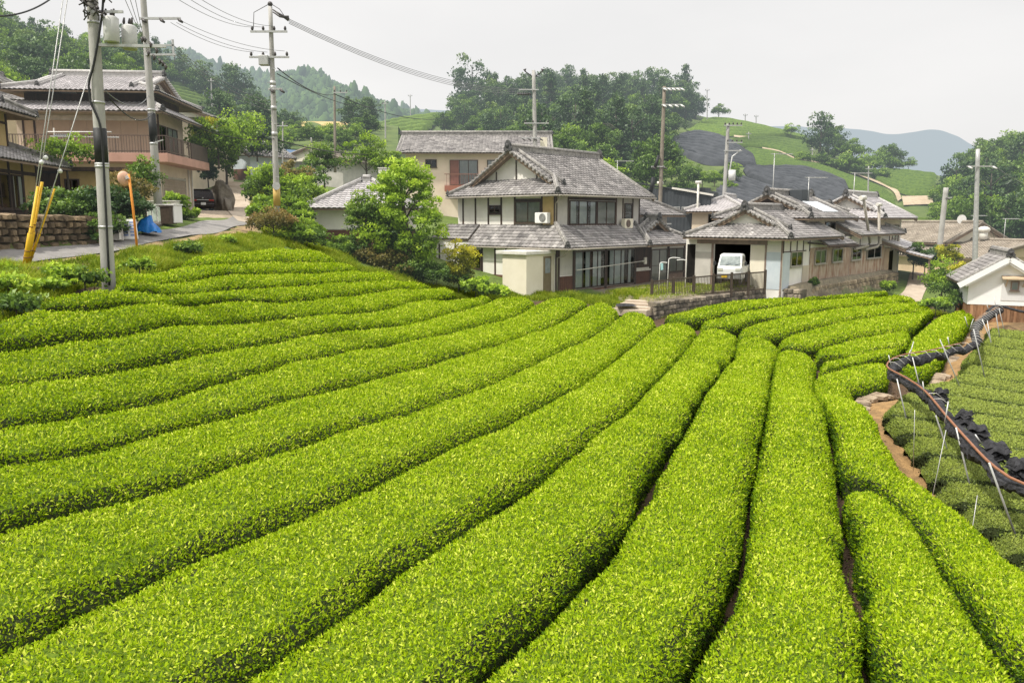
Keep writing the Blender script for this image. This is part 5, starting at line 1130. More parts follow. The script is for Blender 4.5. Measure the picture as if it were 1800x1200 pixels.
q = MB(); q.hexa([(-1.925, -.62, 1.03), (-1.925, .62, 1.03), (-1.90, .62, 1.03), (-1.90, -.62, 1.03), (-1.905, -.6, 1.47), (-1.905, .6, 1.47), (-1.86, .6, 1.47), (-1.86, -.6, 1.47)]); q.build('rear_window', m_cg, CAR, bevel=.04)
for s in (-1, 1):
    q = MB(); q.hexa([(-1.5, s * .82, 1.02), (.8, s * .82, 1.02), (.8, s * .86, 1.02), (-1.5, s * .86, 1.02), (-1.5, s * .72, 1.48), (.45, s * .72, 1.48), (.45, s * .77, 1.48), (-1.5, s * .77, 1.48)]); q.build('side_window', m_cg, CAR)
    q = MB(); q.box(-1.965, s * .42, .78, -1.9, s * .78, .90); q.build('tail_light', mat('tail_light_red', (.30, .035, .03), (.4, .06, .05), 4, .25), CAR, bevel=.015)
    q = MB(); q.box(.72, s * .86, 1.03, .88, s * 1.04, 1.2); q.build('wing_mirror', m_plum, CAR, bevel=.04)
    for x in (-1.25, 1.25): wheel(CAR, x, s * .74, .30, .30, .2)
q = MB(); q.box(-1.96, -.75, .84, -1.93, .75, .9); q.build('chrome_strip', m_metal, CAR)
q = MB(); q.box(-2.02, -.80, .34, -1.86, .80, .62); q.build('rear_bumper', m_plum, CAR, bevel=.05)
q = MB(); q.box(-2.035, -.17, .5, -2.015, .17, .68); q.build('number_plate', m_white_p, CAR)
q = MB(); q.tube([(-1.93, 0, 1.0), (-1.95, 0, 1.0)], .06, 12); q.build('badge', m_metal, CAR)
tp = at(1287, 497, 47.6)
TR = thing('kei_truck', 'small white pickup truck with yellow number plate parked half inside the dark garage', 'truck', tp, math.radians(90 - (180 + 206) + 0) )
TR.rotation_euler = (0, 0, math.radians(90 - 206))
m_tw = mat('white_truck_paint', (.62, .62, .60), (.70, .70, .68), 1, .35, spec=.5)
def tring(hw, z0, z1, ht): return [(-hw, z0), (-hw, .95), (-hw * ht, z1 - .06), (-hw * ht + .08, z1), (hw * ht - .08, z1), (hw * ht, z1 - .06), (hw, .95), (hw, z0)]
q = MB(); loft(q, [(-.25, tring(.70, .32, 1.72, .90)), (.15, tring(.70, .32, 1.76, .90)), (.62, tring(.70, .3, 1.74, .90)), (.98, tring(.70, .3, 1.06, .99)), (1.08, tring(.69, .32, .98, .99)), (1.12, tring(.67, .36, .86, .99))]); q.build('cab', m_tw, TR, bevel=.03)
q = MB(); q.hexa([(1.0, -.6, 1.07), (1.0, .6, 1.07), (.96, .6, 1.06), (.96, -.6, 1.06), (.70, -.55, 1.62), (.70, .55, 1.62), (.66, .55, 1.61), (.66, -.55, 1.61)]); q.build('windscreen', mat('windscreen_glass', (.12, .15, .15), (.36, .40, .38), 1.4, .08, spec=.8), TR, bevel=.03)
q = MB()
for s in (-1, 1): q.bar((1.0, .05 + s * .25, 1.1), (.92, .05 + s * .25 + .3, 1.2), .02, .02)
q.build('wipers', m_black, TR)
for s in (-1, 1):
    q = MB(); q.hexa([(.0, s * .69, 1.05), (.78, s * .69, 1.05), (.78, s * .712, 1.05), (.0, s * .712, 1.05), (.0, s * .635, 1.6), (.5, s * .635, 1.6), (.5, s * .66, 1.6), (.0, s * .66, 1.6)]); q.build('side_window', m_cg, TR)
    q = MB(); q.box(1.09, s * .36, .76, 1.15, s * .65, .93); q.build('headlight', mat('headlight_lens', (.42, .42, .36), (.55, .55, .5), 4, .15), TR, bevel=.02)
    q = MB(); q.bar((.8, s * .7, 1.15), (.9, s * .88, 1.2), .03, .03); q.box(.86, s * .82, 1.08, .93, s * .96, 1.32); q.build('wing_mirror', m_black, TR, bevel=.015)
    wheel(TR, .62, s * .60, .26, .27, .15); wheel(TR, -1.3, s * .60, .26, .27, .15)
q = MB(); q.box(1.06, -.68, .30, 1.17, .68, .62); q.build('bumper', mat('grey_bumper', (.20, .20, .19), (.26, .26, .25), 3, .6), TR, bevel=.03)
q = MB(); q.box(1.172, -.42, .38, 1.19, -.09, .54); q.build('number_plate', mat('yellow_plate', (.72, .45, .02), (.78, .5, .03), 2, .5), TR)
q = MB(); q.box(-2.1, -.7, .62, -.3, .7, .70); q.box(-2.1, -.7, .70, -.3, -.67, .98); q.box(-2.1, .67, .70, -.3, .7, .98); q.box(-2.1, -.67, .70, -2.07, .67, .98); q.box(-.34, -.66, .7, -.3, .66, 1.3); q.build('cargo_bed', m_tw, TR)
q = MB(); q.box(-2.0, -.35, .36, .8, .35, .615); q.build('chassis', m_black, TR)
# ================================================================== stone walls
def stone_wall(name, label, cat, P, z0, z1, m, size=.32, th=.35, seed=1, group=None, jit=.5, cap=False):
    """P: polyline (x,y); z0,z1: functions of arc fraction"""
    rnd = random.Random(seed); P = np.asarray(P, float)[:, :2]; L = np.r_[0, np.cumsum(np.linalg.norm(np.diff(P, axis=0), axis=1))]
    pt = lambda s: np.array([np.interp(s, L, P[:, 0]), np.interp(s, L, P[:, 1])])
    q = MB(); hmax = max(z1(f) - z0(f) for f in np.linspace(0, 1, 12)); rows = max(1, int(hmax / size + .5))
    for r_ in range(rows):
        s = -rnd.random() * size
        while s < L[-1]:
            w = size * rnd.uniform(.7, 1.7); a, b_ = max(s, 0), min(s + w, L[-1]); s += w
            if b_ - a < .05: continue
            fa, fb = a / L[-1], b_ / L[-1]; j = lambda k=.12: rnd.uniform(-k, k) * size * jit
            pa, pb = pt(a + .012), pt(b_ - .012); d = (pb - pa) / (np.linalg.norm(pb - pa) + 1e-9); n = np.array([d[1], -d[0]])
            zs = []
            for f in (fa, fb):
                lo, hi = z0(f), z1(f); zs.append((lo + (hi - lo) * r_ / rows + (j() if r_ else 0), lo + (hi - lo) * (r_ + 1) / rows - .012 + (j(.06) if r_ < rows - 1 else j(.1))))
            o_ = rnd.uniform(.0, .09) * jit * 2; ins = .18
            tn = rnd.random(); base_ = []
            for (p_, (lo, hi)) in ((pa, zs[0]), (pb, zs[1])): base_ += [(p_, lo), (p_, hi)]
            (A0, l0), (A1, h0), (B0, l1), (B1, h1) = base_[0], base_[1], base_[2], base_[3]
            f3 = lambda p_, z_, o2: (p_[0] + n[0] * o2, p_[1] + n[1] * o2, z_)
            ca = pa * (1 - ins) + pb * ins; cb = pb * (1 - ins) + pa * ins; dl = (h0 - l0) * ins
            vs = [f3(pa, l0, 0), f3(pb, l1, 0), f3(pb, h1, 0), f3(pa, h0, 0), f3(ca, l0 + dl, o_ + .06), f3(cb, l1 + dl, o_ + .06), f3(cb, h1 - dl, o_ + .06), f3(ca, h0 - dl, o_ + .06),
                  f3(pa, h0, -th), f3(pb, h1, -th), f3(pa, l0, -th), f3(pb, l1, -th)]
            q.add(vs, [(4, 5, 6, 7), (0, 1, 5, 4), (1, 2, 6, 5), (2, 3, 7, 6), (3, 0, 4, 7), (3, 2, 9, 8), (8, 9, 11, 10), (1, 11, 9, 2), (0, 3, 8, 10)], 0, tn)
    o = q.build(name, m, None); return tag(o, label, cat, group)
def arc(P): P = np.asarray(P)[:, :2]; return np.linalg.norm(np.diff(P, axis=0), axis=1).sum()
YW = YARD[:4]
stone_wall('stone_wall', 'low weathered stone retaining wall under the dark metal fence', 'stone wall', YW + np.array([.12, -.25, 0]), lambda f: -5.5, lambda f: -4.33 + .28 * f, m_stone, .3, .4, 3)
_a = GO[:2] + _hd[:2] * 3.2 + np.array([.5, -.45]); _b = GO[:2] + _hd[:2] * 19.7 + np.array([.5, -.45])
stone_wall('stone_wall', 'tan stone wall carrying the rusty corrugated shed', 'stone wall', np.array([GO[:2] + _hd[:2] * .3 + np.array([.5, -.45]), _a]), lambda f: -5.4, lambda f: -4.2, m_stone_t, .36, .5, 4)
stone_wall('stone_wall', 'taller steep masonry wall of rounded stones at the far end of the rusty shed', 'stone wall', np.array([_a + [.02, .02], _b]), lambda f: -5.6, lambda f: -4.12 + .12 * f, m_stone_t, .34, .5, 5)
_c = plane_hit(1480, 524, -5.0)[:2]
stone_wall('stone_wall', 'thin stone kerb wall between the far tea block and the rusty shed', 'stone wall', np.array([YW[3][:2] + [.1, -.3], _c]), lambda f: -5.6, lambda f: -4.75 - .2 * f, m_stone, .28, .3, 6)
stone_wall('stone_wall', 'rough tan stone wall along the road below the old timber house', 'stone wall', LW[:, :2], lambda f: float(np.interp(f, np.linspace(0, 1, 5), LWZ)) - .3, lambda f: .24 - .16 * f, mat('brown_field_stone', (.07, .052, .034), (.26, .19, .115), 2.2, .95, bump=.7, tint=(.5, 1.4), haze=True, detail=8), .25, .5, 7, jit=1.2)
GW = np.array([at(264, 410, 33.0), at(300, 402, 35.5), at(345, 378, 41)])
stone_wall('block_wall', 'low grey block wall of the raised roadside garden beside the blue tarpaulin', 'garden wall', GW, lambda f: -.95 + .75 * f, lambda f: -.22 + .6 * f, mat('grey_block', (.12, .11, .10), (.24, .22, .19), 2, .95, bump=.4, tint=(.7, 1.2)), .42, 1.6, 8, jit=.15)
EW_ = EDGE[3:14, :2]
stone_wall('stone_edging', 'rough dry stone edging between the bright tea field and the dirt path', 'stone edging', EDGE[1:-2, :2] + np.array([.32, -.05]), lambda f: -6.5, lambda f: -6.24 + .14 * math.sin(f * 47) + .08 * math.sin(f * 113), mat('pale_stone', (.15, .11, .075), (.34, .27, .19), 2.5, .95, bump=.5, tint=(.6, 1.4)), .26, .3, 9, jit=1.2)
rk = at(410, 366, 58)
# ================================================================== fence in front of the garage
FT = [(1145, 530, 478), (1183, 526, 482.5), (1219, 522.5, 482), (1253, 519, 481), (1285, 516.5, 479.5), (1315, 514, 478), (1344, 511.5, 476.5)]
FPt = []
for i, (u, vb, vt) in enumerate(FT):
    f = i / 6; q0 = YW[0][:2] * 1; 
    FPt.append(at(u, vb, 44.0 + 2.5 * f))
o = thing('railing_fence', 'dark brown metal picket fence standing on the low stone wall before the garage', 'fence', FPt[0])
for i, p_ in enumerate(FPt):
    q = MB(); d = p_ - FPt[0]; q.box(d[0] - .065, d[1] - .065, d[2] - .2, d[0] + .065, d[1] + .065, d[2] + 1.24); q.build('post', m_brown_al, o, bevel=.008)
for i in range(6):
    q = MB(); a, b_ = FPt[i] - FPt[0], FPt[i + 1] - FPt[0]
    for z_ in (.12, 1.12): q.bar(a + [0, 0, z_], b_ + [0, 0, z_], .05, .07)
    for k in range(1, 13): c = a + (b_ - a) * k / 13; q.bar(c + [0, 0, .12], c + [0, 0, 1.12], .026, .026)
    q.build('picket_panel', m_brown_al, o)
# bent white pipes and laundry pole
for k, (u, v, Y, w_, h_) in enumerate(((1158, 503, 45.2, .45, 1.35), (1173, 502, 45.8, .7, 1.6), (1205, 499, 46.2, -.55, 1.4))):
    P0 = at(u, v, Y); o = thing('bent_pipe_stand', ('short bent white pipe with a pale blue cloth by the fence', 'tall hooked white pipe beside the entrance door', 'white pipe bent to the left in front of the brick dado')[k], 'pipe stand', P0)
    q = MB(); q.tube([tuple(c) for c in resample(np.array([(0, 0, -.2), (0, 0, h_ * .75), (.02, 0, h_ * .93), (w_ * .35, 0, h_), (w_, 0, h_ - .02)]), 14)], .024, 8); q.build('pipe', m_white_p, o)
    if k == 0: q = MB(); q.add([(.05, -.05, 1.32), (.2, -.06, 1.3), (.22, -.04, .95), (.08, -.05, .9)], [(0, 1, 2, 3)]); q.build('cloth', mat('pale_blue_cloth', (.35, .6, .62), (.45, .68, .7), 4, .9), o)
fr_p, fr_rz = frame_of(979, 511, 46, 42)
o = thing('laundry_pole', 'pale laundry pole hung under the eave across the garden doors', 'laundry pole', fr_p, fr_rz)
q = MB(); q.tube([(1.15, -.55, 1.15), (8.3, -.55, 1.42)], .028, 8); q.build('pole', m_offw, o)
q = MB(); q.tube([(8.1, -.55, 1.4), (8.3, -.5, 1.42)], .06, 6); q.box(8.3, -.62, 1.2, 8.55, -.5, 1.65); q.build('hanger', m_offw, o, bevel=.03)
for k, (x, y, z, rz_) in enumerate(((.95 - .32, 1.16, 3.86, 0), (7.45, .9 - .32, 3.5, 1))):
    o = thing('air_conditioner', ('white outdoor air conditioner unit hung beside the ochre panel', 'cream outdoor air conditioner unit hung under the small upstairs window')[k], 'air conditioner', fr_p + np.array([math.cos(fr_rz) * x - math.sin(fr_rz) * y, math.sin(fr_rz) * x + math.cos(fr_rz) * y, z]), fr_rz + (0 if k == 0 else math.pi / 2))
    m_ = m_white_p if k == 0 else m_cream
    if k == 0: fn_, W_ = (lambda a, d: (-d, a)), .95
    q = MB(); q.box(-.16, 0, 0, .14, .95, .62) if k == 0 else q.box(-.16, -.95, 0, .14, 0, .62); q.build('casing', m_, o, bevel=.02)
    s = 1 if k == 0 else -1; q = MB(); c = (-.165, s * .36 if k == 0 else -.38, .31); q.tube([c, (c[0] - .012, c[1], c[2])], .25, 20); g_ = q.build('fan_grille', m_metal if k == 0 else m_wood_l, o)
    q = MB()
    for r_ in (.06, .12, .18, .23): q.tube([(c[0] - .02, c[1] + r_ * math.cos(t), c[2] + r_ * math.sin(t)) for t in np.linspace(0, 6.283, 17)], .008, 4)
    q.build('grille_rings', m_insul, g_)
    q = MB(); 
    for yy in (.15, .8): q.bar((-.1, s * yy, -.03), (.3, s * yy, -.03), .04, .04)
    q.build('bracket', m_gutter, o)
# ================================================================== left roadside bits
q = MB(); tb = at(262, 408, 31.5); rnd = random.Random(8); nn_ = 18; vs = []
for i in range(nn_):
    for j in range(12):
        x, y = (i / (nn_ - 1) - .5) * 1.0, (j / 11 - .5) * .9; e = max(0, 1 - (x / .5) ** 2) * max(0, 1 - (y / .45) ** 2)
        h_ = .85 * e ** .5 * (1 if x < .1 else .55) + .05 * math.sin(9 * x + 6 * y) + .04 * math.sin(17 * y - 5 * x) * (e > 0)
        vs.append((x + .04 * math.sin(12 * y), y, h_ + .02 * rnd.random()))
q.add(vs, [(i * 12 + j, (i + 1) * 12 + j, (i + 1) * 12 + j + 1, i * 12 + j + 1) for i in range(nn_ - 1) for j in range(11)], 0, .5, True)
o = q.build('tarpaulin', mat('blue_tarp', (.012, .12, .42), (.03, .22, .60), 3, .35, bump=.4), None); o.location = tuple(tb); o.scale = (.8, .8, .72); tag(o, 'crumpled bright blue tarpaulin heaped against the grey block wall', 'tarpaulin')
for k, (u, v, Y, w_, h_, lab, m_) in enumerate(((205, 422, 29, .5, .75, 'grey weathered board leaning against the bushes', m_dim), (222, 420, 29.5, .85, .72, 'white panel with blue markings leaning by the orange pole', None))):
    o = thing('leaning_board', lab, 'board', at(u, v, Y), .1)
    q = MB(); q.hexa([(-w_ / 2, -.02, 0), (w_ / 2, -.02, 0), (w_ / 2, .02, 0), (-w_ / 2, .02, 0), (-w_ / 2 - .12, .2, h_), (w_ / 2 - .12, .2, h_), (w_ / 2 - .12, .24, h_), (-w_ / 2 - .12, .24, h_)]); q.build('panel', m_ or m_white_p, o)
    if k:
        q = MB()
        for r_ in range(5):
            f = .15 + r_ * .16
            for c in range(3): x = -w_ / 2 + .1 + c * .25 - .12 * f; q.hexa([(x, -.03 + .22 * f, h_ * f), (x + .17, -.03 + .22 * f, h_ * f), (x + .17, -.02 + .22 * f, h_ * f), (x, -.02 + .22 * f, h_ * f), (x, -.03 + .22 * (f + .1), h_ * (f + .1)), (x + .17, -.03 + .22 * (f + .1), h_ * (f + .1)), (x + .17, -.02 + .22 * (f + .1), h_ * (f + .1)), (x, -.02 + .22 * (f + .1), h_ * (f + .1))])
        q.build('markings', mat('faded_blue', (.16, .22, .42), (.30, .34, .50), 5, .7), o)
    else:
        q = MB(); q.bar((-.2, -.05, .02), (-.3, .17, .72), .06, .03); q.bar((.15, -.05, .02), (.05, .17, .72), .06, .03); q.build('battens', m_offw, o)
for k, (u, v, Y, sx, sy, sz, m_, lab) in enumerate(((283, 392, 34.5, 1.3, .6, .75, m_white_p, 'pale metal cabinet behind the blue tarpaulin'), (284, 368, 37, 1.5, .8, .35, m_offw, 'white sheet lid lying over boxes in the raised garden'), (291, 394, 34.2, .45, .5, .72, m_brown_al, 'dark box standing at the end of the pale cabinet'))):
    o = thing('garden_cabinet', lab, 'box', at(u, v, Y), -.2); q = MB(); q.box(-sx / 2, 0, 0, sx / 2, sy, sz); q.build('casing', m_, o, bevel=.02)
    q = MB(); q.box(-sx / 2 - .03, -.03, sz + .002, sx / 2 + .03, sy + .03, sz + .05); q.build('lid', m_, o)
    if k == 0:
        q = MB()
        for c in range(5): q.box(-.6 + c * .24, -.02, .08, -.42 + c * .24, -.005, .66)
        q.build('door_leaf', mat('pale_green_panel', (.42, .50, .42), (.55, .6, .52), 4, .6), o)
o = thing('laundry_poles', 'two white laundry poles in front of the beige house', 'laundry pole', at(150, 240, 40)); X0 = at(82, 232, 40) - at(150, 240, 40); X1 = at(203, 234, 40) - at(150, 240, 40)
q = MB(); q.tube([tuple(X0), tuple(X1 - [.2, 0, -.05])], .03, 6); q.tube([tuple(X0 + [.1, .1, -.2]), tuple(X1 + [.1, .1, -.2])], .03, 6); q.build('pole', m_white_p, o)
q = MB(); q.bar(tuple(X0 + [.3, .1, .2]), tuple(X0 + [.3, .1, -4.2]), .05, .05); q.bar(tuple(X1 + [-.5, .1, .2]), tuple(X1 + [-.5, .1, -4.2]), .05, .05); q.build('stand', m_offw, o)
q = MB()
for c in range(9): a = X0 + [.35 + .1 * c, .05, -.08]; q.bar(a, a + [.02, 0, -.14], .03, .03)
q.build('clothes_pegs', m_blue, o)
# rock outcrop by the car, low white wall at the lane top
def rock(label, loc, sx, sy, sz, seed, m_):
    rnd = random.Random(seed); q = MB(); q.ball((0, 0, 0), 1, 0, 22, 14)
    q.v = [(x * sx * (1 + .22 * math.sin(3.1 * z + 4 * y + seed) + .14 * math.sin(7 * x + 3 * z) + rnd.uniform(-.05, .05)), y * sy * (1 + .2 * math.sin(4 * x + 2 * z)), z * sz * (1 + .18 * math.sin(5 * x + 2 * y + seed)) + rnd.uniform(-.03, .03)) for x, y, z in q.v]
    q.v = [(x, y, min(z, sz * (.62 + .1 * math.sin(5 * x + seed) + .08 * math.sin(9 * y)))) for x, y, z in q.v]
    q.sm = [False] * len(q.f); o = q.build('rock', m_, None); o.location = tuple(loc); return tag(o, label, 'rock')
m_rock = mat('grey_rock', (.14, .12, .10), (.30, .27, .23), 1.6, .95, bump=.6, detail=8)
rock('big grey rock outcrop beside the parked dark hatchback', at(391, 352, 61), .75, .9, 1.9, 2, m_rock)
rock('smaller rock slab leaning behind the parked car', at(401, 362, 59.5), .32, .6, .95, 5, m_rock)
p, rz = frame_of(480, 306, 80, 30)
o = thing('garden_wall', 'low white plastered wall with tile coping at the top of the lane', 'wall', p, rz)
q = MB(); q.box(0, 0, -1.2, .25, 3.4, .75); q.build('wall', m_plaster, o); q = MB(); q.tube([(.12, -.05, .82), (.12, 3.45, .82)], .16, 7); q.build('coping', m_ridge, o)
q = MB(); q.box(-.05, 0, -2, .0, 3.4, -.5); q.build('base', m_stone, o)
# TV antennas
for k, (u, v, Y, h_) in enumerate(((1420, 350, 56, 1.5), (1500, 348, 62, 1.9), (1085, 305, 64, 1.0), (1358, 345, 58, 3.0), (1710, 395, 78, .9), (1765, 415, 74, 1.6))):
    o = thing('roof_antenna', ('comb shaped antenna above the water tank roof', 'wide comb shaped antenna above the pale roofed gable', 'antenna just behind the main farmhouse ridge', 'tall thin antenna mast behind the garage gable', 'antenna above the brown roof near the satellite dish', 'antenna in front of the right hand wood')[k], 'antenna', at(u, v, Y))
    q = MB(); q.tube([(0, 0, -1.2), (0, 0, h_)], .03, 6); q.build('mast', m_metal, o)
    q = MB(); q.bar((-.2, 0, h_ - .05), (1.3, .1, h_ - .05), .04, .04)
    for c in range(9): q.bar((-.15 + c * .17, -.3, h_ - .05), (-.15 + c * .17, .4, h_ - .0), .025, .025)
    q.build('elements', m_metal, o)
o = thing('satellite_dish', 'white satellite dish above the brown roofed house', 'dish', at(1689, 395, 78)); q = MB(); c = np.array([0, 0, .5]); q.tube([(0, .1, .5), (0, 0, .5), (0, -.08, .5)], [.1, .38, .46], 18); q.build('dish', m_white_p, o); q = MB(); q.tube([(0, .1, -.6), (0, .1, .5)], .03, 6); q.build('mast', m_metal, o)
# ================================================================== rolled shade netting
NP = [(1960, 905), (1880, 872), (1800, 854), (1746, 821), (1708, 783), (1667, 737), (1625, 688), (1590, 664), (1562, 649), (1560, 640), (1572, 630), (1600, 622), (1625, 619), (1660, 611), (1690, 604), (1707, 598), (1709, 585), (1707, 577), (1716, 562), (1735, 548), (1754, 538)]
NZ = -4.72
NPT = np.array([plane_hit(u, v, NZ - .02 * math.sin(i)) for i, (u, v) in enumerate(NP)])
NR = resample(NPT, step=.12)
m_net = mat('black_shade_net', (.012, .012, .014), (.05, .05, .055), 6, .85, bump=.5, bscale=40)
q = MB(); rnd = random.Random(12); n_ = len(NR); rr = np.interp(np.arange(n_), np.arange(0, n_ + 8, 5), [rnd.uniform(.75, 1.3) for _ in range(len(range(0, n_ + 8, 5)))])
nn_ = 12; vs = []; fs = []
for i in range(n_):
    d = NR[min(i + 1, n_ - 1)] - NR[max(i - 1, 0)]; d /= np.linalg.norm(d); s = np.array([d[1], -d[0], 0]); s /= np.linalg.norm(s)
    sc_ = rr[i] * (.86 + .14 * (i % 2))
    for k in range(nn_):
        t = 2 * math.pi * k / nn_; c = NR[i] + s * (.15 + (.16 * math.cos(t) + .03 * rnd.uniform(-1, 1)) * sc_) + np.array([0, 0, -.14 + (.15 * math.sin(t)) * sc_ - .07 * math.sin(i * .21) ** 2 + .02 * rnd.uniform(-1, 1) - .05 * (math.sin(i * .37) > .5)]); vs.append(tuple(c))
for i in range(n_ - 1):
    for k in range(nn_): fs.append((i * nn_ + k, i * nn_ + (k + 1) % nn_, (i + 1) * nn_ + (k + 1) % nn_, (i + 1) * nn_ + k))
q.add(vs, fs, 0, .5); o = q.build('shade_net', m_net, None); tag(o, 'long bundle of rolled black shade netting hung along the rusty pipe', 'shade net')
q = MB(); q.tube([tuple(c + [0, 0, .03]) for c in resample(NPT[:15], step=.5)], .028, 8); o = q.build('pipe_rail', mat('rusty_orange_pipe', (.20, .085, .045), (.31, .14, .075), 5, .6), None); tag(o, 'rusty orange pipe rail that carries the rolled black netting', 'pipe')
q = MB(); q.tube([tuple(c + [0, 0, .02]) for c in resample(np.vstack([NPT[-2:], [plane_hit(1800, 549, -4.7)], [plane_hit(1860, 556, -4.7)]]), 16)], .07, 6); o = q.build('shade_net', m_net, None); tag(o, 'thin sagging strand of black netting in front of the storehouse base', 'shade net')
q = MB()
for i in range(0, len(NR), 6):
    d = NR[min(i + 1, n_ - 1)] - NR[max(i - 1, 0)]; d /= np.linalg.norm(d); s = np.array([d[1], -d[0], 0])
    if NR[i][1] > 26 or rnd.random() < .25:
        c = NR[i]; q.tube([tuple(c + s * .0 + [0, 0, .04]), tuple(c + s * .2 + [0, 0, .065 * rr[i]]), tuple(c + s * .42 + [0, 0, -.10])], .007, 4)
o = q.build('tie_cords', m_offw, None); o.parent = None; tag(o, 'pale cords tying up the rolled netting', 'cord', None, 'stuff')
for k, (u, v, sx, sy, sz) in enumerate(((1649, 697, .36, .40, .36), (1686, 737, .44, .42, .40), (1712, 762, .42, .4, .34), (1746, 796, .46, .42, .38), (1785, 826, .40, .4, .34))):
    c = plane_hit(u, v, NZ - .05); q = MB(); r_ = random.Random(40 + k); sx *= .9; sy *= .95
    for L_ in range(6):
        vs = []; x0, y0_ = r_.uniform(-.06, .06), r_.uniform(-.06, .06); k1, k2 = r_.uniform(.8, 1.1), r_.uniform(.75, 1.1)
        for i in range(9):
            for j in range(7):
                x, y = (i / 8 - .5) * sx * k1 + x0, (j / 6 - .5) * sy * k2 + y0_; e_ = max(abs(i / 8 - .5), abs(j / 6 - .5)) * 2
                vs.append((x + r_.uniform(-.015, .015), y + r_.uniform(-.015, .015), -.12 + L_ * .06 + .03 * math.sin(i * 1.3 + L_) + r_.uniform(-.012, .012) - .10 * e_ ** 4))
        q.add(vs, [(i * 7 + j, (i + 1) * 7 + j, (i + 1) * 7 + j + 1, i * 7 + j + 1) for i in range(8) for j in range(6)])
    o = q.build('net_bundle', m_net, None); o.location = tuple(c + [.12, .04, .04]); o.rotation_euler = (0, 0, -.9 + .2 * k); tag(o, ('free lying black net bundle, farthest of the five on the pipe', 'big square black net bundle, second farthest of the five', 'middle black net bundle of the five', 'black net bundle, second nearest of the five', 'nearest black net bundle at the right edge')[k], 'net bundle', 'folded black net bundles')
PL = [((1800, 854), (1783, 935)), ((1746, 833), (1783, 935)), ((1685, 770), (1704, 850)), ((1650, 745), (1666, 793)), ((1580, 680), (1592, 731)), ((1657, 608), (1688, 682)), ((1607, 640), (1616, 677)), ((1714, 590), (1731, 664)), ((1730, 570), (1744, 604)), ((1752, 560), (1757, 592)), ((1737, 573), (1742, 604)), ((1758, 550), (1765, 581)), ((1663, 755), (1640, 868)), ((1608, 720), (1606, 796)), ((1718, 870), (1709, 930))]
for k, ((ut, vt), (ub, vb)) in enumerate(PL[1:]):
    B = hit(ub, vb, .5, Hlow); T = at(ut, vt, B[1] - .1 + (.2 if k % 2 else 0)); e = T - B; thin = k >= 11
    q = MB(); q.tube([tuple(B - e / np.linalg.norm(e) * .6), tuple(T + (e / np.linalg.norm(e) * (.25 if not thin else 0)))], .019 if not thin else .008, 8); o = q.build('net_pole', m_metal, None)
    tag(o, 'slanting galvanised steel post holding up the rolled netting' if not thin else 'thin straight wire stay beside the dirt path', 'post', 'steel posts of the netting frame' if not thin else 'wire stays of the netting frame')
for k, (u, v, du, dv) in enumerate(((1566, 640, -4, -16), (1598, 622, -9, 24), (1600, 622, 6, -22), (1668, 604, -2, -12), (1700, 570, -4, -14), (1706, 575, 5, -15), (1738, 545, -4, -12), (1750, 540, -2, -18), (1662, 735, 5, -30), (1722, 775, -8, -12), (1624, 688, -2, -18), (1640, 640, 0, 0))):
    if du == dv == 0: continue
    A = plane_hit(u, v, NZ); T = at(u + du, v + dv, A[1] + .05); q = MB(); q.tube([tuple(A - (T - A) * .3), tuple(T)], .017, 8); o = q.build('frame_stub', m_metal, None); tag(o, 'short steel frame end sticking out of the rolled netting', 'steel rod', 'short frame rods along the netting')
# ================================================================== trees and shrubs
GREEN = [(0, (0.016, 0.033, 0.008)), (.3, (0.050, 0.102, 0.016)), (.6, (0.134, 0.232, 0.030)), (.85, (0.252, 0.375, 0.043)), (1, (0.410, 0.510, 0.081))]
DARK = [(0, (0.012, 0.029, 0.010)), (.3, (0.030, 0.067, 0.018)), (.6, (0.069, 0.131, 0.031)), (.85, (0.129, 0.210, 0.046)), (1, (0.198, 0.275, 0.065))]
LIGHT = [(0, (0.026, 0.053, 0.008)), (.3, (0.098, 0.178, 0.017)), (.6, (0.260, 0.403, 0.028)), (.85, (0.439, 0.605, 0.042)), (1, (0.651, 0.775, 0.098))]
YELL = [(0, (.03, .045, .005)), (.3, (.15, .17, .010)), (.6, (.42, .42, .016)), (.85, (.62, .56, .03)), (1, (.75, .65, .07))]
RUST = [(0, (0.043, 0.038, 0.012)), (.3, (0.106, 0.108, 0.024)), (.6, (0.227, 0.196, 0.049)), (.85, (0.354, 0.243, 0.073)), (1, (0.510, 0.297, 0.109))]
ml_g = leafmat('leaf_green', GREEN, haze=True, nscale=.9, namp=.12); ml_d = leafmat('leaf_dark_green', DARK, haze=True, nscale=.9, namp=.12, trans=.22)
ml_l = leafmat('leaf_bright_green', LIGHT, haze=True, nscale=.9, namp=.1, trans=.4); ml_y = leafmat('leaf_yellow', YELL, haze=True, trans=.4); ml_r = leafmat('leaf_rust', RUST, haze=True)
m_bark = mat('bark', (.05, .04, .03), (.12, .10, .08), 4, .95, stretch=(1, 1, .3), haze=True)
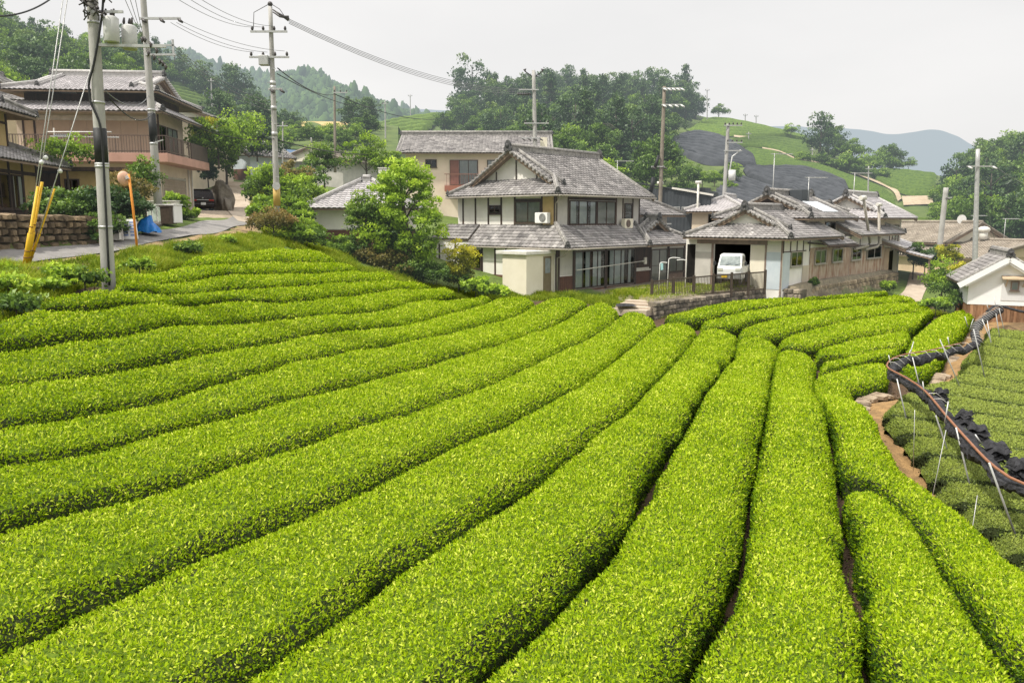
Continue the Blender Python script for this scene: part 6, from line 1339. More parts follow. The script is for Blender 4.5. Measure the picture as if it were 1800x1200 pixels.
def crown_mesh(name, seed, rx, ry, rz, nclump, rc, nleaf, ls, m, shape='round', up=.35, base_t=.30):
    rng = np.random.default_rng(seed); C = []
    while len(C) < nclump:
        p = rng.normal(size=3); p /= np.linalg.norm(p); r = rng.uniform(.35, 1) ** .6
        if shape == 'cone':
            h = rng.random() ** 1.25; a = rng.random() * 6.283; rr = (1 - h) ** .75 * rng.uniform(.55, 1.0) + .04; C.append((math.cos(a) * rr * rx, math.sin(a) * rr * ry, (h * 2 - 1) * rz)); continue
        if shape == 'tall':
            h = rng.random(); a = rng.random() * 6.283; prof = math.sqrt(max(0, 1 - ((h - .36) / .66) ** 2)) if h > .36 else .72 + .28 * h / .36; rr = prof * rng.uniform(.25, 1.08) ** .6 * (1 + .14 * math.sin(3 * a + seed)); C.append((math.cos(a) * rr * rx, math.sin(a) * rr * ry, (h * 2 - 1) * rz)); continue
        if shape == 'dome' and p[2] < -.25: p[2] *= -.4
        w_ = 1 + .22 * math.sin(3 * math.atan2(p[1], p[0]) + seed) + .16 * math.sin(5 * p[2] + 2 * seed)
        C.append((p[0] * r * rx * w_, p[1] * r * ry * w_, p[2] * r * rz * (1 + .12 * math.sin(2 * math.atan2(p[1], p[0]) + seed))))
    C = np.array(C); R = rc * rng.uniform(.6, 1.3, len(C)); tone = rng.normal(size=len(C)) * .10
    k = rng.integers(0, len(C), nleaf); d = rng.normal(size=(nleaf, 3)); d /= np.linalg.norm(d, axis=1)[:, None]; d[:, 2] = np.where(rng.random(nleaf) < .6, np.abs(d[:, 2]), d[:, 2])
    rad = R[k] * rng.uniform(.55, 1.05, nleaf); P = C[k] + d * rad[:, None] * np.array([1, 1, .8])
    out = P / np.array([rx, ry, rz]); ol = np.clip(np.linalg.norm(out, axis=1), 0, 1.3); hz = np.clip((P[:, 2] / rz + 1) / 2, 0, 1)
    t = base_t + tone[k] + .22 * (d[:, 2]) + .20 * (hz - .5) + .22 * (ol - .75) + rng.normal(size=nleaf) * .09  # crown light painted into the tint: bright tops and outsides, dark insides
    N_ = d * .8 + np.array([0, 0, up]); N_ /= np.linalg.norm(N_, axis=1)[:, None]
    V, Fq, T = leaves_on(P, N_, ls * rng.uniform(.6, 1.4, nleaf), np.clip(t, 0, 1), rng, flat=1.2, W=.62)
    me_o = mesh_np(name, V, Fq, [m], attrs={'tint': T}); return me_o
def trunk_mesh(H_, r, seed, spread, limbs=6):
    rnd = random.Random(seed); q = MB(); pts = [(0, 0, -.6)] + [(rnd.uniform(-.06, .06) * H_ * k / 4, rnd.uniform(-.06, .06) * H_ * k / 4, H_ * k / 4) for k in range(1, 5)]
    q.tube(pts, [r * 1.3, r, r * .8, r * .6, r * .25], 8)
    for k in range(limbs):
        z = H_ * rnd.uniform(.3, .75); a = rnd.uniform(0, 6.28); L = spread * rnd.uniform(.5, .9); i = min(3, int(z / H_ * 4)); f = z / H_ * 4 - i; b = np.array(pts[i + 0]) * (1 - f) + np.array(pts[min(4, i + 1)]) * f; b[2] = z
        q.tube([tuple(b), tuple(b + [math.cos(a) * L * .5, math.sin(a) * L * .5, L * .45]), tuple(b + [math.cos(a) * L, math.sin(a) * L, L * .7])], [r * .45, r * .3, r * .1], 6)
    return q
def make_tree(name, label, cat, H_, rx, rz, m, seed, nclump=38, rc=None, nleaf=2600, ls=.42, shape='round', trunk=True, group=None, r=None, cz=None, ry=None, base_t=.30):
    o = thing(name, label, cat, (0, 0, 0), 0, group)
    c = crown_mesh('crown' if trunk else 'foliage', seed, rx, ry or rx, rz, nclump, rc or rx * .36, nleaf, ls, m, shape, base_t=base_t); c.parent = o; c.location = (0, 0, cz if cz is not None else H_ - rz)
    if trunk: trunk_mesh(H_ * .9, r or H_ * .022, seed, rx).build('trunk', m_bark, o)
    else: q = trunk_mesh(max(.3, H_ * .8), max(.02, H_ * .02), seed, rx * .8, 7); q.build('stems', m_bark, o)
    return o
def place(o, p, s=1.0, rz=None, sz=None):
    o.location = tuple(float(c) for c in p); o.scale = (s, s, sz or s); o.rotation_euler = (0, 0, rz if rz is not None else random.uniform(0, 6.28)); return o
# ------------------------------------------------------------------ hills as ruled surfaces between picture profiles
class Hill:
    def __init__(s, name, ridge, foot, m, back=70, nz=60, ns=150, amp=.6, mid=None, kind='structure', bow=.0):
        A = resample(np.array([at(*r) for r in ridge]), ns); B = resample(np.array([at(*f) for f in foot]), ns); t = np.linspace(0, 1, nz)
        prof = t ** (1 - bow) if bow else t
        P = B[:, None] * (1 - t)[None, :, None] + A[:, None] * t[None, :, None]
        P[..., 2] = B[:, None, 2] + (A - B)[:, None, 2] * (prof)[None]
        rng = np.random.default_rng(len(name) * 7 + ns); X_, Y_ = P[..., 0], P[..., 1]
        P[..., 2] += amp * (np.sin(X_ * .13 + 1.7) * np.cos(Y_ * .11) + .5 * np.sin(X_ * .31 + Y_ * .23)) * (t * (1 - t) * 4)[None]
        s.P = P; s.ns, s.nz = ns, nz
        bk = A + np.array([0, back, 0]); bk[:, 2] -= np.abs(A[:, 2] - B[:, 2]) * .9 + 4; fr = B - np.array([0, 6, 0]); fr[:, 2] -= 4
        Q = np.concatenate([fr[:, None], P, bk[:, None]], 1); g_ = np.arange(Q.shape[0] * Q.shape[1]).reshape(Q.shape[:2])
        f = np.stack([g_[:-1, :-1], g_[1:, :-1], g_[1:, 1:], g_[:-1, 1:]], -1).reshape(-1, 4)
        o = mesh_np(name, Q.reshape(-1, 3), f, [m], smooth=True); tag(o, kind=kind)
        z = Q  # noqa
        c = P[..., 1] * cT - P[..., 2] * sT; yv = P[..., 1] * sT + P[..., 2] * cT; s.u = 900 + F * P[..., 0] / c; s.v = 600 - F * yv / c
    def at(s, u, v):
        d = (s.u - u) ** 2 + (s.v - v) ** 2; i, j = np.unravel_index(np.argmin(d), d.shape); fi, fj = float(i), float(j)
        lk = lambda a, fi, fj: (lambda i0, j0: (a[i0, j0] * (1 - fi + i0) + a[i0 + 1, j0] * (fi - i0)) * (1 - fj + j0) + (a[i0, j0 + 1] * (1 - fi + i0) + a[i0 + 1, j0 + 1] * (fi - i0)) * (fj - j0))(min(int(fi), s.ns - 2), min(int(fj), s.nz - 2))
        for _ in range(6):
            e = .25; f2 = min(max(fi, e), s.ns - 1 - e); g2 = min(max(fj, e), s.nz - 1 - e)
            J = np.array([[(lk(a, f2 + e, g2) - lk(a, f2 - e, g2)) / (2 * e), (lk(a, f2, g2 + e) - lk(a, f2, g2 - e)) / (2 * e)] for a in (s.u, s.v)]); r = np.array([u - lk(s.u, fi, fj), v - lk(s.v, fi, fj)])
            st = np.linalg.lstsq(J, r, rcond=None)[0]; st = np.clip(st, -1.5, 1.5); fi = min(max(fi + st[0], 0), s.ns - 1); fj = min(max(fj + st[1], 0), s.nz - 1)
        return lk(s.P, fi, fj)
    def z(s, x, y):
        d = (s.P[..., 0] - x) ** 2 + (s.P[..., 1] - y) ** 2; k = np.argpartition(d.ravel(), 4)[:4]; w_ = 1 / (d.ravel()[k] + .3); return float((s.P[..., 2].ravel()[k] * w_).sum() / w_.sum())
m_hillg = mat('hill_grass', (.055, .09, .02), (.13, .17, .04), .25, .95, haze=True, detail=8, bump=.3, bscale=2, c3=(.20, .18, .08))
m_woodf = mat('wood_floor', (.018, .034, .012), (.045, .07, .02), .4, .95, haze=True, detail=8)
HC = Hill('hill', [(560,262,150),(640,232,170),(720,216,185),(800,206,190),(900,190,205),(1000,180,210),(1100,178,210),(1180,190,205),(1240,206,195),(1300,216,190),(1371,232,185),(1421,246,180),(1480,275,170),(1530,300,160),(1580,300,160),(1643,307,155),(1720,330,150)],
    [(560,310,92),(640,330,88),(720,335,88),(800,340,86),(900,345,86),(1000,345,86),(1100,350,86),(1180,365,86),(1240,372,86),(1300,378,86),(1371,385,86),(1421,392,86),(1480,400,86),(1530,410,88),(1580,425,88),(1640,428,90),(1720,430,92)], m_hillg, amp=.4, bow=-.15)
HL = Hill('hillside', [(-160,10,150),(-60,30,150),(0,58,150),(60,90,150),(130,112,152),(240,128,158),(320,150,165),(400,185,175),(460,215,185),(540,240,190)], [(-160,290,60),(-60,290,62),(0,285,66),(60,280,70),(130,275,74),(240,270,80),(320,270,86),(400,280,92),(460,285,96),(540,290,98)], m_woodf, amp=.6)
HR = Hill('wooded_slope', [(1640,385,165),(1680,335,160),(1720,302,155),(1760,280,150),(1820,265,145),(1900,255,140),(2000,250,140)], [(1600,425,100),(1660,440,95),(1720,445,92),(1760,450,90),(1820,455,86),(1900,460,82),(2000,465,80)], m_woodf, amp=.5)
# ------------------------------------------------------------------ tea rows and nets on the far hill
m_ftea = mat('far_tea', (.045, .085, .012), (.10, .155, .02), 2.2, .9, bump=.8, bscale=5, haze=True, detail=8)
m_ftea2 = mat('far_tea_light', (.06, .11, .014), (.135, .20, .024), 2.2, .9, bump=.8, bscale=5, haze=True, detail=8)
m_fnet = mat('hill_shade_net', (.022, .024, .028), (.055, .058, .065), .6, .8, stretch=(1, 1, 1), haze=True, bump=.3, bscale=3, c3=(.12, .125, .13))
m_path = mat('pale_path', (.34, .26, .17), (.50, .40, .28), 1.2, .95, haze=True, bump=.3)
far_n = [0]
def ribbon(name, hill, a, b_, m, lift=.08, kind='structure', label=None, cat=None):
    A = resample(np.array([hill.at(*p_) for p_ in a]), 30); B = resample(np.array([hill.at(*p_) for p_ in b_]), 30); V = np.stack([A, A * .5 + B * .5, B], 1).reshape(-1, 3) + [0, 0, lift]
    f = [(3 * i + k, 3 * i + k + 1, 3 * i + k + 4, 3 * i + k + 3) for i in range(29) for k in range(2)]; o = mesh_np(name, V, f, [m], smooth=True); tag(o, label, cat, None, kind); return o
def far_rows(hill, top, bot, n, label, m, h=.27, net=None, w=.42):
    T = resample(np.array([hill.at(*p_) for p_ in top]), 26); B = resample(np.array([hill.at(*p_) for p_ in bot]), 26)
    h = h * float(np.linalg.norm(T - B, axis=1).mean()) / n
    acc = MB() if net else None
    if not net: ribbon('furrow_shade_ribbon', hill, top, bot, mat('furrow_shade', (.010, .016, .004), (.022, .03, .008), 1, .95, haze=True), .1)  # near-black ribbon paints the furrow shade between the hedges
    for i in range(n):
        fa = (i + .5 - w / 2 * 1.3) / n; fb = (i + .5 + w / 2 * 1.3) / n; q = acc if net else MB(); vs = []; M = 5
        a = T * (1 - fa) + B * fa; b_ = T * (1 - fb) + B * fb
        for j in range(26):
            za, zb = a[j], b_[j]
            for k in range(M):
                c = za + (zb - za) * k / (M - 1); c = c + np.array([0, 0, (h * (1 + .05 * math.sin(j * 1.7 + i)) if 0 < j < 25 else h * .3) * (1 - abs(2 * k / (M - 1) - 1) ** 3) + .02]); vs.append(tuple(c))
        q.add(vs, [(j * M + k, j * M + k + 1, (j + 1) * M + k + 1, (j + 1) * M + k) for j in range(25) for k in range(M - 1)], 0, .5, True)
        if not net:
            o = q.build('tea_hedge', m, None); tag(o, label, 'tea hedge', 'far rows: ' + label); far_n[0] += 1
    if net: o = acc.build('shade_net', m, None); tag(o, net, 'shade net')
far_rows(HC, [(1235,213),(1268,209),(1315,219),(1371,233),(1421,245)], [(1206,231),(1243,238),(1285,242),(1340,243),(1382,243),(1424,253)], 6, 'long green tea hedge on the topmost terrace of the far hill', m_ftea2)
far_rows(HC, [(1282,250),(1315,245),(1377,245),(1424,255)], [(1290,259),(1354,263),(1399,277),(1426,280)], 6, 'green tea hedge on the second terrace of the far hill, beside the dark clump', m_ftea)
far_rows(HC, [(1302,262),(1354,267),(1402,286),(1438,292),(1493,311),(1549,332),(1572,352)], [(1330,294),(1340,300),(1404,300),(1488,331),(1529,348),(1560,358),(1575,364)], 8, 'green tea hedge in the long sloping strip above the black nets', m_ftea)
far_rows(HC, [(1532,306),(1577,302),(1648,310)], [(1540,320),(1588,344),(1640,346)], 8, 'green tea hedge on the rounded terrace at the far right end of the hill', m_ftea)
far_rows(HC, [(1585,388),(1650,390)], [(1588,418),(1640,424)], 6, 'bright tea hedge low on the hill just right of the pale roofed house', m_ftea2)
far_rows(HC, [(650,234),(700,213),(775,209)], [(640,262),(700,262),(735,254)], 6, 'tea hedge on the small smooth green hill left of the peach house', m_ftea2)
far_rows(HL, [(268,143),(300,143),(330,150),(350,168)], [(268,165),(300,172),(340,186),(385,195)], 6, 'tea hedge in the small sloping field behind the dark sleeved pole', m_ftea2)
far_rows(HC, [(1180,248),(1228,236),(1275,248),(1328,284)], [(1186,268),(1216,282),(1252,292),(1330,296)], 9, '', m_fnet, .36, net='upper black shade net draped over tea rows on the far hill', w=.8)
far_rows(HC, [(1306,302),(1354,301),(1410,301),(1466,317),(1490,330)], [(1314,315),(1354,330),(1396,345),(1440,372),(1500,392)], 10, '', m_fnet, .42, net='lower right black shade net spreading behind the garage roofs', w=.8)
far_rows(HC, [(1296,308),(1308,318),(1350,334),(1394,350),(1430,366)], [(1245,350),(1290,362),(1330,372),(1380,380),(1425,384)], 9, '', m_fnet, .42, net='lower left black shade net behind the silver roofed small house', w=.8)
ribbon('path', HC, [(1340,262),(1370,268),(1400,281),(1440,288)], [(1340,264),(1370,270),(1400,283),(1440,290)], m_path, .35)
ribbon('path', HC, [(1500,304),(1545,322),(1575,335),(1585,352)], [(1500,307),(1543,325),(1569,339),(1578,357)], m_path, .3)
ribbon('bare_soil', HC, [(1585,348),(1640,347)], [(1588,364),(1640,362)], m_path, .3)
ribbon('path', HC, [(1308,270),(1325,282),(1335,297),(1400,300)], [(1303,272),(1320,285),(1332,300),(1400,303)], m_path, .3)
ribbon('path', HC, [(1290,240),(1330,244)], [(1290,243),(1330,248)], m_path, .3)
HM = Hill('field_rise', [(480,232,130),(530,214,138),(580,214,140),(630,214,140),(700,222,140)], [(480,262,100),(530,265,100),(580,270,100),(630,272,100),(700,275,100)], m_hillg, amp=.2, ns=60, nz=20)
ribbon('dry_field', HM, [(528,215),(580,215),(630,216)], [(530,226),(580,229),(628,228)], mat('dry_straw_field', (.42, .30, .12), (.52, .40, .18), 1, .95, haze=True), .1)
# ------------------------------------------------------------------ distant mountains
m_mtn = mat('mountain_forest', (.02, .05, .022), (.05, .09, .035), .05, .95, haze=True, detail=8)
def mountain(name, ridge, foot, seed, rough, n=220, m_=40, label=None):
    A = resample(np.array([at(*r) for r in ridge]), n); B = resample(np.array([at(*f) for f in foot]), n); t = np.linspace(0, 1, m_); rng = np.random.default_rng(seed)
    P = B[:, None] * (1 - t)[None, :, None] + A[:, None] * t[None, :, None]
    w_ = np.zeros(P.shape[:2])
    for o_ in range(5):
        k = .006 * 2 ** o_ * 400 / A[:, 1].mean(); w_ += np.sin(P[..., 0] * k * 6 + rng.uniform(0, 6)) * np.cos(P[..., 1] * k * 5 + rng.uniform(0, 6) + P[..., 0] * k * 2) / 2 ** o_
    P[..., 2] += w_ * rough * (t * (1.15 - t) * 3.4)[None]
    bk = A + np.array([0, 300, 0]); bk[:, 2] -= 90; fr = B.copy(); fr[:, 2] -= 30
    Q = np.concatenate([fr[:, None], P, bk[:, None]], 1); g_ = np.arange(Q.shape[0] * Q.shape[1]).reshape(Q.shape[:2]); f = np.stack([g_[:-1, :-1], g_[1:, :-1], g_[1:, 1:], g_[:-1, 1:]], -1).reshape(-1, 4)
    o = mesh_np(name, Q.reshape(-1, 3), f, [m_mtn], smooth=True); tag(o, kind='structure'); return P
PM = mountain('mountain', [(120,120,430),(200,100,430),(250,98,430),(300,92,430),(340,106,430),(400,128,430),(470,142,430),(530,128,430),(565,138,430),(640,168,440),(700,188,450),(790,206,470),(900,215,480),(1000,230,480)], [(120,260,250),(300,262,260),(470,262,260),(640,258,270),(790,255,280),(1000,255,300)], 3, 7)
PB = mountain('far_mountain', [(900,215,1700),(1100,222,1700),(1250,232,1700),(1340,224,1700),(1400,221,1700),(1440,224,1700),(1482,222,1700),(1530,227,1700),(1575,232,1700),(1640,227,1700),(1680,238,1700),(1720,262,1700),(1800,285,1700),(2000,300,1700)], [(900,340,900),(1400,345,900),(1800,350,900),(2000,350,900)], 5, 8)
mountain('far_mountain', [(560,212,1900),(700,196,1900),(760,194,1900),(830,200,1900),(950,215,1900)], [(560,260,1200),(950,260,1200)], 8, 6, n=60)
# forest texture of the mid mountain: countless tree tops read as one mass
rng = np.random.default_rng(9); nt_ = 15000; ii, jj = rng.integers(0, PM.shape[0], nt_), (rng.random(nt_) ** .8 * (PM.shape[1] - 1)).astype(int); jj[:900] = PM.shape[1] - 1
base = PM[ii, jj] + rng.normal(size=(nt_, 3)) * [1.6, 2, 0]; hh_ = rng.uniform(2.2, 4.6, nt_) * np.where(rng.random(nt_) < .02, 1.7, 1); rr_ = rng.uniform(1.2, 2.3, nt_)
ang = np.arange(6) / 6 * 6.283; lay = [(0.0, .8), (.35, 1.0), (.78, .75), (1.0, .3)]
V = np.stack([np.stack([base[:, 0:1] + rr_[:, None] * r_ * np.cos(ang + k * .5) * rng.uniform(.8, 1.2, (nt_, 6)), base[:, 1:2] + rr_[:, None] * r_ * np.sin(ang + k * .5), (base[:, 2:3] - 1.5 + hh_[:, None] * z_) * np.ones((nt_, 6)) + rng.normal(size=(nt_, 6)) * .35], -1) for k, (z_, r_) in enumerate(lay)], 1)
b0 = (np.arange(nt_) * 24)[:, None, None, None]; k6 = np.arange(6); qd = np.stack([k6, (k6 + 1) % 6, 6 + (k6 + 1) % 6, 6 + k6], -1)[None, None] + (np.arange(3) * 6)[None, :, None, None] + b0
o = mesh_np('distant_forest', V.reshape(-1, 3), qd.reshape(-1, 4), [leafmat('far_forest_leaf', DARK, haze=True, trans=.0, rough=.9, nscale=.05, namp=.2)], attrs={'tint': np.repeat(np.clip(rng.normal(.45, .11, nt_), 0, 1), 24)}); tag(o, 'mass of tree tops covering the hazy mountain', 'forest', None, 'stuff')
# ------------------------------------------------------------------ woods on the hills (prototypes, then copies)
GF, GL_, GR = 'trees of the wood on the central hill', 'trees on the left hillside', 'trees on the right wooded slope'
protos = {
 'cedar': [make_tree('cedar_tree', 'x', 'tree', 12, 2.7, 6.0, ml_d, 300 + k, 60, 1.0, 2600, .5, 'cone') for k in range(3)],
 'dark': [make_tree('dark_broadleaf_tree', 'x', 'tree', 11, 4.0, 5.0, ml_d, 310 + k, 46, 1.5, 3000, .52, 'round') for k in range(3)],  # round broadleaf tree, set apart by its dark leaf colour
 'green': [make_tree('broadleaf_tree', 'x', 'tree', 8, 3.6, 3.6, ml_g, 320 + k, 44, 1.25, 3000, .46, 'dome') for k in range(4)],
 'light': [make_tree('pale_broadleaf_tree', 'x', 'tree', 7, 3.2, 3.0, ml_l, 330 + k, 40, 1.1, 2600, .42, 'dome', base_t=.22) for k in range(3)],  # smaller broadleaf tree with pale leaf colour
 'bush': [make_tree('shrub', 'x', 'shrub', 3, 2.2, 1.7, ml_g, 340 + k, 30, .75, 1900, .34, 'dome', trunk=False) for k in range(2)],
}
used = set()
def grow(kind, p, s, label, group, rnd):
    src = rnd.choice(protos[kind]); o = src if src.name not in used else copy_tree(src); used.add(src.name)
    o['label'] = label; o['group'] = group; place(o, p, s, rnd.uniform(0, 6.28), s * rnd.uniform(.85, 1.2)); return o
rnd = random.Random(77)
def scatter(hill, poly, n, kinds, group, labels, smin, smax, mind):
    px = []; tries = 0; P_ = np.array(poly, float); lo, hi = P_.min(0), P_.max(0)
    while len(px) < n and tries < 6000:
        tries += 1; u, v = rnd.uniform(lo[0], hi[0]), rnd.uniform(lo[1], hi[1])
        if not inpoly(np.array([u]), np.array([v]), P_)[0]: continue
        p = hill.at(u, v)
        if any((p[0] - q[0]) ** 2 + (p[1] - q[1]) ** 2 < mind ** 2 for q in px): continue
        px.append(p); k = rnd.choice(kinds); grow(k, p - np.array([0, 0, .4]), rnd.uniform(smin, smax), labels[k], group, rnd)
LB = {'cedar': 'dark pointed cedar in the wood on the central hill', 'dark': 'dark dense broadleaf tree in the wood on the central hill', 'green': 'mid green rounded tree on the flank of the central hill', 'light': 'pale green rounded tree on the flank of the central hill', 'bush': 'low green shrub on the flank of the central hill'}
for u in range(862, 1232, 15):
    v = np.interp(u, [860, 900, 1000, 1060, 1100, 1230], [208, 196, 184, 186, 182, 205]); dip = .62 if 1055 < u < 1082 else 1
    grow(rnd.choice(['dark', 'dark', 'cedar', 'dark', 'dark']), HC.at(u, v + 6) - np.array([0, 0, .6]), rnd.uniform(.62, .82) * dip, LB['dark'], GF, rnd)['label'] = 'dark tree on the skyline of the central hill wood'
scatter(HC, [(860,205),(1000,185),(1222,205),(1185,232),(1165,300),(1040,310),(960,260),(870,235)], 76, ['cedar', 'dark', 'dark', 'green'], GF, LB, .6, .85, 3.8)
scatter(HC, [(775,222),(860,215),(950,255),(1020,300),(1165,290),(1160,360),(1000,352),(940,320),(880,270),(770,240)], 60, ['green', 'green', 'light', 'bush', 'dark'], GF, LB, .5, .8, 3.4)
for u, v, k, s in ((828,208,'dark',1.05),(812,215,'green',.8),(838,214,'green',.7)): grow(k, HC.at(u, v) - np.array([0, 0, .5]), s, 'separate dark tree standing just left of the hill wood' if k == 'dark' else 'rounded shrub at the foot of the separate dark tree', GF, rnd)
for u, v, k, s, lab in ((1263,212,'green',.62,'lone tree at the left end of the tea terraces on the skyline'),(1390,245,'light',.62,'lone round tree standing in the hilltop tea rows'),(1440,282,'dark',.86,'large dark tree at the left of the clump on the right slope'),(1455,275,'green',.95,'tall tree rising at the back of the clump on the right slope'),(1470,272,'dark',.62,'slim tree in the clump on the right slope'),
    (1478,296,'green',.8,'mid green tree in the middle of the clump on the right slope'),(1498,292,'green',.9,'broad tree at the right of the clump on the right slope'),(1490,305,'bush',1.4,'low green shrub below the clump on the right slope'),(1520,304,'bush',1.6,'wide shrub between clump and round tree on the right slope'),(1532,294,'light',.6,'thin young tree left of the round tree on the right slope'),(1560,290,'green',.85,'isolated round tree near the right end of the terraces'),(1548,302,'bush',1.5,'shrub under the isolated round tree'),(1596,300,'light',.5,'small sparse tree at the end of the rounded terrace'),(1412,286,'bush',.9,'small dark bush on the path of the terraces'),(1575,300,'bush',1.0,'low bush right of the isolated round tree')):
    grow(k, HC.at(u, v) - np.array([0, 0, .3]), s * .8, lab, 'single trees among the far tea terraces', rnd)
for k in range(14): u = 1445 + k * 8; grow('bush', HC.at(u, 293 + k * 1.9 + rnd.uniform(-1, 2)), rnd.uniform(.45, .7), 'low hedge bush lining the path below the dark tree clump', 'bushes lining the far path', rnd)
scatter(HC, [(1165,285),(1185,288),(1215,300),(1260,310),(1295,315),(1285,345),(1245,356),(1175,350)], 22, ['bush', 'bush', 'light', 'green'], GF, {k: v.replace('on the flank of the central hill', 'on the dry slope below the upper black net').replace('in the wood on the central hill', 'on the dry slope below the upper black net') for k, v in LB.items()}, .3, .48, 2.2)
LL = {'cedar': 'dark pointed tree on the left hillside', 'dark': 'dark green tree on the left hillside', 'green': 'mid green round tree on the left hillside', 'light': 'bright green round tree on the left hillside', 'bush': 'low shrub on the left hillside'}
scatter(HL, [(-100,40),(0,66),(60,96),(130,115),(255,132),(255,175),(130,200),(-100,230)], 120, ['green', 'light', 'green', 'dark', 'light'], GL_, LL, .5, .8, 3.2)
scatter(HL, [(-100,25),(0,62),(60,95),(130,114),(255,130),(330,150),(330,153),(240,140),(120,124),(0,80),(-100,50)], 26, ['cedar', 'dark', 'green'], GL_, LL, .4, .6, 3.4)
scatter(HL, [(265,132),(320,148),(380,178),(360,178),(330,160),(265,142)], 16, ['green', 'dark', 'light'], GL_, LL, .42, .6, 3.0)
scatter(HL, [(380,190),(450,215),(530,245),(530,285),(420,280),(370,240),(390,205)], 34, ['dark', 'green', 'green', 'light'], GL_, LL, .4, .6, 3.0)
for u, v, s in ((410,200,.75), (432,212,.72), (445,228,.6), (475,244,.55), (505,254,.5)): grow('dark', HL.at(u, v), s, 'big dark tree behind the lane, left of the many armed pole', GL_, rnd)
LR = {'cedar': 'dark tree on the right wooded slope', 'dark': 'dark green tree on the right wooded slope', 'green': 'mid green round tree on the right wooded slope', 'light': 'pale green tree on the right wooded slope', 'bush': 'low shrub at the foot of the right wooded slope'}
scatter(HR, [(1655,375),(1700,322),(1760,284),(1900,262),(1990,258),(1990,460),(1700,440),(1640,425),(1650,395)], 120, ['green', 'light', 'dark', 'light', 'green'], GR, LR, .5, .78, 3.0)
scatter(HM, [(610,222),(660,222),(660,262),(610,262)], 8, ['cedar', 'green', 'dark'], 'trees beside the small tea hill', {k: 'tree beside the small smooth tea hill' for k in LL}, .32, .48, 3)
scatter(HM, [(500,235),(620,240),(700,262),(640,275),(500,268)], 16, ['bush', 'green', 'light'], 'trees beside the small tea hill', {k: 'shrub below the dry yellow field' for k in LL}, .3, .5, 3)
# ------------------------------------------------------------------ near trees and shrubs
def G(u, v, Y=None):
    p = at(u, v, Y); return p
def near(name, label, cat, u, v, Y, H_, rx, rz, m, seed, nleaf, ls, shape='dome', trunk=False, nclump=36, rc=None, cz=None, ry=None, base_t=.3):
    o = make_tree(name, label, cat, H_, rx, rz, m, seed, nclump, rc, nleaf, ls, shape, trunk, None, None, cz, ry, base_t); p = at(u, v, Y); o.location = tuple(p); o.rotation_euler = (0, 0, seed); return o
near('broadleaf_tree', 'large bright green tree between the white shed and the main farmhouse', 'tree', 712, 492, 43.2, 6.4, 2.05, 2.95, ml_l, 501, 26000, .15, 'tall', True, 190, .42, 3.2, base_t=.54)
near('broadleaf_tree', 'feathery green tree hiding the right half of the white shed', 'tree', 646, 470, 42.5, 3.7, 1.05, 1.4, ml_g, 502, 5000, .13, 'dome', True, 40, .42, 2.5, base_t=.45)
for k, (u, v, H_, rx, m_, lab) in enumerate(((592, 458, 1.3, .8, ml_l, 'loose green shrub in front of the dark boards of the white shed'), (620, 468, 1.6, 1.0, ml_g, 'dark green shrub below the feathery tree'), (652, 480, 1.7, 1.0, ml_r, 'brownish green shrub at the left foot of the large bright tree'), (690, 492, 1.5, 1.1, ml_r, 'brownish shrub in front of the trunk of the large bright tree'), (730, 500, 1.4, 1.0, ml_g, 'dark green shrub at the right foot of the large bright tree'), (768, 503, 1.2, .8, ml_g, 'low green shrub between the large bright tree and the yellow bush'), (670, 450, 2.4, 1.3, ml_d, 'dark shrub filling the shade under the large bright tree'), (715, 470, 2.2, 1.3, ml_d, 'dark shrub right behind the trunk of the large bright tree'), (545, 432, 1.4, .75, ml_l, 'yellow green shrub at the left corner of the white shed'))):
    near('shrub', lab, 'shrub', u, v, 41.5 + (.6 if k < 6 else 1.5), H_, rx, H_ * .55, m_, 520 + k, 2600, .13)
near('shrub', 'golden yellow bush against the farmhouse wall', 'shrub', 808, 505, 43, 2.5, .88, 1.15, ml_y, 540, 8500, .10, 'round', nclump=80, rc=.34, cz=1.3, base_t=.5); near('shrub', 'green underside shrub at the foot of the golden bush', 'shrub', 806, 512, 42.6, 1.2, .6, .6, ml_g, 541, 1500, .12)
for k, (u, v, s) in enumerate(((836, 520, 1.0), (858, 524, .85), (880, 522, .6))): near('weed_clump', ('broad leaved weed clump left of the white porch', 'broad leaved weed clump before the white porch', 'small leafy weeds at the porch corner')[k], 'weed', u, v, 42, .95 * s, .75 * s, .5 * s, ml_l, 545 + k, 1300, .19, base_t=.48)
near('shrub', 'round russet bush beside the road end', 'shrub', 483, 432, 38, 1.95, .92, .98, ml_r, 550, 4200, .10, base_t=.42); near('shrub', 'yellow green bush right of the russet bush', 'shrub', 520, 440, 38.5, 1.6, .8, .8, ml_l, 551, 2800, .12); near('shrub', 'dark green bush below the russet bush', 'shrub', 540, 446, 39, 1.4, .8, .7, ml_g, 552, 2400, .12)
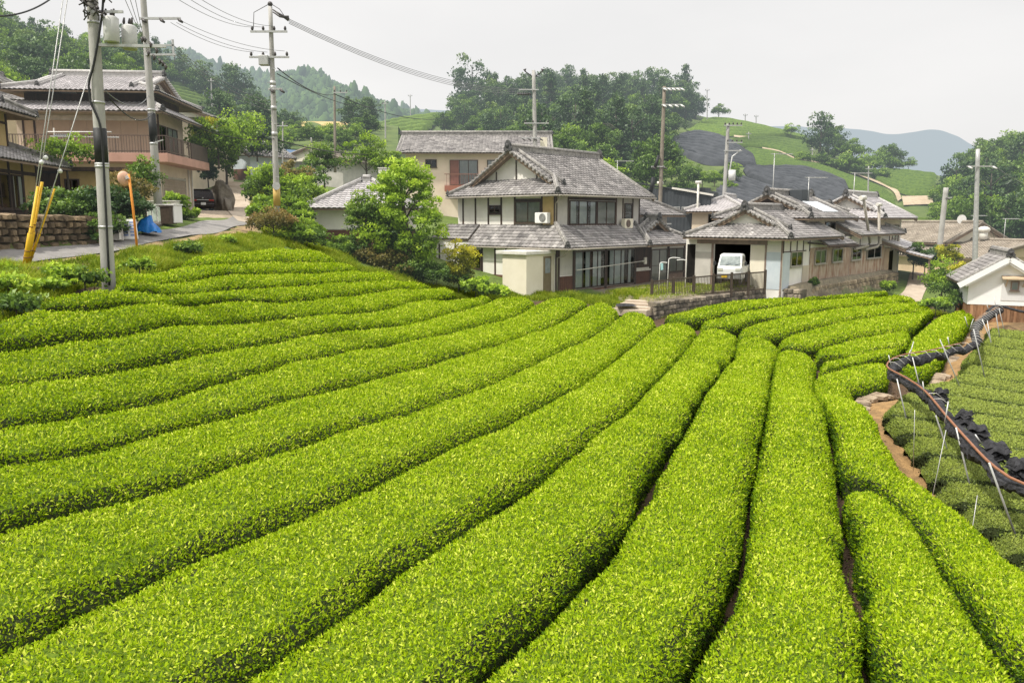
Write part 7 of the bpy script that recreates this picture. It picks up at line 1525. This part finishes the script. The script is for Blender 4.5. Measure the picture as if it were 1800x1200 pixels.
for k, (u, v, Y, H_, rx, m_, lab) in enumerate(((455, 365, 50, 2.0, 1.1, ml_g, 'rounded hedge at the bend of the concrete lane'), (475, 362, 48, 2.3, 1.2, ml_l, 'bright hedge behind the yellow foot guard'), (510, 350, 52, 2.4, 1.2, ml_r, 'olive brown bush right of the many armed pole'), (530, 368, 50, 1.9, 1.3, ml_l, 'yellow green bush on the bank above the white shed'), (505, 385, 47, 1.8, 1.2, ml_l, 'bright green shrub on the bank below the pole'), (570, 330, 58, 3.0, 1.6, ml_g, 'feathery green shrub in front of the cream barn'), (545, 345, 55, 2.0, 1.3, ml_g, 'green shrub on the bank below the cream barn'), (645, 322, 60, 3.4, 1.5, ml_l, 'bright tree behind the white rendered block'), (685, 318, 60, 2.2, 1.4, ml_l, 'bright shrub right of the white rendered block'), (530, 402, 46, 1.4, .8, ml_l, 'yellow green shrub left of the white shed roof'), (470, 395, 43, 1.4, 1.0, ml_l, 'low bright shrub between the road and the russet bush'))):
    near('shrub', lab, 'shrub', u, v, Y, H_, rx, H_ * .52, m_, 560 + k, 3000, .16)
for k, (u, v, Y, H_, rx, m_, lab) in enumerate(((384, 282, 58, 2.9, 1.8, ml_l, 'yellow green tree beside the balcony house, above the rock'), (365, 262, 60, 2.2, 1.3, ml_y, 'golden tree top beside the balcony house'), (398, 310, 60, 3.4, 1.1, ml_l, 'hanging bright shrub over the rock outcrop'), (418, 268, 66, 3.2, 2.2, ml_l, 'pale green tree behind the rock outcrop'), (452, 272, 70, 2.6, 1.9, ml_d, 'dark clipped pine above the white garden wall'), (366, 316, 60.5, 1.9, .8, ml_d, 'dark shrub in the shade beside the garage'))):
    near('garden_tree', lab, 'tree', u, v, Y, H_, rx, H_ * .5, m_, 580 + k, 3400, .2, 'round', True)
for k, (u, v, Y, H_, rx, m_, lab) in enumerate(((120, 318, 37, 2.3, 1.3, ml_l, 'flowering green shrub in front of the beige balcony house'), (92, 392, 30, 1.2, .9, ml_g, 'dark shrub on top of the rough stone wall, nearest the house'), (118, 408, 29.3, 1.3, .9, ml_g, 'white flowered shrub hanging over the rough stone wall'), (150, 412, 29.3, 1.5, .9, ml_g, 'leafy shrub behind the yellow guards'), (168, 405, 29.8, 1.7, .9, ml_d, 'dark leafy shrub left of the thickest pole'), (215, 402, 30.6, 1.7, 1.0, ml_d, 'dark shrub right of the thickest pole'), (222, 372, 32.5, 1.5, .9, ml_r, 'olive shrub behind the road mirror'), (255, 358, 35, 1.9, .9, ml_g, 'green shrub right of the road mirror'), (312, 380, 37.5, 1.0, .6, ml_l, 'lime green bush in the raised roadside garden'), (322, 389, 37.5, .6, .6, ml_l, 'low flowering bush on the grey block wall'), (180, 425, 28.9, 1.0, .8, ml_g, 'shrub at the road edge below the annexe'), (140, 432, 28.2, .8, .7, ml_g, 'weeds hanging on the rough stone wall'), (234, 395, 31.5, 1.2, .7, ml_d, 'dark bush behind the leaning boards'))):
    o = near('shrub', lab, 'shrub', u, v, Y, H_, rx, H_ * .55, m_, 600 + k, 2600, .12)
rngf = np.random.default_rng(5)
for k, (u, v, Y, H_, rx, m_, lab) in enumerate(((1655, 528, 52, 2.6, 1.3, ml_l, 'bright bushy tree left of the white storehouse'), (1680, 535, 50, 1.7, 1.2, ml_g, 'green shrub touching the storehouse wall'), (1690, 545, 48, 1.1, .9, ml_g, 'dark low shrub at the storehouse corner'), (1625, 480, 62, 1.8, 1.2, ml_d, 'clipped dark garden pine at the end of the rusty shed'), (1605, 478, 62, 2.4, .8, ml_g, 'upright green garden shrub by the shed posts'), (1640, 470, 64, 1.5, 1.0, ml_d, 'low cloud pruned shrub in front of the open store'), (1665, 478, 60, 2.2, .9, ml_y, 'yellow leaved shrub in front of the open store'), (1690, 492, 56, 1.3, 1.0, ml_y, 'low golden shrub behind the storehouse roof'), (1645, 545, 48, .7, .8, ml_l, 'low weeds at the turn of the pale road'), (1560, 514, 56, .8, .6, ml_l, 'weeds growing at the foot of the masonry wall'), (1430, 506, 49, .6, .25, ml_g, 'narrow plant growing on the tan stone wall'))):
    near('shrub', lab, 'shrub', u, v, Y, H_, rx, H_ * .55, m_, 640 + k, 2800, .15)
RRA = np.array([at(u, v, Y) for u, v, Y in ((1560, 520, 53), (1590, 505, 58), (1600, 490, 66), (1612, 480, 78))]); RRB = np.array([at(u, v, Y) for u, v, Y in ((1625, 537, 51), (1622, 518, 56), (1640, 500, 64), (1665, 488, 76))])
road_strip('lane', RRA, RRB, m_conc, .05, .5)
# ------------------------------------------------------------------ grass
m_grass = leafmat('grass_blade', [(0, (.03, .06, .008)), (.35, (.15, .24, .015)), (.65, (.34, .42, .03)), (.85, (.48, .48, .06)), (1, (.58, .48, .16))], trans=.4, rough=.6, nscale=.8, namp=.22)
def grass(name, polypx, n, hmin, hmax, w, label, off=0., fn=None, seed=1, mask=None):
    rng = np.random.default_rng(seed); P_ = hits(polypx, off, Hup)[:, :2] if not isinstance(polypx, np.ndarray) else polypx; lo, hi = P_.min(0), P_.max(0); pts = np.empty((0, 2))
    while len(pts) < n:
        c = rng.uniform(lo, hi, (n * 3, 2)); c = c[inpoly(c[:, 0], c[:, 1], P_)]
        if mask is not None: c = c[mask(c[:, 0], c[:, 1])]
        pts = np.vstack([pts, c])
    pts = pts[:n]; z = (fn or H)(pts[:, 0], pts[:, 1]); cl = .5 + .5 * np.sin(pts[:, 0] * 2.1 + 1.3 * np.sin(pts[:, 1] * 1.7)) * np.cos(pts[:, 1] * 2.6)
    h = rng.uniform(hmin, hmax, n) * (.5 + .8 * cl); B = np.c_[pts, z - .03]; a = rng.uniform(0, 6.283, n); lean = rng.normal(size=(n, 2)) * .4 * h[:, None]
    T = B + np.c_[lean, h]; s = np.c_[np.cos(a), np.sin(a), np.zeros(n)] * (w * rng.uniform(.6, 1.4, n))[:, None]; Mi = B * .45 + T * .55 + np.c_[-lean * .18, h * .06]
    V = np.stack([B - s * .6, B + s * .6, Mi + s * .7, T, Mi - s * .7], 1).reshape(-1, 3); i0 = np.arange(n) * 5
    Fq = np.vstack([np.stack([i0, i0 + 1, i0 + 2, i0 + 4], 1), np.stack([i0 + 4, i0 + 2, i0 + 3, i0 + 3], 1)]); Fq = Fq[:n]; t3 = np.stack([i0 + 4, i0 + 2, i0 + 3], 1)
    V2 = np.vstack([V]); me = mesh_np(name, V2, np.vstack([Fq, np.stack([i0 + 4, i0 + 2, i0 + 3, i0 + 3], 1)[:0]]) if False else Fq, [m_grass], attrs={'tint': np.repeat(np.clip(.42 + .2 * cl + rng.normal(size=n) * .15, 0, 1), 5)})
    bm = bmesh_tri(me, t3); tag(me, label, 'grass', None, 'stuff'); return me
def bmesh_tri(o, t3):
    me = o.data; nl, npol = len(me.loops), len(me.polygons); lv = np.empty(nl, np.int32); me.loops.foreach_get('vertex_index', lv); ls = np.empty(npol, np.int32); me.polygons.foreach_get('loop_start', ls)
    me.loops.add(t3.size); me.loops.foreach_set('vertex_index', np.r_[lv, t3.ravel()].astype(np.int32)); me.polygons.add(len(t3)); me.polygons.foreach_set('loop_start', np.r_[ls, nl + np.arange(len(t3)) * 3].astype(np.int32)); me.update(calc_edges=True)
offroad = lambda x, y: ~inpoly(x, y, RP[:, :2])
grass('verge_grass', [(-60,640),(-60,495),(40,470),(100,462),(205,450),(262,439),(330,429),(400,419),(450,412),(478,418),(500,440),(430,455),(330,470),(206,500),(120,522),(60,548),(0,575)], 76000, .10, .34, .012, 'rough yellow green grass on the bank between road and tea field', seed=3, mask=offroad)
grass('rear_grass', [(455,400),(560,432),(640,470),(760,505),(880,512),(1000,518),(1140,522),(1120,545),(1000,530),(900,528),(760,520),(640,480),(470,425)], 52000, .10, .36, .014, 'green grass strip between tea field and farmhouse', seed=4)
grass('yard_grass', np.array([plane_hit(u, v, -4.2)[:2] for u, v in [(1020,515),(1140,503),(1250,497),(1335,498),(1345,512),(1250,521),(1150,528),(1060,530)]]), 26000, .05, .2, .012, 'patchy yard grass behind the metal fence', seed=5)
grass('bank_grass', [(455,398),(440,370),(440,330),(470,330),(560,340),(560,420)], 22000, .15, .5, .02, 'tall grass on the bank below the cream barn', seed=6)
grass('lane_grass', [(1565,522),(1622,540),(1700,560),(1760,556),(1840,560),(1840,590),(1735,566),(1700,575),(1640,556)], 14000, .08, .3, .014, 'low grass round the storehouse', seed=7, fn=H)
grass('furrow_grass', [(690,735),(740,705),(800,690),(850,668),(800,700),(740,728)], 3500, .15, .35, .01, 'tall grass filling a wide gap between two tea hedges', seed=8)
for k, (u, v, Y, s) in enumerate(((30, 560, 17.5, 1.0), (15, 525, 18.5, 1.1), (110, 500, 20, .9), (150, 505, 20.2, .9), (95, 515, 19.3, .7), (245, 478, 24.5, .8), (330, 450, 29, .9), (400, 432, 33, .8), (8, 500, 20, .9))):
    near('weed_clump', ('broad leaved weed clump at the left edge of the bank', 'tall dark weed clump at the left edge', 'broad leaved weed in the bank grass left of the thickest pole', 'weed clump close to the foot of the thickest pole', 'small weed in the middle of the bank grass', 'weed clump right of the thickest pole', 'weeds below the road mirror', 'leafy weeds near the road end of the bank', 'weeds by the road kerb at the left edge')[k], 'weed', u, v, Y, .55 * s, .5 * s, .3 * s, ml_l if k % 3 else ml_g, 700 + k, 700, .11, base_t=.42)
# stray young shoots of a lighter colour on the hedges are part of the leaf colours; a fallen log lies by the guy wires
q = MB(); q.tube([(-1.3, 0, 0), (-.5, .05, .03), (.5, 0, 0), (1.2, .08, .02)], [.13, .15, .14, .10], 10); o = q.build('log', m_bark, None); o.location = tuple(at(15, 478, 20.6)); o.rotation_euler = (0, 0, .1); tag(o, 'fallen log lying at the road edge beside the yellow guards', 'log')
q = MB(); 
for i in range(4): q.box(-1.0 + i * .05, -1.2 + i * .6, -.3 - .12 * (3 - i) * 0, 1.0, -.62 + i * .6, .02 + .1 * i)
o = q.build('steps', m_conc, None); o.location = tuple(at(1118, 541, 42.5)); o.rotation_euler = (0, 0, -.5); tag(o, 'pale concrete steps at the left end of the metal fence', 'steps')
q = MB(); q.add([(-.5, -.5, 0), (.6, -.45, .02), (.5, .4, .04), (-.4, .5, .03), (0, 0, .12)], [(0, 1, 4), (1, 2, 4), (2, 3, 4), (3, 0, 4)]); o = q.build('black_sheet', m_net, None); o.location = tuple(at(1098, 540, 42) + np.array([0, 0, .1])); tag(o, 'folded black sheet lying beside the concrete steps', 'sheet')

# leaf litter, clippings and small weeds on the soil of the furrows
rng = np.random.default_rng(21); pl = rng.uniform([-12, 6.2], [16, 34], (90000, 2)); pl = pl[inpoly(pl[:, 0], pl[:, 1], FP)]; dl = np.hypot(pl[:, 0], pl[:, 1]); pl = pl[rng.random(len(pl)) < np.clip(14 / dl, 0, 1)]
zl = H(pl[:, 0], pl[:, 1]) + rng.uniform(.005, .03, len(pl)); up3 = np.tile([0, 0, 1.], (len(pl), 1)); tl_ = np.where(rng.random(len(pl)) < .22, rng.uniform(.75, 1, len(pl)), rng.uniform(0, .6, len(pl)))
Vl, Fl, Tl = leaves_on(np.c_[pl, zl], up3, rng.uniform(.04, .10, len(pl)), tl_, rng, flat=2.2, W=.5)
ml_lit = leafmat('leaf_litter', [(0, (.035, .022, .014)), (.35, (.12, .075, .04)), (.65, (.30, .20, .10)), (.78, (.10, .14, .02)), (1, (.20, .27, .03))], trans=.1, rough=.9, nscale=1.5, namp=.05)
o = mesh_np('leaf_litter', Vl, Fl, [ml_lit], attrs={'tint': Tl}); tag(o, 'dry leaves and clippings lying on the soil between the tea hedges', 'leaf litter', None, 'stuff')
